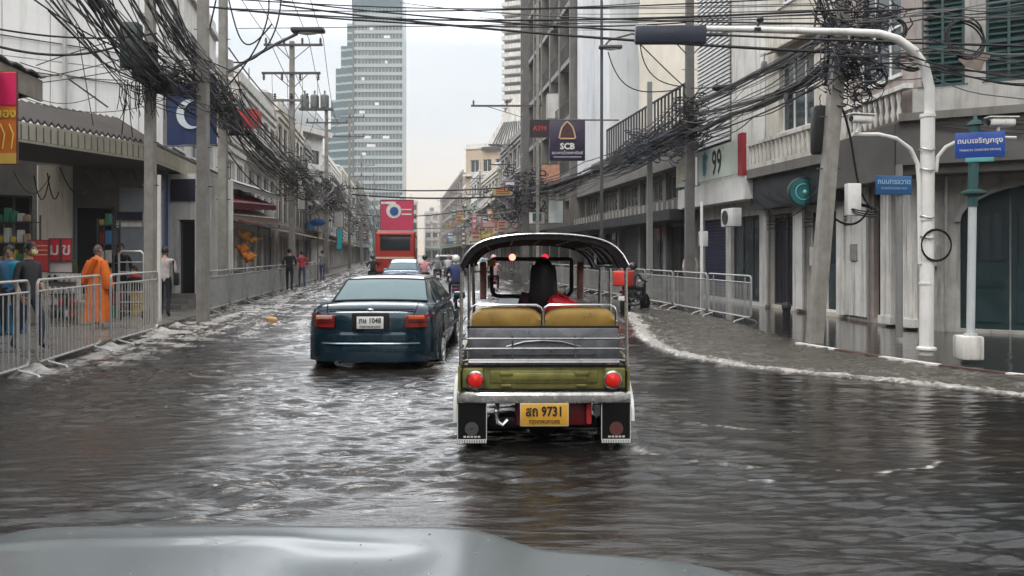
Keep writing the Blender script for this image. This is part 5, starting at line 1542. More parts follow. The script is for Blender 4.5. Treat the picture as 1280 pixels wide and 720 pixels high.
    for f in fs:
        c = sum((vs[i] for i in f), Vector()) / len(f); best = 1e9; bmm = 1
        for (a, b), m in bone_m.items():
            A_, B_ = Vector(J[a]) * s, Vector(J[b]) * s; d = B_ - A_
            t_ = max(0, min(1, (c - A_).dot(d) / d.length_squared)); dist = (c - A_ - d * t_).length / (rad[a][0] + rad[b][0])
            if dist < best: best = dist; bmm = m
        if c.z > J['neck'][2] * s + .0 and abs(c.x) < .09: bmm = 0
        ms.append(bmm)
    bpy.data.meshes.remove(bm_)
    mb = MB(); mb.v = [tuple(v) for v in vs]; mb.f = fs; mb.m = ms; mb.s = [True] * len(fs)
    # head with jaw, nose, ears, eyes, mouth
    hc = Vector(J['skull']) * s + Vector((0, .015, .075)) * s
    Rh = Matrix.Rotation(head_turn, 3, 'Z')
    mb.ell(hc, (.074 * s, .092 * s, .112 * s), 14, 10, Rh, 0)
    mb.ell(hc + Rh @ Vector((0, .018, -.055)) * s, (.055 * s, .066 * s, .062 * s), 12, 8, Rh, 0)
    mb.ell(hc + Rh @ Vector((0, .098, -.012)) * s, (.014 * s, .02 * s, .026 * s), 8, 6, Rh, 0)
    for q in (-1, 1):
        mb.ell(hc + Rh @ Vector((q * .076, 0, -.01)) * s, (.012 * s, .022 * s, .032 * s), 8, 6, Rh, 0)
        mb.ell(hc + Rh @ Vector((q * .030, .082, .012)) * s, (.014 * s, .010 * s, .009 * s), 8, 5, Rh, 4)
    mb.ell(hc + Rh @ Vector((0, .084, -.055)) * s, (.026 * s, .008 * s, .008 * s), 8, 5, Rh, 5)
    # hands: palm, four unequal curled fingers, side thumb
    for q, e_, w_ in ((-1, 'elL', 'wrL'), (1, 'elR', 'wrR')):
        A_, B_ = Vector(J[e_]) * s, Vector(J[w_]) * s; d = (B_ - A_).normalized()
        side = Vector((0, 1, 0)) - d * d.y; side = side.normalized() if side.length > .1 else Vector((0, 0, 1))
        nrm = d.cross(side).normalized() * q
        pc = B_ + d * .045 * s
        Mx = Matrix((side, nrm, d)).transposed()
        mb.ell(pc, (.040 * s, .016 * s, .052 * s), 10, 8, Mx, 0)
        if fingers:
            for k, ln in enumerate((.068, .078, .072, .056)):
                o_ = pc + d * .034 * s + side * (.027 - k * .018) * s
                mb.path([o_, o_ + (d * .55 + nrm * -.12) * ln * s, o_ + (d * .92 + nrm * -.45) * ln * s], [.0088 * s, .008 * s, .006 * s], 6, m=0)
            o_ = pc + side * .03 * s - d * .02 * s
            mb.path([o_, o_ + (side * .03 + d * .028) * s, o_ + (side * .036 + d * .055 - nrm * .01) * s], [.011 * s, .0095 * s, .007 * s], 6, m=0)
    mats_ = [skin, shirt or cloth('grey', (.2, .2, .2)), trousers or cloth('black', (.02, .02, .025)), shoe or plastic, mat('eye', (0.05, 0.04, 0.04), 0.2, var=0), mat('lips', (0.28, 0.10, 0.08), 0.5, var=0)]
    mb.build('body', mats_, root, fix=False, sharp=0)
    # hair
    if hair:
        hm = hairm_ or hairm
        mh = MB()
        if hair in ('short', 'long', 'shaved'):
            vs = []; n, k = 16, 9
            for i in range(k + 1):
                ph = math.pi * .62 * i / k
                for j in range(n):
                    th = 2 * math.pi * j / n; fr = math.sin(th)    # +y is the face
                    cut = 1.0 if fr < .25 else 1 - .42 * (fr - .25) / .75
                    p2 = ph * cut
                    off = .004 if hair == 'shaved' else .013
                    v = Vector(((.074 + off) * math.sin(p2) * math.cos(th), (.092 + off) * math.sin(p2) * math.sin(th), (.112 + off) * math.cos(p2))) * s
                    vs.append(hc + Rh @ v)
            fs = [(i * n + j, (i + 1) * n + j, (i + 1) * n + (j + 1) % n, i * n + (j + 1) % n) for i in range(k) for j in range(n)]
            mh.add(vs, fs, True)
        if hair == 'long':
            rings = []
            for (dz, rx, ry, dy) in ((.05, .088, .085, -.015), (0, .098, .085, -.03), (-.08, .105, .075, -.045), (-.18, .12, .065, -.06), (-.28, .13, .055, -.07), (-.36, .10, .03, -.075)):
                rings.append([hc + Vector((rx * hw * math.cos(a) + .012 * math.sin(5 * a + dz * 9), ry * hw * math.sin(a) * (1 if math.sin(a) < 0 else .35) + dy, dz)) * s for a in [2 * math.pi * i / 20 for i in range(20)]])
            mh.loft(rings)
        if hair == 'helmet':
            mh.ell(hc + Vector((0, -.005, .02)) * s, (.125 * s, .14 * s, .13 * s), 16, 12)
        if hair == 'cap':
            mh.ell(hc + Vector((0, -.005, .035)) * s, (.09 * s, .105 * s, .09 * s), 14, 8); mh.ell(hc + Vector((0, .1, .035)) * s, (.06 * s, .06 * s, .01 * s), 12, 6)
        mh.build('helmet' if hair == 'helmet' else ('cap' if hair == 'cap' else 'hair'), hm, root, fix=False)
    root['_s'] = s
    return root, J, s

def dress(root, rings, m, name):
    mb = MB(); mb.loft(rings, caps=False); return mb.build(name, m, root)

orange = mat('robe_orange', (0.72, 0.145, 0.012), 0.8, var=0.18, scale=6, bump=0.2)
# monk
pm, J, s = person(G(121, 411, .10), R(-20), 'monk in an orange robe walking behind the near steel barriers', 1.62, orange, orange, 'walk', hair='shaved', hairm_=mat('shaved', (0.10, 0.07, 0.055), 0.7), sleeves='long', shoe=skin)
def robe(root, s, z0, z1, m, name, seed=1, spread=.05):
    rs_ = random.Random(seed); rings = []
    for i in range(15):
        t_ = i / 14; z = lerp(z1, z0, t_)
        # shoulder yoke -> hem
        prof = [(0, .09, .07), (.06, .20, .11), (.14, .235, .135), (.35, .225, .15), (.5, .215, .16), (.7, .225, .185), (1, .25, .23)]
        for a_, b_ in zip(prof, prof[1:]):
            if a_[0] <= t_ <= b_[0]:
                q = (t_ - a_[0]) / (b_[0] - a_[0]); rx = lerp(a_[1], b_[1], q); ry = lerp(a_[2], b_[2], q); break
        ring = []
        for j in range(40):
            a = 2 * math.pi * j / 40
            f = 1 + (.03 + .05 * t_) * math.sin(7 * a + 2.0 * t_ + seed) + .025 * math.sin(13 * a - 3 * t_)
            ring.append((rx * f * math.cos(a) * s, ry * f * math.sin(a) * s, z * s))
        rings.append(ring)
    return dress(root, rings, m, name)
robe(pm, s, .16, 1.47, orange, 'robe')
mb = MB(); mb.path([(.10 * s, -.13 * s, 1.44 * s), (-.02 * s, -.175 * s, 1.2 * s), (-.18 * s, -.14 * s, .95 * s), (-.24 * s, .02, .8 * s)], [.05, .06, .06, .03], 8); mb.build('sash', orange, pm)
# two wide sleeves
for q in (-1, 1):
    mb = MB(); mb.path([Vector((q * .17, 0, 1.38)) * s, Vector((q * .26, -.02, 1.15)) * s, Vector((q * .27, .03, .92)) * s, Vector((q * .26, .05, .85)) * s], [.07, .085, .10, .10], 10); mb.build('sleeve', orange, pm)

# masked person by the first barrier
pa, J, s = person(G(36, 438, .10) + Vector((0, 0, 0)), R(-100), 'person in dark top and mask carrying a cyan bag behind the leftmost barriers', 1.62, cloth('charcoal', (.035, .035, .04)), cloth('denim_dark', (.03, .04, .07)), 'walk', hair='short', sleeves='short')
mb = MB(); hc = Vector(J['skull']) * s + Vector((0, .09, .03)) * s; mb.ell(hc, (.058, .035, .05), 12, 8); mb.build('face_mask', mat('mask_yellow', (.75, .62, .30), .8), pa)
mb = MB(); mb.rbox((-.02, -.2 * s, 1.2 * s), (.30, .16, .40), .05, 3); mb.rbox((-.02, -.29 * s, 1.12 * s), (.2, .05, .18), .02); mb.build('backpack', mat('cyan_bag', (.02, .35, .55), .6), pa)
# figure dressed in black, leaning on a trolley
person(G(150, 388, .10), R(-150), 'person in black leaning over beside the grey lattice trolley', 1.72, cloth('black', (.015, .015, .018)), cloth('black', (.015, .015, .018)), 'lean', lean=.28, hair='short', sleeves='long')
pb_, J, s = person(G(170, 392, .10) + Vector((0, 0, -.2)), R(170), 'person with dark hair and red scarf sitting low behind the third barrier', 1.55, cloth('black2', (.02, .02, .02)), cloth('black', (.015, .015, .018)), 'sit', hair='short', sleeves='long')
mb = MB(); nz = Vector(J['neck']) * s; mb.lathe([(.10, -.04), (.13, 0), (.09, .05)], nz, 14); mb.build('scarf', mat('scarf_red', (.6, .05, .06), .8), pb_)
pw, J, s = person(G(206, 396, .10), R(15), 'person in pale patterned shirt and black trousers walking behind the near square pole', 1.62, mat('shirt_pattern', (.55, .48, .47), .8, var=.35, scale=22), cloth('black', (.015, .015, .018)), 'walk', hair='short', sleeves='long')
mb = MB(); mb.path([(.19, -.05, 1.38 * s), (.21, -.02, 1.0 * s), (.2, .1, .95 * s)], .02, 6); mb.rbox((.26, -.02, .92 * s), (.10, .28, .30), .03); mb.build('shoulder_bag', plastic, pw)

# passenger in the tuk-tuk
pt, J, s = person((0.255 + .02, 6.98, ROADZ + .185), 0, 'passenger with long black hair in dark clothes sitting in the tuk-tuk', 1.66, cloth('maroon_ink', (.045, .010, .02)), cloth('ink', (.012, .012, .02)), 'sit', hair='long', sleeves='long', woman=True, hw=1.12, build=1.2)
mb = MB(); mb.rbox((.255 + .17, 6.80, 1.08), (.27, .14, .20), .05, 3, Matrix.Rotation(R(18), 3, 'Y')); mb.path([(.36, 6.86, 1.10), (.40, 6.86, 1.22), (.50, 6.86, 1.16)], .012, 6)
tag(mb.build('red_bag', mat('bag_red', (.75, .015, .035), .45, var=.1)), 'bright red bag beside the passenger on the tuk-tuk seat', 'bag')

# ------------------------------------------------------------------ motorbikes
def motorbike(loc, rz, label, col, box=None, group=None):
    root = empty('motorbike', loc, rz, label, 'motorbike', group)
    for y in (-.6, .62):
        mb = MB(); mb.lathe([(.19, -.035), (.26, -.04), (.285, 0), (.26, .04), (.19, .035)], (0, y, .285), 20, 'x')
        for k in range(6):
            a = math.pi * k / 6; mb.box((0, y, .285), (.012, .40, .014), Matrix.Rotation(a, 3, 'X'))
        mb.build('wheel', black, root)
    pm_ = mat('bike_' + str(col), col, .3, .1, coat=.5)
    mb = MB(); rings = []
    for (y, hw, zb, zt) in ((-.78, .03, .62, .68), (-.6, .11, .55, .74), (-.25, .14, .45, .72), (.05, .10, .38, .55), (.22, .07, .42, .62), (.38, .13, .5, .92), (.5, .10, .7, .98)):
        rings.append([(-hw, y, zb), (hw, y, zb), (hw * .9, y, zt - .02), (hw * .4, y, zt), (-hw * .4, y, zt), (-hw * .9, y, zt - .02)])
    mb.loft(rings); mb.build('body', pm_, root)
    mb = MB(); mb.rbox((0, -.28, .755), (.24, .66, .09), .04, 3); mb.build('seat', plastic, root)
    mb = MB(); mb.path([(-.31, .36, 1.04), (-.12, .44, 1.0), (0, .46, .97), (.12, .44, 1.0), (.31, .36, 1.04)], .014, 6)
    for q in (-1, 1): mb.tube((q * .26, .38, 1.03), (q * .30, .40, 1.2), .007, 5); mb.ell((q * .31, .40, 1.22), (.055, .012, .035), 10, 6)
    mb.build('handlebar', darksteel, root)
    mb = MB(); mb.tube((-.05, .44, .9), (-.05, .62, .285), .02, 6); mb.tube((.05, .44, .9), (.05, .62, .285), .02, 6); mb.tube((-.07, -.1, .35), (-.07, -.6, .285), .022, 6); mb.path([(.09, .1, .28), (.12, -.3, .26), (.13, -.8, .34)], [.025, .03, .04], 8); mb.build('fork', darksteel, root)
    mb = MB(); mb.rbox((0, -.80, .66), (.14, .05, .07), .015); mb.build('tail_light', lensr, root)
    mb = MB(); mb.rbox((0, -.83, .48), (.18, .012, .13), .004); mb.build('number_plate', plate_w, root)
    if box is not None:
        mb = MB(); mb.rbox((0, -.72, 1.02), (.46, .42, .42), .05, 3); mb.build('delivery_box', box, root)
    return root
def bike_with_rider(D, px, rz, lab_b, lab_p, col, shirt, helmet, box=None, trousers=None, H=1.66):
    x = (px - 640) / 1000 * D; r = R(rz)
    motorbike((x, D, ROADZ + .0), r, lab_b, col, box)
    off = Matrix.Rotation(r, 3, 'Z') @ Vector((0, -.18, 0))
    person((x + off.x, D + off.y, ROADZ), r, lab_p, H, shirt, trousers or cloth('black', (.015, .015, .018)), 'ride', hair='helmet', hairm_=helmet, sleeves='long', fingers=D < 30)
wh = mat('helmet_white', (.7, .7, .68), .3); bh = mat('helmet_black', (.03, .03, .03), .25); ph_ = mat('helmet_pink', (.6, .35, .35), .3)
bike_with_rider(24, 570, 4, 'dark blue motorbike between the teal sedan and the tuk-tuk', 'motorbike rider in navy with a white helmet left of the tuk-tuk', (.03, .04, .10), cloth('navy', (.03, .045, .13)), wh)
bike_with_rider(22.5, 794, -35, 'black motorbike with a red box by the right barriers', 'rider in dark clothes on the motorbike with a red box', (.03, .03, .03), cloth('charcoal', (.035, .035, .04)), bh, box=mat('box_red', (.62, .05, .03), .5), H=1.45)
bike_with_rider(36, 531, 5, 'pink motorbike beside the small pale blue car', 'motorbike rider in a pink shirt beside the small pale blue car', (.4, .1, .15), cloth('pink', (.66, .30, .33)), bh)
bike_with_rider(40, 466, 12, 'black motorbike left of the small pale blue car', 'motorbike rider in black left of the small pale blue car', (.02, .02, .02), cloth('black', (.015, .015, .018)), bh)
bike_with_rider(44, 547, 7, 'grey motorbike behind the pink one in the middle of the street', 'motorbike rider in grey behind the pink rider', (.2, .2, .2), cloth('grey', (.2, .2, .2)), wh)
bike_with_rider(31, 617, 3, 'maroon motorbike seen through the left side of the tuk-tuk', 'rider in a pale pink top seen through the left side of the tuk-tuk', (.25, .03, .04), cloth('pale_pink', (.55, .35, .36)), ph_)
bike_with_rider(48, 560, 7, 'white motorbike furthest right in the distant traffic', 'rider in white furthest right in the distant traffic', (.5, .5, .5), cloth('white', (.6, .6, .6)), ph_)
bike_with_rider(52, 585, 7, 'green motorbike in the distance behind the navy rider', 'rider in olive in the distance behind the navy rider', (.03, .15, .08), cloth('olive', (.12, .14, .06)), bh)

person((6.25, 28.0, .055), R(170), 'pedestrian in a white shirt on the right pavement behind the barriers', 1.65, cloth('white', (.6, .6, .6)), cloth('denim', (.06, .08, .14)), 'walk', fingers=False)
person((-8.9 + .0, 32.0, .10), R(10), 'pedestrian in black with a raised bag on the left pavement by the green pole', 1.68, cloth('black', (.015, .015, .018)), cloth('black', (.015, .015, .018)), 'walk', fingers=False)
person((-9.45, 36.0, .10), R(20), 'pedestrian in a red top past the green pole on the left', 1.6, cloth('red', (.5, .05, .06)), cloth('denim', (.06, .08, .14)), 'walk', fingers=False)
person((-10.2, 43.0, .10), R(0), 'pedestrian in grey furthest along the left pavement', 1.66, cloth('grey', (.2, .2, .2)), cloth('denim', (.06, .08, .14)), 'walk', fingers=False)
# ------------------------------------------------------------------ crowd barriers
gal = mat('barrier_steel', (0.50, 0.49, 0.47), 0.42, 0.45, var=0.25, scale=10, streak=0.25, tint=(.2, .14, .1))
def barrier(loc, rz, label, Ln=2.45, H=1.24, bars=17, group='steel crowd barriers along the street', m=gal, z0=0.14, tr=.02):
    root = empty('crowd_barrier', loc, rz, label, 'barrier', group)
    mb = MB(); r_ = .09; pts = []
    for (x, z, a0) in ((Ln - r_, H - r_, 0), (r_, H - r_, 90), (r_, z0 + r_, 180), (Ln - r_, z0 + r_, 270)):
        for k in range(5):
            a = R(a0 + k * 22.5); pts.append((x + r_ * math.cos(a), 0, z + r_ * math.sin(a)))
    mb.path(pts, tr, 6, closed=True); mb.path([(0, 0, H - .15), (Ln, 0, H - .15)], tr * .7, 6)
    mb.build('frame', m, root)
    for i in range(bars):
        x = Ln * (i + 1) / (bars + 1)
        mb = MB(); mb.tube((x, 0, z0), (x, 0, H - .15), .0085, 5); mb.build('bar', m, root)
    for x in (.32, Ln - .32):
        mb = MB(); mb.path([(x, -.28, .0), (x, -.24, .05), (x, -.03, .11), (x, 0, z0 + .0), (x, .03, .11), (x, .24, .05), (x, .28, .0)], .017, 6); mb.tube((x, 0, z0), (x, 0, H), .017, 6); mb.build('foot', m, root)
    return root
dirl = math.atan2(1, -0.14)
bl = ['leftmost steel barrier, cut by the edge of the frame', 'steel barrier between the monk and the leftmost one, in front of the red posters', 'steel barrier in front of the monk, ending at the near square pole']
proto = None
for i, D in enumerate((7.98, 10.65, 13.35)):
    x = LK(D) + .12
    lab = bl[i]
    if proto is None: proto = barrier((x, D, -.03), dirl, lab); o = proto
    else:
        o = copy_tree(proto); o.location = (x, D, -.03); o['label'] = lab
    o.rotation_euler = (0, 0, dirl + R((0, 1.5, -1)[i]))
ordn = ['first', 'second', 'third', 'fourth', 'fifth', 'sixth', 'seventh', 'eighth', 'ninth', 'tenth', 'eleventh', 'twelfth']
proto2 = None; D = 20.2; i = 0
grm = mat('barrier_dull', (0.36, 0.36, 0.35), 0.5, 0.35, var=0.25, streak=0.3)
while D < 47:
    lab = '%s steel barrier beyond the twin poles on the left pavement' % ordn[i]
    if proto2 is None: o = proto2 = barrier((LK(D) + .1, D, .0), dirl, lab, 2.45, 1.12, 30, 'barriers beyond the twin poles on the left', grm, .16, .024)
    else: o = copy_tree(proto2); o.location = (LK(D) + .1, D, .0); o.rotation_euler = (0, 0, dirl); o['label'] = lab
    D += 2.56; i += 1
proto3 = None; D = 17.75; i = 0
while D < 46:
    lab = '%s steel barrier from the near end of the right hand fence line' % ordn[i]
    xx = 7.9 - .146 * D
    if proto3 is None: o = proto3 = barrier((xx, D, .0), math.atan2(1, -.146), lab, 2.45, 1.07, 30, 'barriers along the right of the street', grm, .14, .022)
    else: o = copy_tree(proto3); o.location = (xx, D, .0); o.rotation_euler = (0, 0, math.atan2(1, -.146)); o['label'] = lab
    D += 2.52; i += 1

# ------------------------------------------------------------------ poles
def at(px, D): return (px - 640) / 1000 * D
def square_pole(px, D, topz, wd, label, z=0.1, lean=(0, 0), m=None, name='utility_pole', holes=True):
    x = at(px, D); root = empty(name, (x, D, z), 0, label, 'pole', None)
    mb = MB(); mb.path([(0, 0, -.2), (lean[0], lean[1], topz - z)], [wd * .60, wd * .46], 4)
    mb.build('shaft', m or concrete, root)
    if holes:
        zz = 3.0
        while zz < min(topz - 1, 8.5):
            mb = MB(); t_ = zz / (topz - z); mb.tube((lean[0] * t_ - wd * .75, lean[1] * t_, zz), (lean[0] * t_ + wd * .75, lean[1] * t_, zz), .012, 5); zz += .9
            mb.build('step_bolt', darksteel, root)
    return root
def crossarm(root, z, half, dy=0.0, ins=3, offs=0.0, m=None, up=True):
    mb = MB(); mb.b2(offs - half, offs + half, dy - .20, dy - .10, z - .05, z + .05)
    mb.tube((offs - half * .6, dy - .12, z), (0, dy, z - .7), .02, 5); mb.tube((offs + half * .6, dy - .12, z), (0, dy, z - .7), .02, 5)
    arm = mb.build('crossarm', m or darksteel, root)
    for i in range(ins):
        x = offs + lerp(-half * .93, half * .93, i / (ins - 1)); mb = MB()
        pr = [(.02, 0), (.07, .04), (.03, .08), (.08, .13), (.035, .18), (.07, .23), (.02, .28)]
        mb.lathe([(a, (b if up else -b)) for a, b in pr], (x, dy - .15, z + (.05 if up else -.05)), 8); mb.build('insulator', mat('insulator', (.10, .06, .05), .3), arm)

pL1 = square_pole(188, 16.8, 12, .23, 'near square concrete pole standing by the third barrier', z=.0)
pL2 = square_pole(254, 18.3, 14, .28, 'thick concrete pole in front of the twin pole on the left', z=.1)
pL3 = square_pole(279, 22.5, 14, .27, 'concrete pole standing just behind the thick one on the left', z=.1)
crossarm(pL1, 8.0, .8, ins=3); crossarm(pL2, 9.5, .9, ins=3); crossarm(pL3, 9.6, .9, ins=3)
mb = MB(); mb.rbox((.0, -.25, 5.55), (.45, .30, .75), .04, 2); mb.rbox((.35, -.1, 5.1), (.3, .25, .4), .03, 2); mb.build('junction_box', plastic, pL1)
mb = MB(); mb.rbox((-.35, -.1, 5.9), (.38, .30, .95), .04, 2); mb.build('junction_box', mat('box_green', (.03, .05, .045), .6), pL1)
pL4 = square_pole(365, 37, 11.4, .30, 'pole with two long crossarms of insulators left of the glass tower', z=.1)
crossarm(pL4, 11.1, 1.35, ins=4, offs=.1); crossarm(pL4, 9.8, 1.35, ins=4, up=False); crossarm(pL4, 8.55, .8, ins=3, m=concw)
pL5 = square_pole(408, 60, 12.3, .34, 'pole with transformers and crossarm in front of the glass tower', z=.1)
crossarm(pL5, 11.3, 1.6, ins=5, offs=.1)
for k in range(3):
    mb = MB(); mb.lathe([(.0, 0), (.30, .02), (.33, .1), (.33, .9), (.25, 1.0), (.06, 1.05), (.08, 1.3), (.03, 1.32)], (-1.6 + k * .75, -.1, 12.4), 12); mb.build('transformer', mat('transformer_grey', (.16, .17, .17), .5), pL5)
mb = MB(); mb.b2(-2.0, .5, -.35, .2, 12.25, 12.4); mb.build('platform', darksteel, pL5)
pL6 = square_pole(437, 82, 17, .30, 'slim pole with high crossarm right of the transformer pole', z=.1); crossarm(pL6, 15.5, 1.6, ins=3); crossarm(pL6, 13.5, 1.6, ins=3)
pL7 = square_pole(452, 108, 15, .34, 'distant pole between the glass tower and the bus', z=.1); crossarm(pL7, 13.5, 1.8, ins=3); crossarm(pL7, 12.0, 1.8, ins=3)
pL8 = square_pole(468, 150, 16, .4, 'most distant pole on the left of the street', z=.1); crossarm(pL8, 14.5, 2.2, ins=3)
# thin green and grey poles on the left pavement
square_pole(362, 39, 5.0, .10, 'slim green pole beside the double crossarm pole', z=.1, m=mat('pole_green', (.03, .28, .22), .5), holes=False)
square_pole(199, 17.6, 3.3, .09, 'thin white post behind the near square pole', z=.0, m=whitep, holes=False)

# right side
pR1 = square_pole(1017, 14.05, 9.6, .28, 'leaning weathered pole at the right kerb hung with cable coils', z=.05, lean=(.72, -.25))
crossarm(pR1, 6.1, .9, ins=3, offs=.6)
mb = MB(); mb.rbox((.62, -.16, 2.45), (.24, .16, .56), .02, 2); mb.build('meter_box', whitep, pR1)
mb = MB(); mb.rbox((.22, .12, 3.7), (.40, .25, .85), .04, 2); mb.build('junction_box', plastic, pR1)
pR2 = square_pole(862, 26, 13, .34, 'tall dark utility pole left of the louvre panels', z=.05, m=mat('pole_dark', (.13, .125, .12), .85, var=.3, streak=.5))
crossarm(pR2, 8.6, 1.2, ins=3)
mb = MB(); mb.rbox((.42, -.1, 2.0), (.28, .2, .5), .03); mb.build('meter_box', whitep, pR2)
pR3 = square_pole(812, 29.5, 7.9, .26, 'square steel post left of the tall dark utility pole', z=.05, m=mat('post_grey', (.24, .24, .23), .6, streak=.3), holes=False)
square_pole(877, 22.0, 3.0, .09, 'thin pale post right of the tall dark utility pole', z=.05, m=whitep, holes=False)
pR5 = square_pole(752, 33, 14, .16, 'slim dark pole in front of the white slab wall', z=.05, m=darksteel, holes=False)
pR4 = square_pole(657, 47, 19, .50, 'thick utility pole rising behind the tuk-tuk left of the bank sign', z=.05, m=mat('pole_dark', (.13, .125, .12)))
crossarm(pR4, 10.2, 2.1, offs=-1.1, ins=3)
square_pole(672, 44, 18, .22, 'slimmer pole right beside the thick one behind the tuk-tuk', z=.05)
pR6 = square_pole(636, 74, 12.2, .34, 'pole with short crossarms beyond the thick pole', z=.05); crossarm(pR6, 9.8, 1.8, ins=3); crossarm(pR6, 11.6, 1.2, ins=2)
pR7 = square_pole(600, 100, 12, .36, 'pole before the cream gabled building', z=.05); crossarm(pR7, 11, 1.8, ins=3); crossarm(pR7, 9, 1.8, ins=3)
pR8 = square_pole(578, 135, 13, .4, 'second farthest pole on the right of the street', z=.05); crossarm(pR8, 11.8, 2, ins=3); crossarm(pR8, 9.8, 2, ins=3)
pR9 = square_pole(560, 180, 15, .45, 'farthest pole on the right of the street', z=.05); crossarm(pR9, 13.5, 2.4, ins=3)

# street lamps
def lamp(base, pts, headp, label, r_=.045, m=None):
    root = empty('street_lamp', base, 0, label, 'street lamp')
    bx = Vector(base)
    mb = MB(); mb.path([Vector(p_) - bx for p_ in pts], r_, 7); mb.build('arm', m or darksteel, root)
    h = Vector(headp) - bx; mb = MB(); mb.rbox(h, (.95, .32, .14), .05, 3); hd = mb.build('lamp_head', m or darksteel, root)
    mb = MB(); mb.ell(h - Vector((0, 0, .07)), (.30, .11, .06), 12, 6); mb.build('lens', lensc, hd)
lamp((at(752, 32.8), 32.8, 9.5), [W(752, 62, 32.8), W(762, 50, 32.8), W(790, 42, 32.8), W(800, 44, 32.6)], W(763, 59, 32.7), 'dark street lamp head below the traffic arm by the white slab wall')
lamp((at(279, 24), 24, 6), [W(282, 92, 22.6), W(310, 75, 23), W(345, 55, 23), W(372, 42, 23)], W(385, 38, 23), 'grey street lamp on a curved arm above the left poles')
lamp((at(636, 73), 73, 8), [W(636, 180, 73.5), W(632, 184, 73), W(622, 182, 73)], W(617, 181, 73), 'small street lamp on the pole before the gabled building')

# ------------------------------------------------------------------ traffic arm, cameras, signs on the right
def traffic_pole():
    D = 11.9; x = at(1158, D)
    root = empty('signal_pole', (x, D, .055), 0, 'white curved pole arching over the street with a dark board on its arm', 'pole')
    o = Vector((x, D, .055))
    mb = MB(); mb.path([Vector((0, 0, 0)), Vector((.02, 0, W(0, 145, D).z - .055))], .098, 16); mb.lathe([(.14, 0), (.14, .03), (.10, .05)], (0, 0, .08), 14); mb.lathe([(.11, -.02), (.11, .03)], (.02, 0, W(0, 145, D).z - .055), 14)
    mb.lathe([(.105, 0), (.105, .03)], (0, 0, 1.05), 14); mb.lathe([(.105, 0), (.105, .03)], (0, 0, 2.0), 14)
    mb.build('shaft', whitep, root)
    pts = [W(1162, 146, D), W(1162, 110, D), W(1156, 84, D), W(1142, 63, D), W(1122, 49, D), W(1098, 42, D), W(1060, 40, D), W(1000, 38.5, D), W(900, 36, D), W(795, 35, D)]
    mb = MB(); mb.path([p_ - o for p_ in pts], [.075, .072, .068, .065, .062, .06, .055, .05, .045, .04], 12); arm = mb.build('arm', whitep, root)
    c = W(838, 44, D) - o
    mb = MB(); mb.rbox(c, (1.05, .14, .26), .02, 2); mb.build('signal_board', mat('board_navy', (.012, .016, .035), .4), root)
    for px in (805, 870):
        c = W(px, 36, D) - o; mb = MB(); mb.b2(c.x - .03, c.x + .03, c.y - .06, c.y + .06, c.z - .1, c.z + .06); mb.build('clamp', steel, arm)
    mb = MB(); c = W(946, 38, D) - o; mb.lathe([(.07, -.02), (.07, .03)], c, 12); mb.tube(c, c + Vector((.03, 0, .12)), .02, 6); mb.ell(c + Vector((.05, 0, .16)), (.06, .05, .045), 10, 6); mb.build('dome_camera', plastic, arm)
    # lower camera arms
    mb = MB(); mb.path([p_ - o for p_ in [W(1150, 330, D), W(1149, 230, D), W(1147, 205, D), W(1138, 186, D), W(1120, 173, D), W(1098, 168, D), W(1065, 168, D)]], .032, 8); mb.build('camera_arm', whitep, root)
    mb = MB(); mb.path([p_ - o for p_ in [W(1170, 215, D), W(1172, 196, D), W(1182, 184, D), W(1196, 177, D)]], .028, 8); mb.build('camera_arm', whitep, root)
    mb = MB()
    for z in (1.75, 2.05, 2.75, 3.05): mb.path([(-.11 * math.cos(a), -.12 * math.sin(a), z + .02 * math.sin(3 * a)) for a in [2 * math.pi * i / 12 for i in range(12)]], .012, 5, closed=True)
    mb.build('strap', steel, root)
    mb = MB()
    for k in range(3): mb.path([(.22 * math.cos(a) + .09, -.11, 1.62 + .23 * math.sin(a) + k * .01) for a in [2 * math.pi * i / 20 for i in range(20)]], .010, 5, closed=True)
    mb.build('cable_loop', cablem, root)
traffic_pole()
def cctv(px, py, D, label, rz=0.0, mount=((0, 0, -.09), (0, 0, -.22))):
    c = W(px, py, D); root = empty('security_camera', c, rz, label, 'camera', 'white security cameras by the curved pole')
    mb = MB(); mb.rbox((0, 0, 0), (.36, .13, .12), .04, 3); mb.rbox((0, 0, .07), (.42, .16, .02), .008); mb.build('housing', whitep, root)
    mb = MB(); mb.lathe([(.04, 0), (.045, .04)], (-.19, 0, 0), 10, 'x'); mb.build('lens', plastic, root)
    mb = MB(); mb.path([Vector(q) for q in mount], .022, 7); mb.build('bracket', whitep, root)
cctv(1077, 149, 11.85, 'white security camera on the left arm of the curved pole', R(15), ((0, 0, -.05), (-.08, .02, -.20)))
cctv(1252, 153, 11.3, 'white security camera right of the blue street sign', 0, ((-.05, 0, -.05), (-.05, 0, -.16), (.0, 0, -.21), (.2, 0, -.215)))
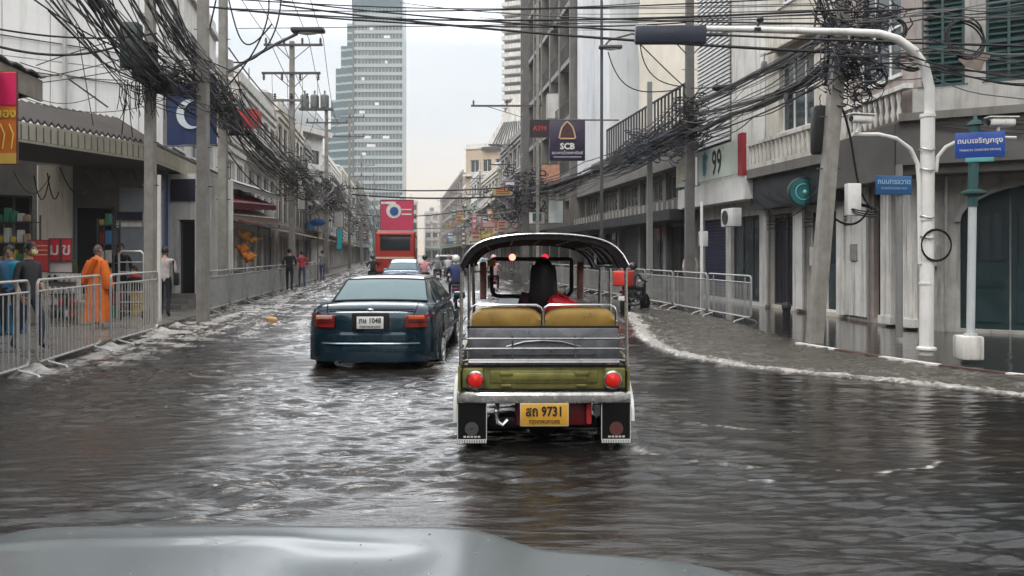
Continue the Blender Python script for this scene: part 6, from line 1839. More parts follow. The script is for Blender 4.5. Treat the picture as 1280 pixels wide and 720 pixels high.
def sign_pole():
    D = 11.4; x = at(1213, D); root = empty('street_sign', (x, D, .055), 0, 'blue Thai street name sign on a pale pole with a white concrete foot', 'street sign')
    o = Vector((x, D, .055)); zt = W(0, 258, D).z - .055
    mb = MB(); mb.rbox((-.03, 0, .17), (.30, .30, .34), .03, 2); mb.build('foot', whitewall, root)
    mb = MB(); mb.tube((0, 0, .3), (.03, 0, zt), .055, 12); mb.lathe([(.09, 0), (.09, .03)], (0, 0, .34), 12); mb.build('shaft', mat('pole_pale', (.50, .53, .53), .45, streak=.3), root)
    mb = MB(); mb.tube((.03, 0, zt), (.06, 0, W(0, 160, D).z), .068, 12); mb.lathe([(.02, 0), (.11, .02), (.10, .06), (.03, .10), (.02, .16), (0, .2)], (.07, 0, W(0, 163, D).z), 12)
    mb.lathe([(.09, 0), (.16, .04), (.16, .07), (.09, .1)], (.05, 0, W(0, 224, D).z - .3), 12); mb.build('upper_shaft', mat('pole_teal', (.03, .09, .09), .45), root)
    c = W(1220, 182, D) - o; rz = R(-22)
    M = Matrix.Rotation(rz, 3, 'Z')
    mb = MB(); mb.rbox(c + Vector((0, -.09, 0)), (.62, .03, .36), .008, 2, M); pl = mb.build('panel', mat('sign_royal', (.02, .075, .36), .35, var=.05), root)
    mb = MB(); mb.rbox(c + Vector((0, -.085, -.20)), (.36, .03, .09), .02, 2, M); mb.build('crest', mat('sign_tealpale', (.15, .45, .45), .4), pl)
    f = c + Vector((0, -.09, 0)) + M @ Vector((0, -.019, 0))
    text_mesh('lettering', 'ถนนเจริญกรุง', .10, whitep, pl, f + Vector((0, 0, .055)), (R(90), 0, rz), bold=.002, ext=.001)
    text_mesh('lettering', 'THANON CHAROEN KRUNG', .046, whitep, pl, f + Vector((0, 0, -.075)), (R(90), 0, rz), ext=.001, sx=.85)
sign_pole()
def sign2():
    D = 14.4; x = at(1124, D); root = empty('street_sign', (x, D, .055), 0, 'darker blue Thai street sign on a grey post behind the curved pole', 'street sign')
    mb = MB(); mb.tube((0, 0, 0), (0, 0, W(0, 210, D).z), .06, 10); mb.build('shaft', mat('post_grey', (.24, .24, .23)), root)
    c = W(1114, 232, D) - Vector((x, D, .055)); rz = R(8); M = Matrix.Rotation(rz, 3, 'Z')
    mb = MB(); mb.rbox(c + Vector((0, -.09, 0)), (.70, .03, .34), .008, 2, M); pl = mb.build('panel', mat('sign_blue2', (.015, .10, .26), .35, var=.05), root)
    f = c + Vector((0, -.112, .03)); lm = mat('letter_paleblue', (.35, .55, .75), .5)
    text_mesh('lettering', 'ถนนทรงวาด', .13, lm, pl, f + Vector((0, 0, .03)), (R(90), 0, rz), bold=.002, ext=.001)
    text_mesh('lettering', 'THANON SONG WAT', .06, lm, pl, f + Vector((0, 0, -.09)), (R(90), 0, rz), ext=.001, sx=.85)
sign2()
# bollards / bins
b_ = G(983, 414, .055); mb = MB(); mb.lathe([(.075, 0), (.075, .42), (.09, .44), (.09, .50), (.05, .56), (0, .57)], (0, 0, 0), 14)
o = mb.build('bollard', plastic); o.location = b_; tag(o, 'slim black bollard on the wet pavement left of the leaning pole', 'bollard')
# teal round shop sign
def round_sign():
    D = 20.3; c = W(1003, 240, D); root = empty('round_sign', c, 0, 'round teal shop sign on the dark fascia', 'sign')
    mb = MB(); mb.lathe([(.38, .05), (.38, -.06), (.34, -.08)], (0, 0, 0), 28, 'y'); mb.build('rim', mat('rim_dark', (.02, .04, .045), .4), root)
    mb = MB(); mb.lathe([(.33, -.07), (.33, -.085), (0, -.09)], (0, 0, 0), 28, 'y'); fc = mb.build('face', mat('teal_face', (.02, .16, .17), .4, var=.2), root)
    mb = MB(); mb.path([(.2 * math.cos(a), -.095, .2 * math.sin(a)) for a in [math.pi * (.4 + 1.2 * i / 14) for i in range(15)]], .012, 5); mb.ell((.03, -.10, .0), (.05, .012, .05), 10, 6); mb.build('mark', mat('mark_pale', (.35, .6, .6), .4), fc)
    mb = MB(); mb.b2(-.08, .08, .05, .75, -.05, .05); mb.build('bracket', darksteel, root)
round_sign()
def acu(px, py, D, label, rz):
    c = W(px, py, D); root = empty('air_conditioner', c, rz, label, 'air conditioner')
    mb = MB(); mb.rbox((0, 0, 0), (.82, .30, .54), .02, 2); mb.build('case', whitep, root)
    mb = MB(); mb.lathe([(.22, -.151), (.22, -.16), (.0, -.16)], (-.1, 0, 0), 18, 'y')
    for k in range(4): mb.path([((.05 + k * .05) * math.cos(a) - .1, -.165, (.05 + k * .05) * math.sin(a)) for a in [2 * math.pi * i / 16 for i in range(16)]], .005, 4, closed=True)
    mb.build('fan_grille', darksteel, root)
acu(914, 272, 23.9, 'white air conditioner hung under the white fascia by the 99 sign', R(-82))

# ---- hanging bank sign
def bank_sign():
    D = 40.0; c = W(709, 176, D); root = empty('hanging_sign', c, R(0), 'dark purple hanging bank sign with a gold bell outline and SCB lettering', 'sign')
    pm_ = mat('bank_purple', (.028, .016, .045), .4, var=.08)
    mb = MB(); mb.rbox((0, 0, 0), (1.78, .2, 2.0), .03, 2); p_ = mb.build('panel', pm_, root)
    gm = mat('bank_gold', (.62, .42, .22), .4)
    bell = [(-.40, -.28), (-.34, .05), (-.26, .34), (-.10, .56), (0, .66), (.10, .56), (.26, .34), (.34, .05), (.40, -.28), (.36, -.34), (-.36, -.34)]
    mb = MB(); mb.path([(x, -.12, z * .85 + .38) for x, z in bell], .045, 5, closed=True); mb.build('bell_outline', gm, p_)
    mb = MB(); mb.extr([(x * .62, -.105, z * .6 + .36) for x, z in bell], (0, -.01, 0)); mb.build('bell_core', mat('bell_maroon', (.08, .02, .02), .4), p_)
    text_mesh('lettering', 'SCB', .42, whitep, p_, (0, -.115, -.30), (R(90), 0, 0), bold=.015)
    text_mesh('lettering', 'ธนาคารไทยพาณิชย์', .20, mat('letter_lilac', (.5, .48, .55), .5), p_, (0, -.115, -.62), (R(90), 0, 0), bold=.004)
    mb = MB(); mb.b2(-.7, .7, -.112, -.102, -.84, -.80); mb.build('underline', mat('letter_lilac', (.5, .48, .55)), p_)
    mb = MB(); mb.tube((-1.4, .0, 1.05), (2.6, .1, 1.05), .04, 6); mb.tube((-.6, 0, .9), (-.6, 0, 1.1), .03, 5); mb.tube((.6, 0, .9), (.6, 0, 1.1), .03, 5); mb.build('hanger', darksteel, root)
bank_sign()
def board(px0, py0, px1, py1, D, label, m, th=.15, name='sign_board', text=None, tm=None, size=None, rz=0.0, post=None, cat='sign', group=None, extra=None):
    a = W(px0, py0, D); c_ = W(px1, py1, D); c = (a + c_) / 2
    root = empty(name, c, rz, label, cat, group)
    wd, ht = abs(c_.x - a.x), abs(a.z - c_.z)
    mb = MB(); mb.rbox((0, 0, 0), (wd, th, ht), min(.03, wd * .1), 1); p_ = mb.build('panel', m, root)
    mb = MB(); mb.path([(-wd / 2, -th / 2 - .004, -ht / 2), (wd / 2, -th / 2 - .004, -ht / 2), (wd / 2, -th / 2 - .004, ht / 2), (-wd / 2, -th / 2 - .004, ht / 2)], max(.012, .0006 * D), 4, closed=True); mb.build('edge_trim', darksteel, p_)
    if text:
        text_mesh('lettering', text, size or ht * .5, tm or whitep, p_, (0, -th / 2 - .012, 0), (R(90), 0, 0), bold=.004)
    if post:
        mb = MB(); mb.b2(post[0], post[1], -.04, .04, post[2], post[3]); mb.build('bracket', darksteel, root)
    return root, p_, wd, ht, th
r_, p_, wd, ht, th = board(476, 250, 517, 288, 66, 'bright pink billboard with a round blue eye motif above the bus', mat('bill_pink', (.62, .05, .12), .4, var=.1), .3, 'billboard', cat='billboard')
mb = MB(); mb.lathe([(.62, -.16), (.62, -.20), (0, -.2)], (-.25, 0, .35), 24, 'y'); mb.build('eye_white', whitep, p_)
mb = MB(); mb.lathe([(.36, -.21), (.36, -.24), (0, -.24)], (-.22, 0, .32), 20, 'y'); mb.build('eye_blue', bluep, p_)
mb = MB(); mb.b2(-1.3, -.1, -.19, -.155, .9, 1.1); mb.b2(.4, 1.2, -.19, -.155, .0, .12); mb.b2(.3, 1.2, -.19, -.155, .4, .5); mb.build('text_bars', whitep, p_)
mb = MB(); mb.b2(-1.1, 1.25, -.1, .1, -1.75, -1.28); mb.build('lower_band', mat('band_bluegrey', (.15, .25, .35), .4, var=.4, scale=2), r_)
mb = MB(); mb.tube((-1.0, .1, -1.3), (-1.0, .1, -6), .08, 6); mb.tube((1.0, .1, -1.3), (1.0, .1, -6), .08, 6); mb.build('post', darksteel, r_)
# boards behind the bank sign and on the right
board(662, 150, 687, 172, 42, 'small dark board with red lettering left of the bank sign', mat('board_black', (.03, .015, .02), .4), text='ATM', tm=mat('letter_red', (.6, .05, .04), .5), size=.34)
board(683, 118, 716, 150, 52, 'white box sign with a pale red square above the bank sign', whitep, 1.0, extra=None)
board(700, 121, 715, 137, 51.4, 'pale red square panel on the white box sign', mat('panel_palered', (.55, .16, .13), .5), .05)
board(685, 250, 704, 279, 43, 'plain white lightbox beyond the tuk-tuk canopy', mat('lightbox_white', (.6, .66, .64), .4), .2)
board(661, 265, 681, 280, 46, 'small white sign with a green square beyond the tuk-tuk canopy', whitep, .15)
board(666, 267, 676, 276, 45.9, 'green square plate on the small white sign', mat('green_plate', (.01, .14, .09), .4), .05)
board(676, 205, 700, 230, 48, 'faded orange and white hanging banner below the bank sign', mat('faded_orange', (.6, .3, .2), .6, var=.5, scale=2.5), .08)
board(868, 196, 872, 232, 25.6, 'narrow white tag fixed to the tall dark pole', whitep, .05)
# left hand signs
r_, p_, wd, ht, th = board(-14, 90, 23, 206, 10.9, 'tall pink and orange vertical banner hanging under the near left awning', mat('banner_orange', (.80, .22, .04), .55, var=.2, scale=4), .04, 'banner', cat='banner')
mb = MB(); mb.b2(-wd / 2 + .01, wd / 2 - .01, -.035, -.02, ht * .14, ht * .49); mb.build('pink_field', mat('banner_pink', (.72, .02, .12), .5), p_)
mb = MB(); mb.b2(-wd / 2 + .01, wd / 2 - .01, -.035, -.02, -ht * .49, -ht * .38); mb.build('yellow_field', mat('banner_yellow', (.85, .55, .12), .5), p_)
text_mesh('lettering', 'ทอง', .17, mat('letter_yellow', (.8, .6, .1), .5), p_, (.05, -.04, .06), (R(90), 0, 0), bold=.004)
mb = MB()
for k, x in enumerate((-.12, 0.0, .12)): mb.path([(x - .03, -.03, -.08), (x + .03, -.03, -.22), (x, -.03, -.42)], .010, 5)
mb.build('figure_lines', mat('letter_yellow', (.8, .6, .1)), p_)
# navy banner with pale crescent
def crescent_banner():
    D = 24.2; root = empty('hanging_banner', W(240, 143, D), R(-6), 'navy hanging banner with a pale crescent behind the left poles', 'banner')
    mb = MB(); rows = []
    for i in range(15):
        x = lerp(-.80, .80, i / 14); rows.append([(x, .05 * math.sin(i * .8), z) for z in [lerp(-.92, .92, j / 6) for j in range(7)]])
    mb.loft(rows, closed=False, caps=False); mb.loft([[(p_[0], p_[1] + .02, p_[2]) for p_ in r_] for r_ in rows], closed=False, caps=False); p_ = mb.build('cloth', navy, root)
    mb = MB(); pts = [(.45 * math.cos(a), -.08, .45 * math.sin(a)) for a in [R(70 + i * 10) for i in range(23)]]
    inner = [(.33 * math.cos(a) + .12, -.08, .38 * math.sin(a)) for a in [R(290 - i * 10) for i in range(23)]]
    mb.extr(pts + inner, (0, -.01, 0)); mb.build('crescent', mat('crescent_pale', (.55, .6, .62), .5), p_)
    mb = MB(); mb.tube((-.9, 0, .95), (.9, 0, .95), .03, 6); mb.tube((-.9, 0, -.95), (.9, 0, -.95), .02, 6); mb.build('rod', darksteel, root)
crescent_banner()
board(145, 265, 179, 285, 19.6, 'small white and navy shop plate on the grey wall under the tiled canopy', whitep, .06)
board(145.5, 265.5, 178.5, 275, 19.5, 'navy upper strip of the small shop plate under the tiled canopy', mat('navy_sign', (0.02, 0.02, 0.04)), .03)
xm = mat('poster_red', (.55, .05, .05), .6, var=.25, scale=6); pk = mat('poster_white', (.62, .55, .53), .6, var=.2)
r_, p_, wd, ht, th = board(36, 300, 62, 340, 16.6, 'orange red notice poster on the stand behind the near barriers', xm, .04, 'poster', cat='poster')
mb = MB()
for k in range(3): mb.b2(-wd * .42, wd * .42, -.032, -.02, ht * (.3 - k * .14), ht * (.34 - k * .14))
mb.build('text_bars', mat('letter_peach', (.75, .4, .3), .6), p_)
for i, (x0, lab) in enumerate(((62, 'left one of two red character posters on the cream pillar'), (77, 'right one of two red character posters on the cream pillar'))):
    r_, p_, wd, ht, th = board(x0, 298, x0 + 13.5, 326, 16.7, lab, mat('poster_crimson', (.50, .03, .05), .6), .03, 'poster', text='★' if False else ('ข' if i else 'ม'), tm=pk, size=.36, cat='poster')
board(62, 327, 91, 341, 16.75, 'white notice with faint print below the two red character posters', pk, .03, 'poster', cat='poster')
# round blue traffic sign
r_ = empty('traffic_sign', W(397, 278, 45), 0, 'oval blue sign fixed to the transformer pole side of the street', 'sign')
mb = MB(); mb.ell((0, 0, 0), (.46, .04, .22), 20, 8); mb.build('face', mat('sign_blue3', (.015, .06, .20), .4), r_); mb = MB(); mb.tube((0, .05, 0), (0, .05, -3.2), .03, 6); mb.build('post', darksteel, r_)
board(421, 286, 428, 312, 56, 'turquoise vertical banner on the left pavement', mat('turq', (.02, .45, .5), .5), .06, 'banner', cat='banner')
board(418, 264, 430, 284, 62, 'white square signboard over the turquoise banner', whitep, .3)
board(297, 138, 325, 160, 38, 'red fabric awning sign on the white building behind the poles', redp, .5)
board(372, 222, 382, 262, 40, 'narrow white shop sign beside the double crossarm pole', whitep, .12)

# ---- colourful clutter of far signboards
rs = random.Random(101)
sg = [('red', (.55, .04, .03)), ('orange', (.65, .25, .04)), ('yellow', (.7, .5, .08)), ('white', (.62, .62, .6)), ('blue', (.04, .12, .4)), ('green', (.03, .25, .12)), ('pink', (.65, .12, .2)), ('cream', (.6, .5, .35)), ('teal', (.05, .3, .3)), ('maroon', (.2, .03, .03)), ('grey', (.3, .3, .3)), ('purple', (.15, .05, .22))]
shapes = [('small square', .9, .9), ('tall narrow', .6, 2.2), ('wide low', 1.6, .6), ('large upright', 1.1, 1.8)]
k = 0
for si, (sn, sw, sh_) in enumerate(shapes):
    for ci, (cn_, cc) in enumerate(sg):
        if (si + ci) % 5 in (1, 3): continue
        side = 'right' if (si + ci) % 3 else 'left'
        D = rs.uniform(58, 150)
        base = (7.4 if side == 'right' else -7.0) - .14 * D
        x = base + (rs.uniform(.6, 2.2) if side == 'right' else rs.uniform(-.4, .8)); z = rs.uniform(3.4, 8.0)
        root = empty('shop_sign', (x, D, z), 0, '%s %s signboard jutting from the distant %s hand shopfronts' % (sn, cn_, side), 'sign', 'signboards jutting out over the distant pavements')
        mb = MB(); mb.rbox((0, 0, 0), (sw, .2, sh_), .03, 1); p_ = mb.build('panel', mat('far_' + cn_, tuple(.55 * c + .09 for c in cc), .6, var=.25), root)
        mb = MB(); tt = random.Random(k)
        for q in range(3): zz = sh_ * (.3 - q * .28); mb.b2(-sw * .36, sw * tt.uniform(.1, .38), -.125, -.105, zz, zz + sh_ * .12)
        mb.build('lettering', whitep if cn_ not in ('white', 'cream', 'yellow') else redp, p_)
        mb = MB(); dx = 3.2 if side == 'right' else -1.6; mb.tube((0, .1, sh_ * .35), (dx, .1, sh_ * .35), .04, 5); mb.build('bracket', darksteel, root)
        k += 1

# ---- stall with orange goods on the left, awnings
def stall():
    D = 29.0; x = at(305, D); root = empty('market_stall', (x, D, .1), R(98), 'market stall under dark roof sheets on the left pavement', 'stall')
    mb = MB()
    for a in (-1.2, 1.2):
        for b in (-.7, .7): mb.tube((a, b, 0), (a, b, 2.5), .03, 6)
    mb.build('frame', darksteel, root)
    mb = MB(); mb.rbox((0, 0, .8), (2.4, 1.3, .08), .02); mb.b2(-1.2, 1.2, -.66, .66, .1, .76); mb.build('counter', mat('counter_grey', (.10, .10, .10), .7), root)
    mb = MB(); mb.extr([(-1.5, -1.0, 2.4), (1.5, -1.0, 2.4), (1.5, .9, 2.7), (-1.5, .9, 2.7)], (0, 0, .05)); mb.build('roof_sheet', mat('sheet_dark', (.06, .06, .06), .6), root)
stall()
rs = random.Random(9)
def sack(px, py, D, label, m, sx=1.0, sz=1.0):
    c = W(px, py, D); mb = MB(); mb.ell((0, 0, 0), (.27 * sx, .2, .15 * sz), 22, 16)
    mb.v = [(v[0] * (1 + .22 * math.sin(v[2] * 24 + v[1] * 9)), v[1] * (1 + .2 * math.sin(v[0] * 31)), v[2] + .045 * math.sin(v[0] * 27 + v[1] * 13)) for v in mb.v]
    o = mb.build('bundle', m, fix=False); o.location = c; tag(o, label, 'bundle', 'orange bundles at the market stall')
oc = mat('cloth_orange2', (.75, .24, .04), .7, var=.3, scale=9, bump=.3)
sack(306, 293, 28.3, 'pale orange bundle topmost on the market stall', mat('cloth_amber', (.78, .36, .10), .7, var=.3, scale=9), 1.0, .9)
sack(315, 300, 28.4, 'second pale orange bundle just right of the topmost one on the stall', mat('cloth_amber', (.78, .36, .10)), 1.1, .7)
sack(303, 311, 28.3, 'bright orange bundle at the left of the stall counter', oc, .8, 1.2)
sack(311, 321, 28.2, 'bright orange bundle hanging lowest at the stall front', oc, .9, 1.2)
# awnings of red and cream over the left pavement
def awning(p0, p1, p2, p3, D0, D1, label, m):
    a, b, c, d = W(*p0, D0), W(*p1, D1), W(*p2, D1 + 1.0), W(*p3, D0 + 1.0)
    a2 = Vector((a.x - 2.0, a.y + .3, a.z + .7)); b2 = Vector((b.x - 2.0, b.y + .3, b.z + .7))
    root = empty('awning', a, 0, label, 'awning')
    mb = MB(); rows = []
    for i in range(25):
        t_ = i / 24; e = a.lerp(b, t_); f = a2.lerp(b2, t_); sg_ = .05 * math.sin(math.pi * 6 * t_) ** 2
        rows.append([e - a + Vector((0, 0, -.25 - sg_)), e - a + Vector((0, 0, 0)), e.lerp(f, .5) - a + Vector((0, 0, -sg_)), f - a])
    mb.loft(rows, closed=False, caps=False); mb.loft([[q + Vector((0, 0, -.02)) for q in r_] for r_ in rows], closed=False, caps=False); mb.build('canvas', m, root)
    mb = MB(); mb.tube(a - a, b - a, .025, 6); mb.tube(a - a, a2 - a + Vector((0, 0, -.1)), .025, 6); mb.tube(b - a, b2 - a + Vector((0, 0, -.1)), .025, 6); mb.build('frame', darksteel, root)
awning((286, 250), (346, 258), 0, 0, 29.5, 38, 'dark red canvas awning above the market stall', mat('canvas_red', (.25, .015, .03), .8, var=.2)) if False else None
def awn2(pa, Da, pb, Db, label, m):
    a, b = W(*pa, Da), W(*pb, Db)
    a2 = Vector((a.x - 1.4, a.y + .3, a.z + .55)); b2 = Vector((b.x - 1.4, b.y + .3, b.z + .55))
    root = empty('awning', a, 0, label, 'awning'); mb = MB(); rows = []
    for i in range(25):
        t_ = i / 24; e = a.lerp(b, t_); f = a2.lerp(b2, t_); sg_ = .04 * math.sin(math.pi * 6 * t_) ** 2
        rows.append([e - a + Vector((0, 0, -.22 - sg_)), e - a, e.lerp(f, .5) - a + Vector((0, 0, -sg_)), f - a])
    mb.loft(rows, closed=False, caps=False); mb.loft([[q + Vector((0, 0, -.02)) for q in r_] for r_ in rows], closed=False, caps=False); mb.build('canvas', m, root)
    mb = MB(); mb.tube((0, 0, 0), b - a, .025, 6); mb.tube((0, 0, 0), a2 - a + Vector((0, 0, -.1)), .025, 6); mb.tube(b - a, b2 - a + Vector((0, 0, -.1)), .025, 6); mb.build('frame', darksteel, root)
awn2((286, 252), 30, (345, 257), 42, 'dark red canvas awning above the market stall', mat('canvas_red', (.25, .015, .03), .8, var=.2))
awn2((284, 268), 29.6, (348, 274), 42, 'pale cream canvas awning just below the dark red one', mat('canvas_cream', (.62, .48, .40), .8, var=.2))
awn2((285, 225), 31, (350, 245), 44, 'white canvas awning above the dark red one', mat('canvas_white', (.62, .60, .57), .8, var=.2))
# lattice trolley, orange sack floating in the water
tr = empty('trolley', (at(164, 17.6), 17.6, .1), R(-10), 'grey lattice hand trolley parked behind the third barrier', 'trolley')
mb = MB(); mb.path([(-.3, 0, .2), (-.3, 0, 1.45), (-.24, 0, 1.52), (.24, 0, 1.52), (.3, 0, 1.45), (.3, 0, .2)], .02, 6, closed=True)
for k in range(5): mb.tube((-.3, 0, .4 + k * .22), (.3, 0, .4 + k * .22), .012, 5)
mb.build('frame', gal, tr)
for q in (-1, 1):
    mb = MB(); mb.lathe([(.1, -.03), (.13, 0), (.1, .03)], (q * .3, .05, .13), 12, 'x'); mb.build('wheel', black, tr)
mb = MB(); mb.rbox((0, 0, 0), (.22, .2, .13), .04, 3); mb.rbox((-.11, -.03, .01), (.07, .12, .09), .02)
o = mb.build('carton', mat('carton_orange', (.55, .30, .10), .6, var=.3, scale=12)); o.location = G(340, 400, .03); o.rotation_euler = (.2, .15, .5); tag(o, 'crumpled orange brown carton floating in the flood left of the teal sedan', 'carton')

# ------------------------------------------------------------------ cables
def bundle(name, label, anchors, count, spread, r_=(.012, .022), sag=(.1, .5), seed=1, cat='cables', seg=9, jit=1.0, m=None, core=0, tail=0.0, group=None):
    rs_ = random.Random(seed); mb = MB()
    for k in range(count + core):
        ck = k >= count
        rr_ = (r_[0] + (r_[1] - r_[0]) * rs_.random() ** 2) * .72 * (2.4 if ck else 1); off = [Vector((rs_.gauss(0, 1), rs_.gauss(0, .6), rs_.gauss(0, 1))) for _ in anchors]
        drift = Vector((rs_.gauss(0, 1), 0, rs_.gauss(0, 1)))
        pts = []
        for i in range(len(anchors) - 1):
            sp0 = spread[i] if isinstance(spread, (list, tuple)) else spread; sp1 = spread[i + 1] if isinstance(spread, (list, tuple)) else spread
            f = .35 if ck else 1
            a = Vector(anchors[i]) + (off[i] * .38 + drift * .75) * sp0 * f; b = Vector(anchors[i + 1]) + (off[i + 1] * .38 + drift * .75) * sp1 * f
            sg_ = rs_.uniform(*sag) * (b - a).length / 10
            c = catenary(a, b, sg_, seg)
            w1, w2 = rs_.uniform(0, 6), rs_.uniform(0, 6)
            c = [p_ + Vector((math.sin(w1 + j * .9), 0, math.cos(w2 + j * .8))) * .018 * jit * math.sin(math.pi * j / seg) for j, p_ in enumerate(c)]
            pts += c if not pts else c[1:]
        mb.path(pts, rr_, 4, caps=False, m=rs_.choice((0, 0, 0, 1, 2)))
    o0 = Vector(anchors[0]); o = mb.build(name, [m or cablem, mat('cable_grey', (.09, .09, .09), .6, var=.3), mat('cable_brown', (.045, .035, .03), .6, var=.3)], fix=False, origin=tuple(o0)); tag(o, label, cat, group)
    return o
def coil(c, r_, n, label, seed=1, tilt=(0, 0), th=.012, sq=1.0, m=None):
    rs_ = random.Random(seed); mb = MB(); pts = []
    for k in range(n):
        dr = rs_.uniform(-.06, .06) * r_; ox, oz = rs_.uniform(-.03, .03), rs_.uniform(-.03, .03); tl = rs_.uniform(-.25, .25) + tilt[0]
        pts = [(ox + (r_ + dr) * math.cos(a), (r_ + dr) * math.sin(a) * math.sin(tl) + rs_.uniform(-.004, .004), oz + (r_ + dr) * sq * math.sin(a) * math.cos(tl)) for a in [2 * math.pi * i / 22 for i in range(22)]]
        mb.path(pts, th, 5, closed=True)
    o = mb.build('cable_coil', m or cablem, fix=False); o.location = c; o.rotation_euler = (0, 0, tilt[1]); tag(o, label, 'cable coil', 'coils of spare cable hung on the poles')
def tangle(name, c, rad_, n, label, seed, r_=.012, m=None, cat='cables'):
    rs_ = random.Random(seed); mb = MB(); c0 = Vector((0, 0, 0))
    for k in range(n):
        p_ = Vector((rs_.uniform(-1, 1) * rad_[0], rs_.uniform(-1, 1) * rad_[1], rs_.uniform(-1, 1) * rad_[2])); rr = rs_.uniform(.06, .28); a0 = rs_.uniform(0, 6.28); al = rs_.uniform(2.5, 6.5); tl = rs_.uniform(-1.2, 1.2); az_ = rs_.uniform(-.8, .8)
        M = Matrix.Rotation(az_, 3, 'Z') @ Matrix.Rotation(tl, 3, 'X')
        mb.path([p_ + M @ Vector((rr * math.cos(a), 0, rr * .8 * math.sin(a))) + Vector((.02 * (i % 3), 0, 0)) for i, a in enumerate([a0 + al * i / 12 for i in range(13)])], r_ * rs_.uniform(.5, 1.2), 4, caps=False)
    o = mb.build(name, m or cablem, fix=False); o.location = c; tag(o, label, cat); return o

bc = mat('cable_bluish', (.022, .026, .045), .5, var=.3)
gc = mat('cable_grey', (.10, .10, .10), .6, var=.3)
# left main trunk
A_ = [W(60, -95, 9.5), W(188, 88, 16.6), W(258, 118, 18.8), W(288, 150, 22.3)]
bundle('cable_bundle', 'thick bundle of black cables sweeping from the top left to the twin poles', A_, 36, (.55, .50, .42, .32), sag=(.05, .35), seed=1, core=3)
bundle('cable_bundle', 'upper fan of cables dropping steeply past the near square pole', [W(150, -70, 11), W(196, 40, 16.7), W(262, 105, 18.6), W(290, 160, 22.4)], 18, (.35, .34, .28, .25), sag=(.02, .3), seed=2)
bundle('cable_bundle', 'steep bundle from the top of the near pole down to the twin poles', [W(185, -30, 16.5), W(236, 60, 17.8), W(278, 112, 22), W(300, 165, 24)], 16, (.2, .15, .2, .2), r_=(.014, .028), sag=(0, .15), seed=3)
bundle('cable_bundle', 'heavy bundle falling from the twin poles to the double crossarm pole', [W(283, 140, 22.3), W(322, 182, 27), W(368, 222, 36.8)], 30, (.25, .32, .40), r_=(.016, .032), sag=(.05, .25), seed=4, core=3)
bundle('cable_bundle', 'single taut cable pair running straight to the double crossarm pole', [W(290, 120, 22.3), W(372, 215, 36.8)], 4, (.06, .06), r_=(.02, .035), sag=(.0, .1), seed=5)
bundle('cable_bundle', 'bundle between the double crossarm pole and the transformer pole', [W(366, 218, 37), W(408, 240, 60), W(437, 252, 82)], 34, (.5, .8, .8), r_=(.022, .045), sag=(.1, .4), seed=6)
bundle('cable_bundle', 'mass of distant cables below the glass tower', [W(408, 232, 60), W(452, 262, 108), W(468, 275, 150), W(500, 290, 210)], 36, (1.0, 1.8, 2.2, 2), r_=(.04, .07), sag=(.1, .5), seed=7)
tangle('cable_tangle', W(205, 98, 16.7), (.5, .3, .3), 42, 'dense black cable tangle around the near square pole', 8, .013)
tangle('cable_tangle', W(268, 128, 20.5), (.5, .5, .34), 45, 'dense black cable tangle between the twin poles', 9, .014)
tangle('cable_tangle', W(367, 222, 36.7), (.55, .4, 1.0), 70, 'cable tangle around the double crossarm pole', 10, .02)
tangle('cable_tangle', W(409, 243, 59.5), (1.1, .5, 1.2), 80, 'cable tangle below the transformer platform', 11, .03)
tangle('cable_tangle', W(430, 258, 80), (2.0, .8, 2.0), 80, 'distant cable tangle on the left above the pavement', 12, .05)
# fine drop wires under the near tangle
rs = random.Random(5); mb = MB()
for k in range(26):
    a = W(150 + rs.uniform(0, 60), 100 + rs.uniform(-5, 8), 16.6); mb.path([a, a + Vector((rs.uniform(-.05, .05), 0, -rs.uniform(.15, .5))), a + Vector((rs.uniform(-.12, .12), 0, -rs.uniform(.5, .75)))], .008, 4, caps=False)
mb.build('fringe', cablem, pL1, fix=False) if False else None
tag(mb.build('drop_wires', cablem, fix=False, origin=tuple(W(180, 110, 16.6))), 'fringe of short loose wires hanging below the near pole tangle', 'cables')
# wires crossing the white wall on the left, each its own object
lw = [((-30, 31, 13), (195, 42, 16.7), .15, .018, 'upper black wire from the left frame edge to the near pole'), ((-30, 50, 13), (150, 57, 16.7), .22, .024, 'thick sagging black wire above the tiled canopy'),
      ((45, 82, 16), (190, 40, 16.8), -.05, .011, 'fine wire rising from the awning corner to the near pole'), ((45, 98, 16), (190, 62, 16.8), .05, .011, 'second fine wire rising over the white wall'),
      ((45, 104, 16), (190, 80, 16.8), .03, .010, 'third fine wire rising over the white wall'), ((25, 78, 18), (160, 100, 18), .12, .011, 'fine wire falling over the white wall to the near pole'),
      ((25, 112, 19), (120, 120, 19), .25, .009, 'slack fine wire low on the white wall'), ((20, 118, 19), (190, 130, 19), .3, .009, 'lowest slack wire on the white wall'),
      ((85, 98, 19), (135, 134, 19), 0, .02, 'short slanting dark cable on the white wall'), ((95, 30, 18), (118, 165, 18.5), 0, .010, 'near vertical wire dropping to the tiled canopy'),
      ((160, 100, 16.9), (152, 168, 18), .0, .012, 'drop wire left of the near pole'), ((160, 110, 16.9), (166, 172, 18), .1, .01, 'second drop wire left of the near pole'),
      ((110, -10, 14), (200, 66, 16.7), .05, .018, 'straight wire entering above the left awning'), ((30, -10, 13), (160, 64, 16.7), .1, .016, 'long straight wire entering at the upper left')]
for a, b, sg_, r_, lab in lw:
    A2, B2 = W(*a), W(*b); mb = MB(); mb.path(catenary(A2, B2, sg_, 14), r_, 5, caps=False); tag(mb.build('overhead_cable', cablem, fix=False, origin=tuple(A2)), lab, 'cable')
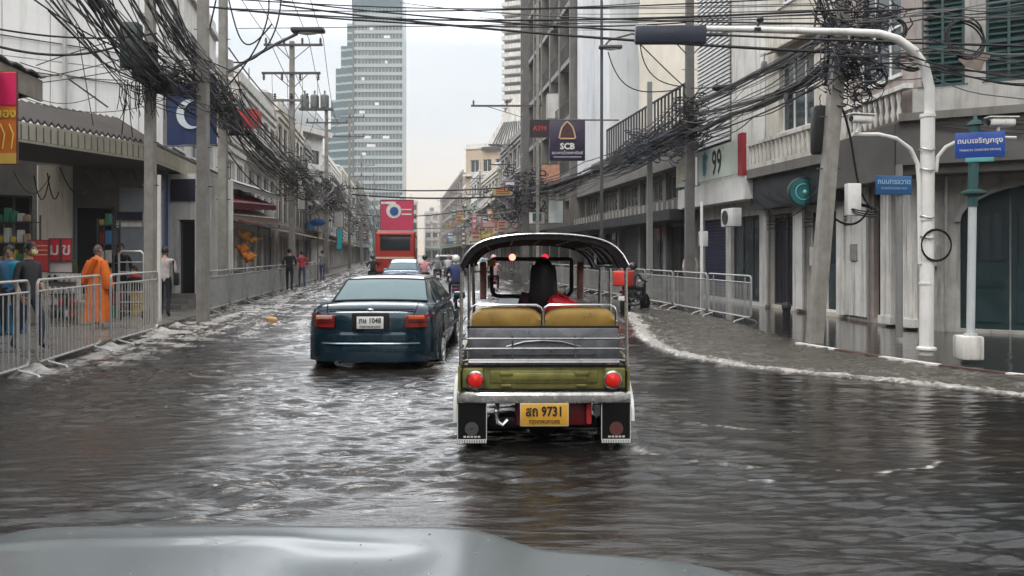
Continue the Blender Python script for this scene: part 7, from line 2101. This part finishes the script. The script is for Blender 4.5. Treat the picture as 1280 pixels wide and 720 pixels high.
# loops near the top of the twin poles
lp = [([(335, -10), (345, 40), (300, 95), (262, 130)], 22, 'long slack loop descending left of the lamp arm'), ([(352, -10), (350, 50), (325, 82), (292, 78)], 22, 'hooked slack cable below the lamp arm'),
      ([(285, -5), (300, 60), (305, 75), (340, 30)], 22, 'curved slack cable between the twin pole and lamp'), ([(210, -5), (225, 30), (250, 60), (240, 110)], 18, 'slack cable hugging the thick pole'),
      ([(270, 0), (262, 40), (250, 70), (262, 110)], 20, 'slack cable between the twin poles')]
def bez(ps, n=16):
    P_ = [Vector(p_) for p_ in ps]
    return [(1 - t) ** 3 * P_[0] + 3 * (1 - t) ** 2 * t * P_[1] + 3 * (1 - t) * t * t * P_[2] + t ** 3 * P_[3] for t in [i / n for i in range(n + 1)]]
for ps, D, lab in lp:
    pts = bez([W(x, y, D) for x, y in ps]); mb = MB(); mb.path(pts, .022, 5, caps=False); tag(mb.build('overhead_cable', cablem, fix=False, origin=tuple(pts[0])), lab, 'cable')
# high voltage wires and cross street wires
cs = [((300, 12, 24), (1060, 12, 13.5), .25, .022, 'highest wire crossing the street near the top of the view'), ((330, -2, 24), (1290, 58, 11), .2, .020, 'wire crossing the whole street down to the right edge'),
      ((255, 8, 19), (860, 28, 26), .3, .024, 'wire from the thick left pole to the tall dark right pole'), ((440, 235, 62), (700, 228, 50), .35, .05, 'upper of two wires crossing low over the far street'),
      ((440, 243, 62), (700, 240, 50), .35, .06, 'lower of two wires crossing low over the far street'), ((350, 6, 26), (1045, 66, 14.1), .15, .03, 'thick wire crossing to the leaning pole'),
      ((250, -4, 19), (800, 4, 30), .25, .018, 'faint wire along the upper edge of the view'), ((500, 3, 40), (1045, 30, 14.1), .2, .02, 'wire from the tower side to the leaning pole top'),
      ((600, 22, 40), (1160, 10, 12), .2, .016, 'slack wire above the dark board on the arm'), ((560, 262, 130), (655, 262, 50), .6, .05, 'wire crossing before the distant shop signs'),
      ((480, 282, 150), (640, 277, 75), .6, .05, 'wire crossing just above the distant traffic'), ((445, 268, 100), (590, 262, 90), .5, .06, 'wire crossing under the glass tower')]
for a, b, sg_, r_, lab in cs:
    A2, B2 = W(*a), W(*b); mb = MB(); mb.path(catenary(A2, B2, sg_, 24), r_, 5, caps=False); tag(mb.build('overhead_cable', cablem, fix=False, origin=tuple(A2)), lab, 'cable')
hv = ['first', 'second', 'third', 'fourth']
for k, x in enumerate((336, 352, 386, 404)):
    A2, B2 = W(x + (x - 365) * .4 - 40, -30, 24), W(x, 48, 36.8); mb = MB(); mb.path(catenary(A2, B2, .1, 10), .014, 4, caps=False); tag(mb.build('power_line', cablem, fix=False, origin=tuple(A2)), '%s power line from the left meeting the top crossarm' % hv[k], 'power line')
    C2 = W(396 + k * 8, 150, 59.8); mb = MB(); mb.path(catenary(B2, C2, .6, 10), .018, 4, caps=False); tag(mb.build('power_line', cablem, fix=False, origin=tuple(B2)), '%s power line from the left between top crossarm and transformer pole' % hv[k], 'power line')
    C3 = W(340 + k * 19, 92, 36.8); mb = MB(); mb.path(bez([C3, C3 + Vector((0, 0, -1.2)), C3 + Vector((.1, 0, -2.5)), W(362 + k * 3, 190, 36.8)]), .012, 4, caps=False); tag(mb.build('drop_wires', cablem, fix=False, origin=tuple(C3)), '%s drop wire from the left under the lower crossarm' % hv[k], 'cable')
# right side bundles
bundle('cable_bundle', 'fat straight cable bundle from the leaning pole up to the tall dark pole', [W(1048, 35, 14.1), W(862, 132, 25.8)], 12, (.06, .08), r_=(.016, .03), sag=(0, .15), seed=21)
bundle('cable_bundle', 'middle cable bundle between the leaning pole and the tall dark pole', [W(1042, 78, 14.1), W(965, 118, 18), W(862, 142, 25.8)], 10, (.07, .04, .1), r_=(.014, .028), sag=(.05, .2), seed=22)
bundle('cable_bundle', 'lowest fat cable bundle curving from the leaning pole to the tall dark pole', [W(1036, 84, 14.1), W(985, 118, 17), W(910, 146, 21), W(862, 170, 25.8)], 10, (.10, .05, .05, .2), r_=(.02, .034), sag=(.05, .15), seed=23)
bundle('cable_bundle', 'loose cables fanned between the leaning pole and the louvre panels', [W(1044, 60, 14.1), W(940, 125, 18), W(862, 150, 25.8)], 5, (.2, .2, .2), sag=(.05, .5), seed=24)
bundle('cable_bundle', 'drooping cable bundle from the tall dark pole over the low shop row', [W(862, 160, 25.8), W(812, 185, 29.3), W(740, 215, 36), W(660, 238, 46.5)], 26, (.25, .25, .22, .3), r_=(.016, .034), sag=(.05, .25), seed=25, core=3)
bundle('cable_bundle', 'second drooping bundle nearer the shop cornice', [W(862, 135, 25.8), W(790, 195, 31), W(735, 222, 37), W(690, 248, 42)], 14, (.35, .4, .2, .2), r_=(.016, .03), sag=(.0, .35), seed=26)
bundle('cable_bundle', 'bundle leaving the thick pole behind the tuk-tuk into the distance', [W(657, 235, 47), W(634, 244, 74), W(600, 262, 100), W(578, 272, 135), W(560, 280, 180)], 40, (.6, 1.0, 1.6, 2, 2.4), r_=(.03, .06), sag=(.1, .5), seed=27)
bundle('cable_bundle', 'bluish cables gathered above the deck railing by the tall dark pole', [W(770, 205, 30.5), W(820, 178, 28.5), W(862, 165, 25.8), W(880, 160, 25.6)], 26, (.25, .38, .35, .25), r_=(.016, .036), sag=(-.1, .4), seed=28, m=bc)
bundle('cable_bundle', 'cables running from the leaning pole out of the right frame edge', [W(1045, 62, 14), W(1150, 70, 12), W(1320, 88, 9.5)], 12, (.3, .25, .2), sag=(.05, .5), seed=29)
bundle('cable_bundle', 'upper cables rising from the leaning pole past the green shutters', [W(1048, 30, 14), W(1160, 20, 11.8), W(1320, 0, 9)], 6, (.25, .15, .12), sag=(.05, .3), seed=30)
bundle('cable_bundle', 'dark cables rising above the traffic arm toward the top of the leaning pole', [W(1010, -30, 14.3), W(1040, 40, 14.1), W(1035, 110, 14.1)], 12, (.25, .15, .1), sag=(0, .1), seed=31)
tangle('cable_tangle', W(1062, 68, 13.9), (.42, .3, .46), 120, 'dark blue cable tangle wrapped around the leaning pole', 32, .012, bc)
tangle('cable_tangle', W(1075, 30, 13.9), (.5, .25, .35), 60, 'black cable tangle at the top of the leaning pole', 33, .012)
tangle('cable_tangle', W(1062, 112, 13.9), (.32, .2, .25), 36, 'loose looping wires under the leaning pole tangle', 34, .010)
tangle('cable_tangle', W(862, 145, 25.6), (.45, .35, .7), 70, 'cable tangle around the tall dark pole', 35, .016)
tangle('cable_tangle', W(825, 182, 28), (1.4, .7, .5), 80, 'bluish cable tangle above the deck railing', 36, .018, bc)
tangle('cable_tangle', W(657, 242, 46.6), (1.2, .6, 1.5), 110, 'cable tangle on the thick pole behind the tuk-tuk', 37, .03)
tangle('cable_tangle', W(636, 262, 73), (2.2, .8, 2.4), 90, 'cable tangle beyond the thick pole', 38, .045)
tangle('cable_tangle', W(603, 268, 99), (2.6, 1, 2.2), 80, 'distant cable tangle right of the far traffic', 39, .06)
coil(W(1206, 48, 12.0), .30, 6, 'large round cable coil in front of the green shutters', 41, (.1, .1), .013)
coil(W(1113, 36, 13.4), .26, 6, 'round cable coil just right of the leaning pole top', 42, (.3, 0), .013)
coil(W(1136, 78, 13.3), .24, 4, 'flattened cable coil behind the bend of the white arm', 43, (.2, .2), .012, .6)
coil(W(1098, 96, 13.6), .19, 4, 'small cable coil below the blue tangle', 44, (.3, .3), .012)
coil(W(1062, 82, 13.7), .22, 4, 'cable coil half hidden in the blue tangle', 46, (.3, .5), .013)
coil(W(1086, 62, 13.5), .17, 4, 'small cable coil right of the blue tangle', 47, (.2, -.3), .011)
coil(W(1030, 22, 13.8), .2, 3, 'cable coil left of the leaning pole top', 48, (.5, .4), .011)
coil(W(1078, 118, 13.6), .15, 3, 'smallest cable coil lowest under the blue tangle', 49, (.1, .2), .011)
coil(W(1080, 262, 13.9), .26, 3, 'slack cable coil beside the white meter box', 45, (1.2, .2), .013)
for ps, D, lab in (([(1040, 270), (1055, 285), (1075, 285), (1085, 262)], 14, 'curved slack cable below the white meter box'), ([(1046, 120), (1075, 180), (1060, 230), (1090, 262)], 14, 'cable dropping from the tangle past the meter box'),
                   ([(760, 65), (775, 120), (800, 118), (850, 112)], 27, 'deep slack loop across the hanging sheet'), ([(800, 55), (805, 100), (830, 105), (850, 108)], 27, 'shorter slack loop across the hanging sheet'),
                   ([(800, 55), (830, 85), (845, 100), (860, 112)], 26, 'straight stay wire from the board to the tall dark pole')):
    pts = bez([W(x, y, D) for x, y in ps]); mb = MB(); mb.path(pts, .020, 5, caps=False); tag(mb.build('overhead_cable', cablem, fix=False, origin=tuple(pts[0])), lab, 'cable')
for k, (y0, y1) in enumerate(((2, 8), (9, 14), (16, 20), (22, 31), (28, 36))):
    A2, B2 = W(620, y0 + 6, 44), W(1045, y1 - 2, 14.1); mb = MB(); mb.path(catenary(A2, B2, .1, 16), .014, 4, caps=False); tag(mb.build('power_line', cablem, fix=False, origin=tuple(A2)), '%s power line down from the top between thick and leaning poles' % ordn[k], 'power line')

# display stand and goods behind the near barriers
ds = empty('display_stand', (at(78, 16.4), 16.4, .1), R(8), 'white display stand with dark round goods below the red posters', 'stand')
mb = MB(); mb.b2(-.28, .28, -.02, .22, .0, 1.05); mb.build('cabinet', mat('stand_white', (.50, .47, .45), .6, var=.2), ds)
rs = random.Random(2)
for r in range(4):
    mb = MB(); mb.b2(-.30, .30, -.12, -.02, .15 + r * .24, .165 + r * .24); sh = mb.build('shelf', darksteel, ds)
    for k in range(5):
        mb = MB(); mb.lathe([(.03, 0), (.04, .02), (.04, .10), (.02, .13), (.02, .15)], (-.22 + k * .11, -.07, .17 + r * .24), 8); mb.build('jar', rs.choice([plastic, redp, mat('stand_white', (.5, .47, .45)), creamwall]), sh)
for i, (px, py, D, w_, h_, c_, lab) in enumerate(((8, 392, 14.6, .5, .55, (.05, .25, .45), 'blue crate behind the leftmost barrier'), (104, 392, 16.6, .42, .5, (.35, .30, .22), 'tan carton beside the display stand behind the second barrier'), (20, 380, 16.5, .6, .7, (.4, .38, .35), 'pale crate against the dark shopfront at the left edge'))):
    mb = MB(); mb.rbox((0, 0, h_ / 2), (w_, .4, h_), .02, 1)
    for k in range(3): mb.b2(-w_ / 2 - .01, w_ / 2 + .01, -.21, .21, h_ * (.2 + k * .3), h_ * (.2 + k * .3) + .03)
    o = mb.build('crate', mat('crate%s' % 'abc'[i], c_, .7, var=.3)); o.location = (at(px, D), D, .1); tag(o, lab, 'crate')

# extra single wires over the street
rs = random.Random(303)
where = ['lowest', 'second lowest', 'third', 'fourth', 'fifth', 'sixth', 'seventh', 'eighth', 'ninth', 'topmost']
for k in range(10):
    y0, y1 = 66 - k * 8, 118 - k * 9
    A2, B2 = W(rs.uniform(285, 300), y0 + rs.uniform(-4, 4), 22.5), W(1046, y1 - 60, 14.1)
    mb = MB(); mb.path(catenary(A2, B2, rs.uniform(-.1, .1) + (.35 if k < 1 else .1), 26), rs.choice((.008, .011, .015)), 4, caps=False)
    if k in (4, 6, 7, 9): tag(mb.build('overhead_cable', cablem, fix=False, origin=tuple(A2)), '%s of the thin wires spanning from twin poles to the leaning pole' % where[k], 'cable')
for k, (x0, y0, x1, y1, sg_) in enumerate(((292, 96, 372, 190, .5), (286, 60, 370, 150, .3), (300, 150, 410, 236, .9), (262, 150, 366, 235, 1.0))):
    A2, B2 = W(x0, y0, 22.6), W(x1, y1, 37 if x1 < 400 else 60); mb = MB(); mb.path(catenary(A2, B2, sg_, 18), .022, 5, caps=False)
    tag(mb.build('overhead_cable', cablem, fix=False, origin=tuple(A2)), '%s slack single cable leaving the twin poles up the street' % ordn[k], 'cable')
for k, (x0, y0, x1, y1, sg_) in enumerate(((1046, 96, 864, 170, .15), (1050, 50, 864, 110, .25))):
    A2, B2 = W(x0, y0, 14.1), W(x1, y1, 25.8); mb = MB(); mb.path(catenary(A2, B2, sg_, 18), .020, 5, caps=False)
    tag(mb.build('overhead_cable', cablem, fix=False, origin=tuple(A2)), '%s slack single cable leaving the leaning pole toward the louvre panels' % ordn[k], 'cable')
# air
hz = MB(); hz.b2(-130, 60, -60, 420, -1.2, 130); ho = hz.build('haze', [])
hm = bpy.data.materials.new('haze'); hm.use_nodes = True; n_ = hm.node_tree.nodes; n_.clear()
oo = n_.new('ShaderNodeOutputMaterial'); pv = n_.new('ShaderNodeVolumePrincipled'); pv.inputs['Color'].default_value = (.92, .93, .95, 1); pv.inputs['Density'].default_value = .0006; pv.inputs['Anisotropy'].default_value = .3
hm.node_tree.links.new(pv.outputs[0], oo.inputs['Volume']); ho.data.materials.append(hm); tag(ho, kind='stuff')

# ------------------------------------------------------------------ more life under the left canopy
rs = random.Random(55)
cm_ = [('blue', (.04, .16, .35)), ('tan', (.36, .27, .17)), ('white', (.5, .49, .46)), ('green', (.04, .2, .12)), ('maroon', (.22, .03, .04)), ('yellow', (.5, .36, .06))]
spots = [(3, 400, 17.0, 'bottom left corner of the dark shopfront'), (26, 398, 17.2, 'dark shopfront left of the cream pillar'), (112, 392, 17.6, 'foot of the dark doorway'), (128, 390, 18.2, 'grey panel wall by the doorway'), (140, 386, 18.6, 'grey panel wall under the small shop plate'), (180, 384, 19.0, 'wall behind the near square pole')]
for k, ((px, py, D, wh_), (cn_, cc)) in enumerate(zip(spots, cm_)):
    hgt = rs.uniform(.35, .9); n_ = max(1, int(hgt / .3))
    for q in range(n_):
        mb = MB(); mb.rbox((0, 0, .14), (.46, .34, .28), .02, 1); mb.b2(-.24, .24, -.18, .18, .24, .262); mb.b2(-.03, .03, -.175, .175, .0, .283)
        o = mb.build('storage_box', mat('store_' + cn_, cc, .7, var=.3)); o.location = (at(px, D) + rs.uniform(-.03, .03), D, .10 + q * .29); o.rotation_euler = (0, 0, rs.uniform(-.2, .2))
        tag(o, '%s box %s at the %s' % (cn_, ['on the ground', 'second up', 'third up'][q], wh_), 'box')
# shelves of goods in the shopfront and hanging wires
for k, (px0, px1, D, lab) in enumerate(((-6, 40, 17.0, 'rack of small goods in the dark shopfront at the left edge'), (122, 142, 18.9, 'narrow rack of small goods right of the dark doorway'))):
    x0, x1 = at(px0, D), at(px1, D); root = empty('goods_rack', (x0, D, .1), 0, lab, 'rack'); wd = x1 - x0
    mb = MB()
    for x in (0, wd): mb.tube((x, 0, 0), (x, 0, 2.3), .02, 5); mb.tube((x, .3, 0), (x, .3, 2.3), .02, 5)
    mb.build('frame', darksteel, root)
    for r in range(5):
        z = .35 + r * .45; mb = MB(); mb.b2(-.02, wd + .02, -.05, .32, z - .02, z); sh_ = mb.build('shelf', darksteel, root)
        nn_ = int(wd / .14)
        for q in range(nn_):
            mb = MB(); h_ = rs.uniform(.12, .34); mb.rbox((.08 + q * .14, .08, z + h_ / 2), (.11, .12, h_), .01, 1); mb.build('package', mat('store_' + rs.choice(cm_)[0], (0, 0, 0)), sh_)
for k in range(9):
    x = 20 + k * 20 + rs.uniform(-8, 8); D = 15.9 + k * .42
    A2 = W(x, 212 + rs.uniform(-6, 10), D); B2 = W(x + rs.uniform(14, 44), 214 + rs.uniform(0, 26), D + .5); mb = MB(); mb.path(catenary(A2, B2, rs.uniform(.1, .5), 12), rs.choice((.008, .012)), 4, caps=False)
    tag(mb.build('hanging_wire', cablem, fix=False, origin=tuple(A2)), '%s drooping wire from the left under the tiled canopy' % ordn[k], 'wire')
person(G(12, 420, .10), R(200), 'person in a blue shirt standing at the far left behind the leftmost barrier', 1.60, cloth('mid_blue', (.06, .16, .30)), cloth('black', (.015, .015, .018)), 'stand', hair='short')
person(G(92, 393, .10), R(140), 'person in olive stooping by the display stand behind the monk', 1.60, cloth('olive', (.12, .14, .06)), cloth('denim', (.06, .08, .14)), 'lean', lean=.2, hair='short', sleeves='long')
# fixings on the right hand shopfronts
def wallbit(bd, x0, x1, z0, z1, th, m, name):
    mb = MB(); mb.rbox(((x0 + x1) / 2, -th / 2 - .005, (z0 + z1) / 2), (x1 - x0, th, z1 - z0), .01, 1); return bd.part(mb, name, m)
wallbit(s1, 2.5, 2.85, 1.25, 1.75, .02, pk, 'notice'); wallbit(s1, 3.0, 3.3, 1.3, 1.65, .02, mat('notice_blue', (.1, .2, .4), .6), 'notice'); wallbit(s1, 1.95, 2.15, 1.4, 1.7, .03, pk, 'notice')
wallbit(s1, 4.0, 4.2, 1.5, 1.9, .10, steel, 'electric_box'); wallbit(cb2, .2, .5, 1.4, 1.8, .10, steel, 'electric_box'); wallbit(cb, .1, .35, 1.3, 1.75, .12, steel, 'electric_box')
for bd, xs_ in ((s1, (.28, 2.32, 4.22)), (cb2, (1.02, 2.32)), (cb, (.5, 4.55, 4.8))):
    for x in xs_:
        mb = MB(); mb.tube((x, -.06, .05), (x, -.06, 3.1), .028, 6); bd.part(mb, 'pipe', steel)
mb = MB()
for z in (2.3, 2.42, 2.5): mb.tube((0, -.09, z), (s1.L, -.09, z - .04), .012, 5)
s1.part(mb, 'conduit', cablem)
mb = MB()
for k in range(7): mb.path(catenary((rs.uniform(0, 2), -.6, 3.3 - k * .03), (rs.uniform(3, 4.2), -.6, 3.2 - k * .06), rs.uniform(.1, .5), 12), .012, 4, caps=False)
s1.part(mb, 'slung_wires', cablem)
mb = MB()
for k in range(6): mb.path(catenary((rs.uniform(0, 2), -.95, 4.2 - k * .05), (rs.uniform(6, 9), -.95, 4.1 - k * .05), rs.uniform(.1, .5), 14), .010, 4, caps=False)
cb.part(mb, 'slung_wires', cablem)
# weathered patches of lost plaster on the corner building (own shape, own thickness)
for k, (x, z, w_, h_) in enumerate(((1.0, 5.4, .5, .35), (2.6, 8.1, .8, .5), (.1, 4.6, .5, .25), (3.2, 4.5, .9, .3), (4.9, 1.2, .5, .6))):
    pts = [(x + w_ / 2 * math.cos(a) * (1 + .25 * math.sin(3 * a + k)), -.004, z + h_ / 2 * math.sin(a) * (1 + .3 * math.sin(4 * a + k))) for a in [2 * math.pi * i / 18 for i in range(18)]]
    mb = MB(); mb.extr(pts, (0, -.006, 0)); cb.part(mb, 'bare_plaster', mat('bare_plaster', (.20, .16, .13), .9, var=.35, scale=5, bump=.3))

# straps that hold the bundles together
for k, (px, py, D, lab) in enumerate(((322, 184, 27.2, 'cable clamp on the bundle falling from the twin poles'), (955, 84, 19.6, 'cable clamp on the fat straight bundle by the leaning pole'), (985, 119, 17, 'cable clamp on the lowest curving bundle'), (740, 218, 36, 'cable clamp on the bundle over the low shop row'), (120, 0, 13, 'cable clamp at the upper left trunk of cables'))):
    mb = MB(); mb.lathe([(.12, -.05), (.15, -.04), (.15, .04), (.12, .05)], (0, 0, 0), 12, 'x'); mb.tube((0, 0, .14), (.02, 0, .34), .015, 5)
    o = mb.build('cable_clamp', darksteel); o.location = W(px, py, D); tag(o, lab, 'clamp')
for k, (px, py, D, lab) in enumerate(((300, 166, 24, 'long splice box hanging in the bundle right of the twin poles'), (905, 110, 22.4, 'long splice box hanging beside the louvre panels'), (790, 202, 30.5, 'long splice box hanging over the deck railing'))):
    mb = MB(); mb.lathe([(.0, -.34), (.06, -.32), (.09, -.26), (.09, .26), (.06, .32), (0, .34)], (0, 0, 0), 12, 'x'); mb.tube((-.2, 0, .05), (-.2, 0, .25), .012, 5); mb.tube((.2, 0, .05), (.2, 0, .25), .012, 5)
    o = mb.build('splice_box', plastic); o.location = W(px, py, D); tag(o, lab, 'splice box')
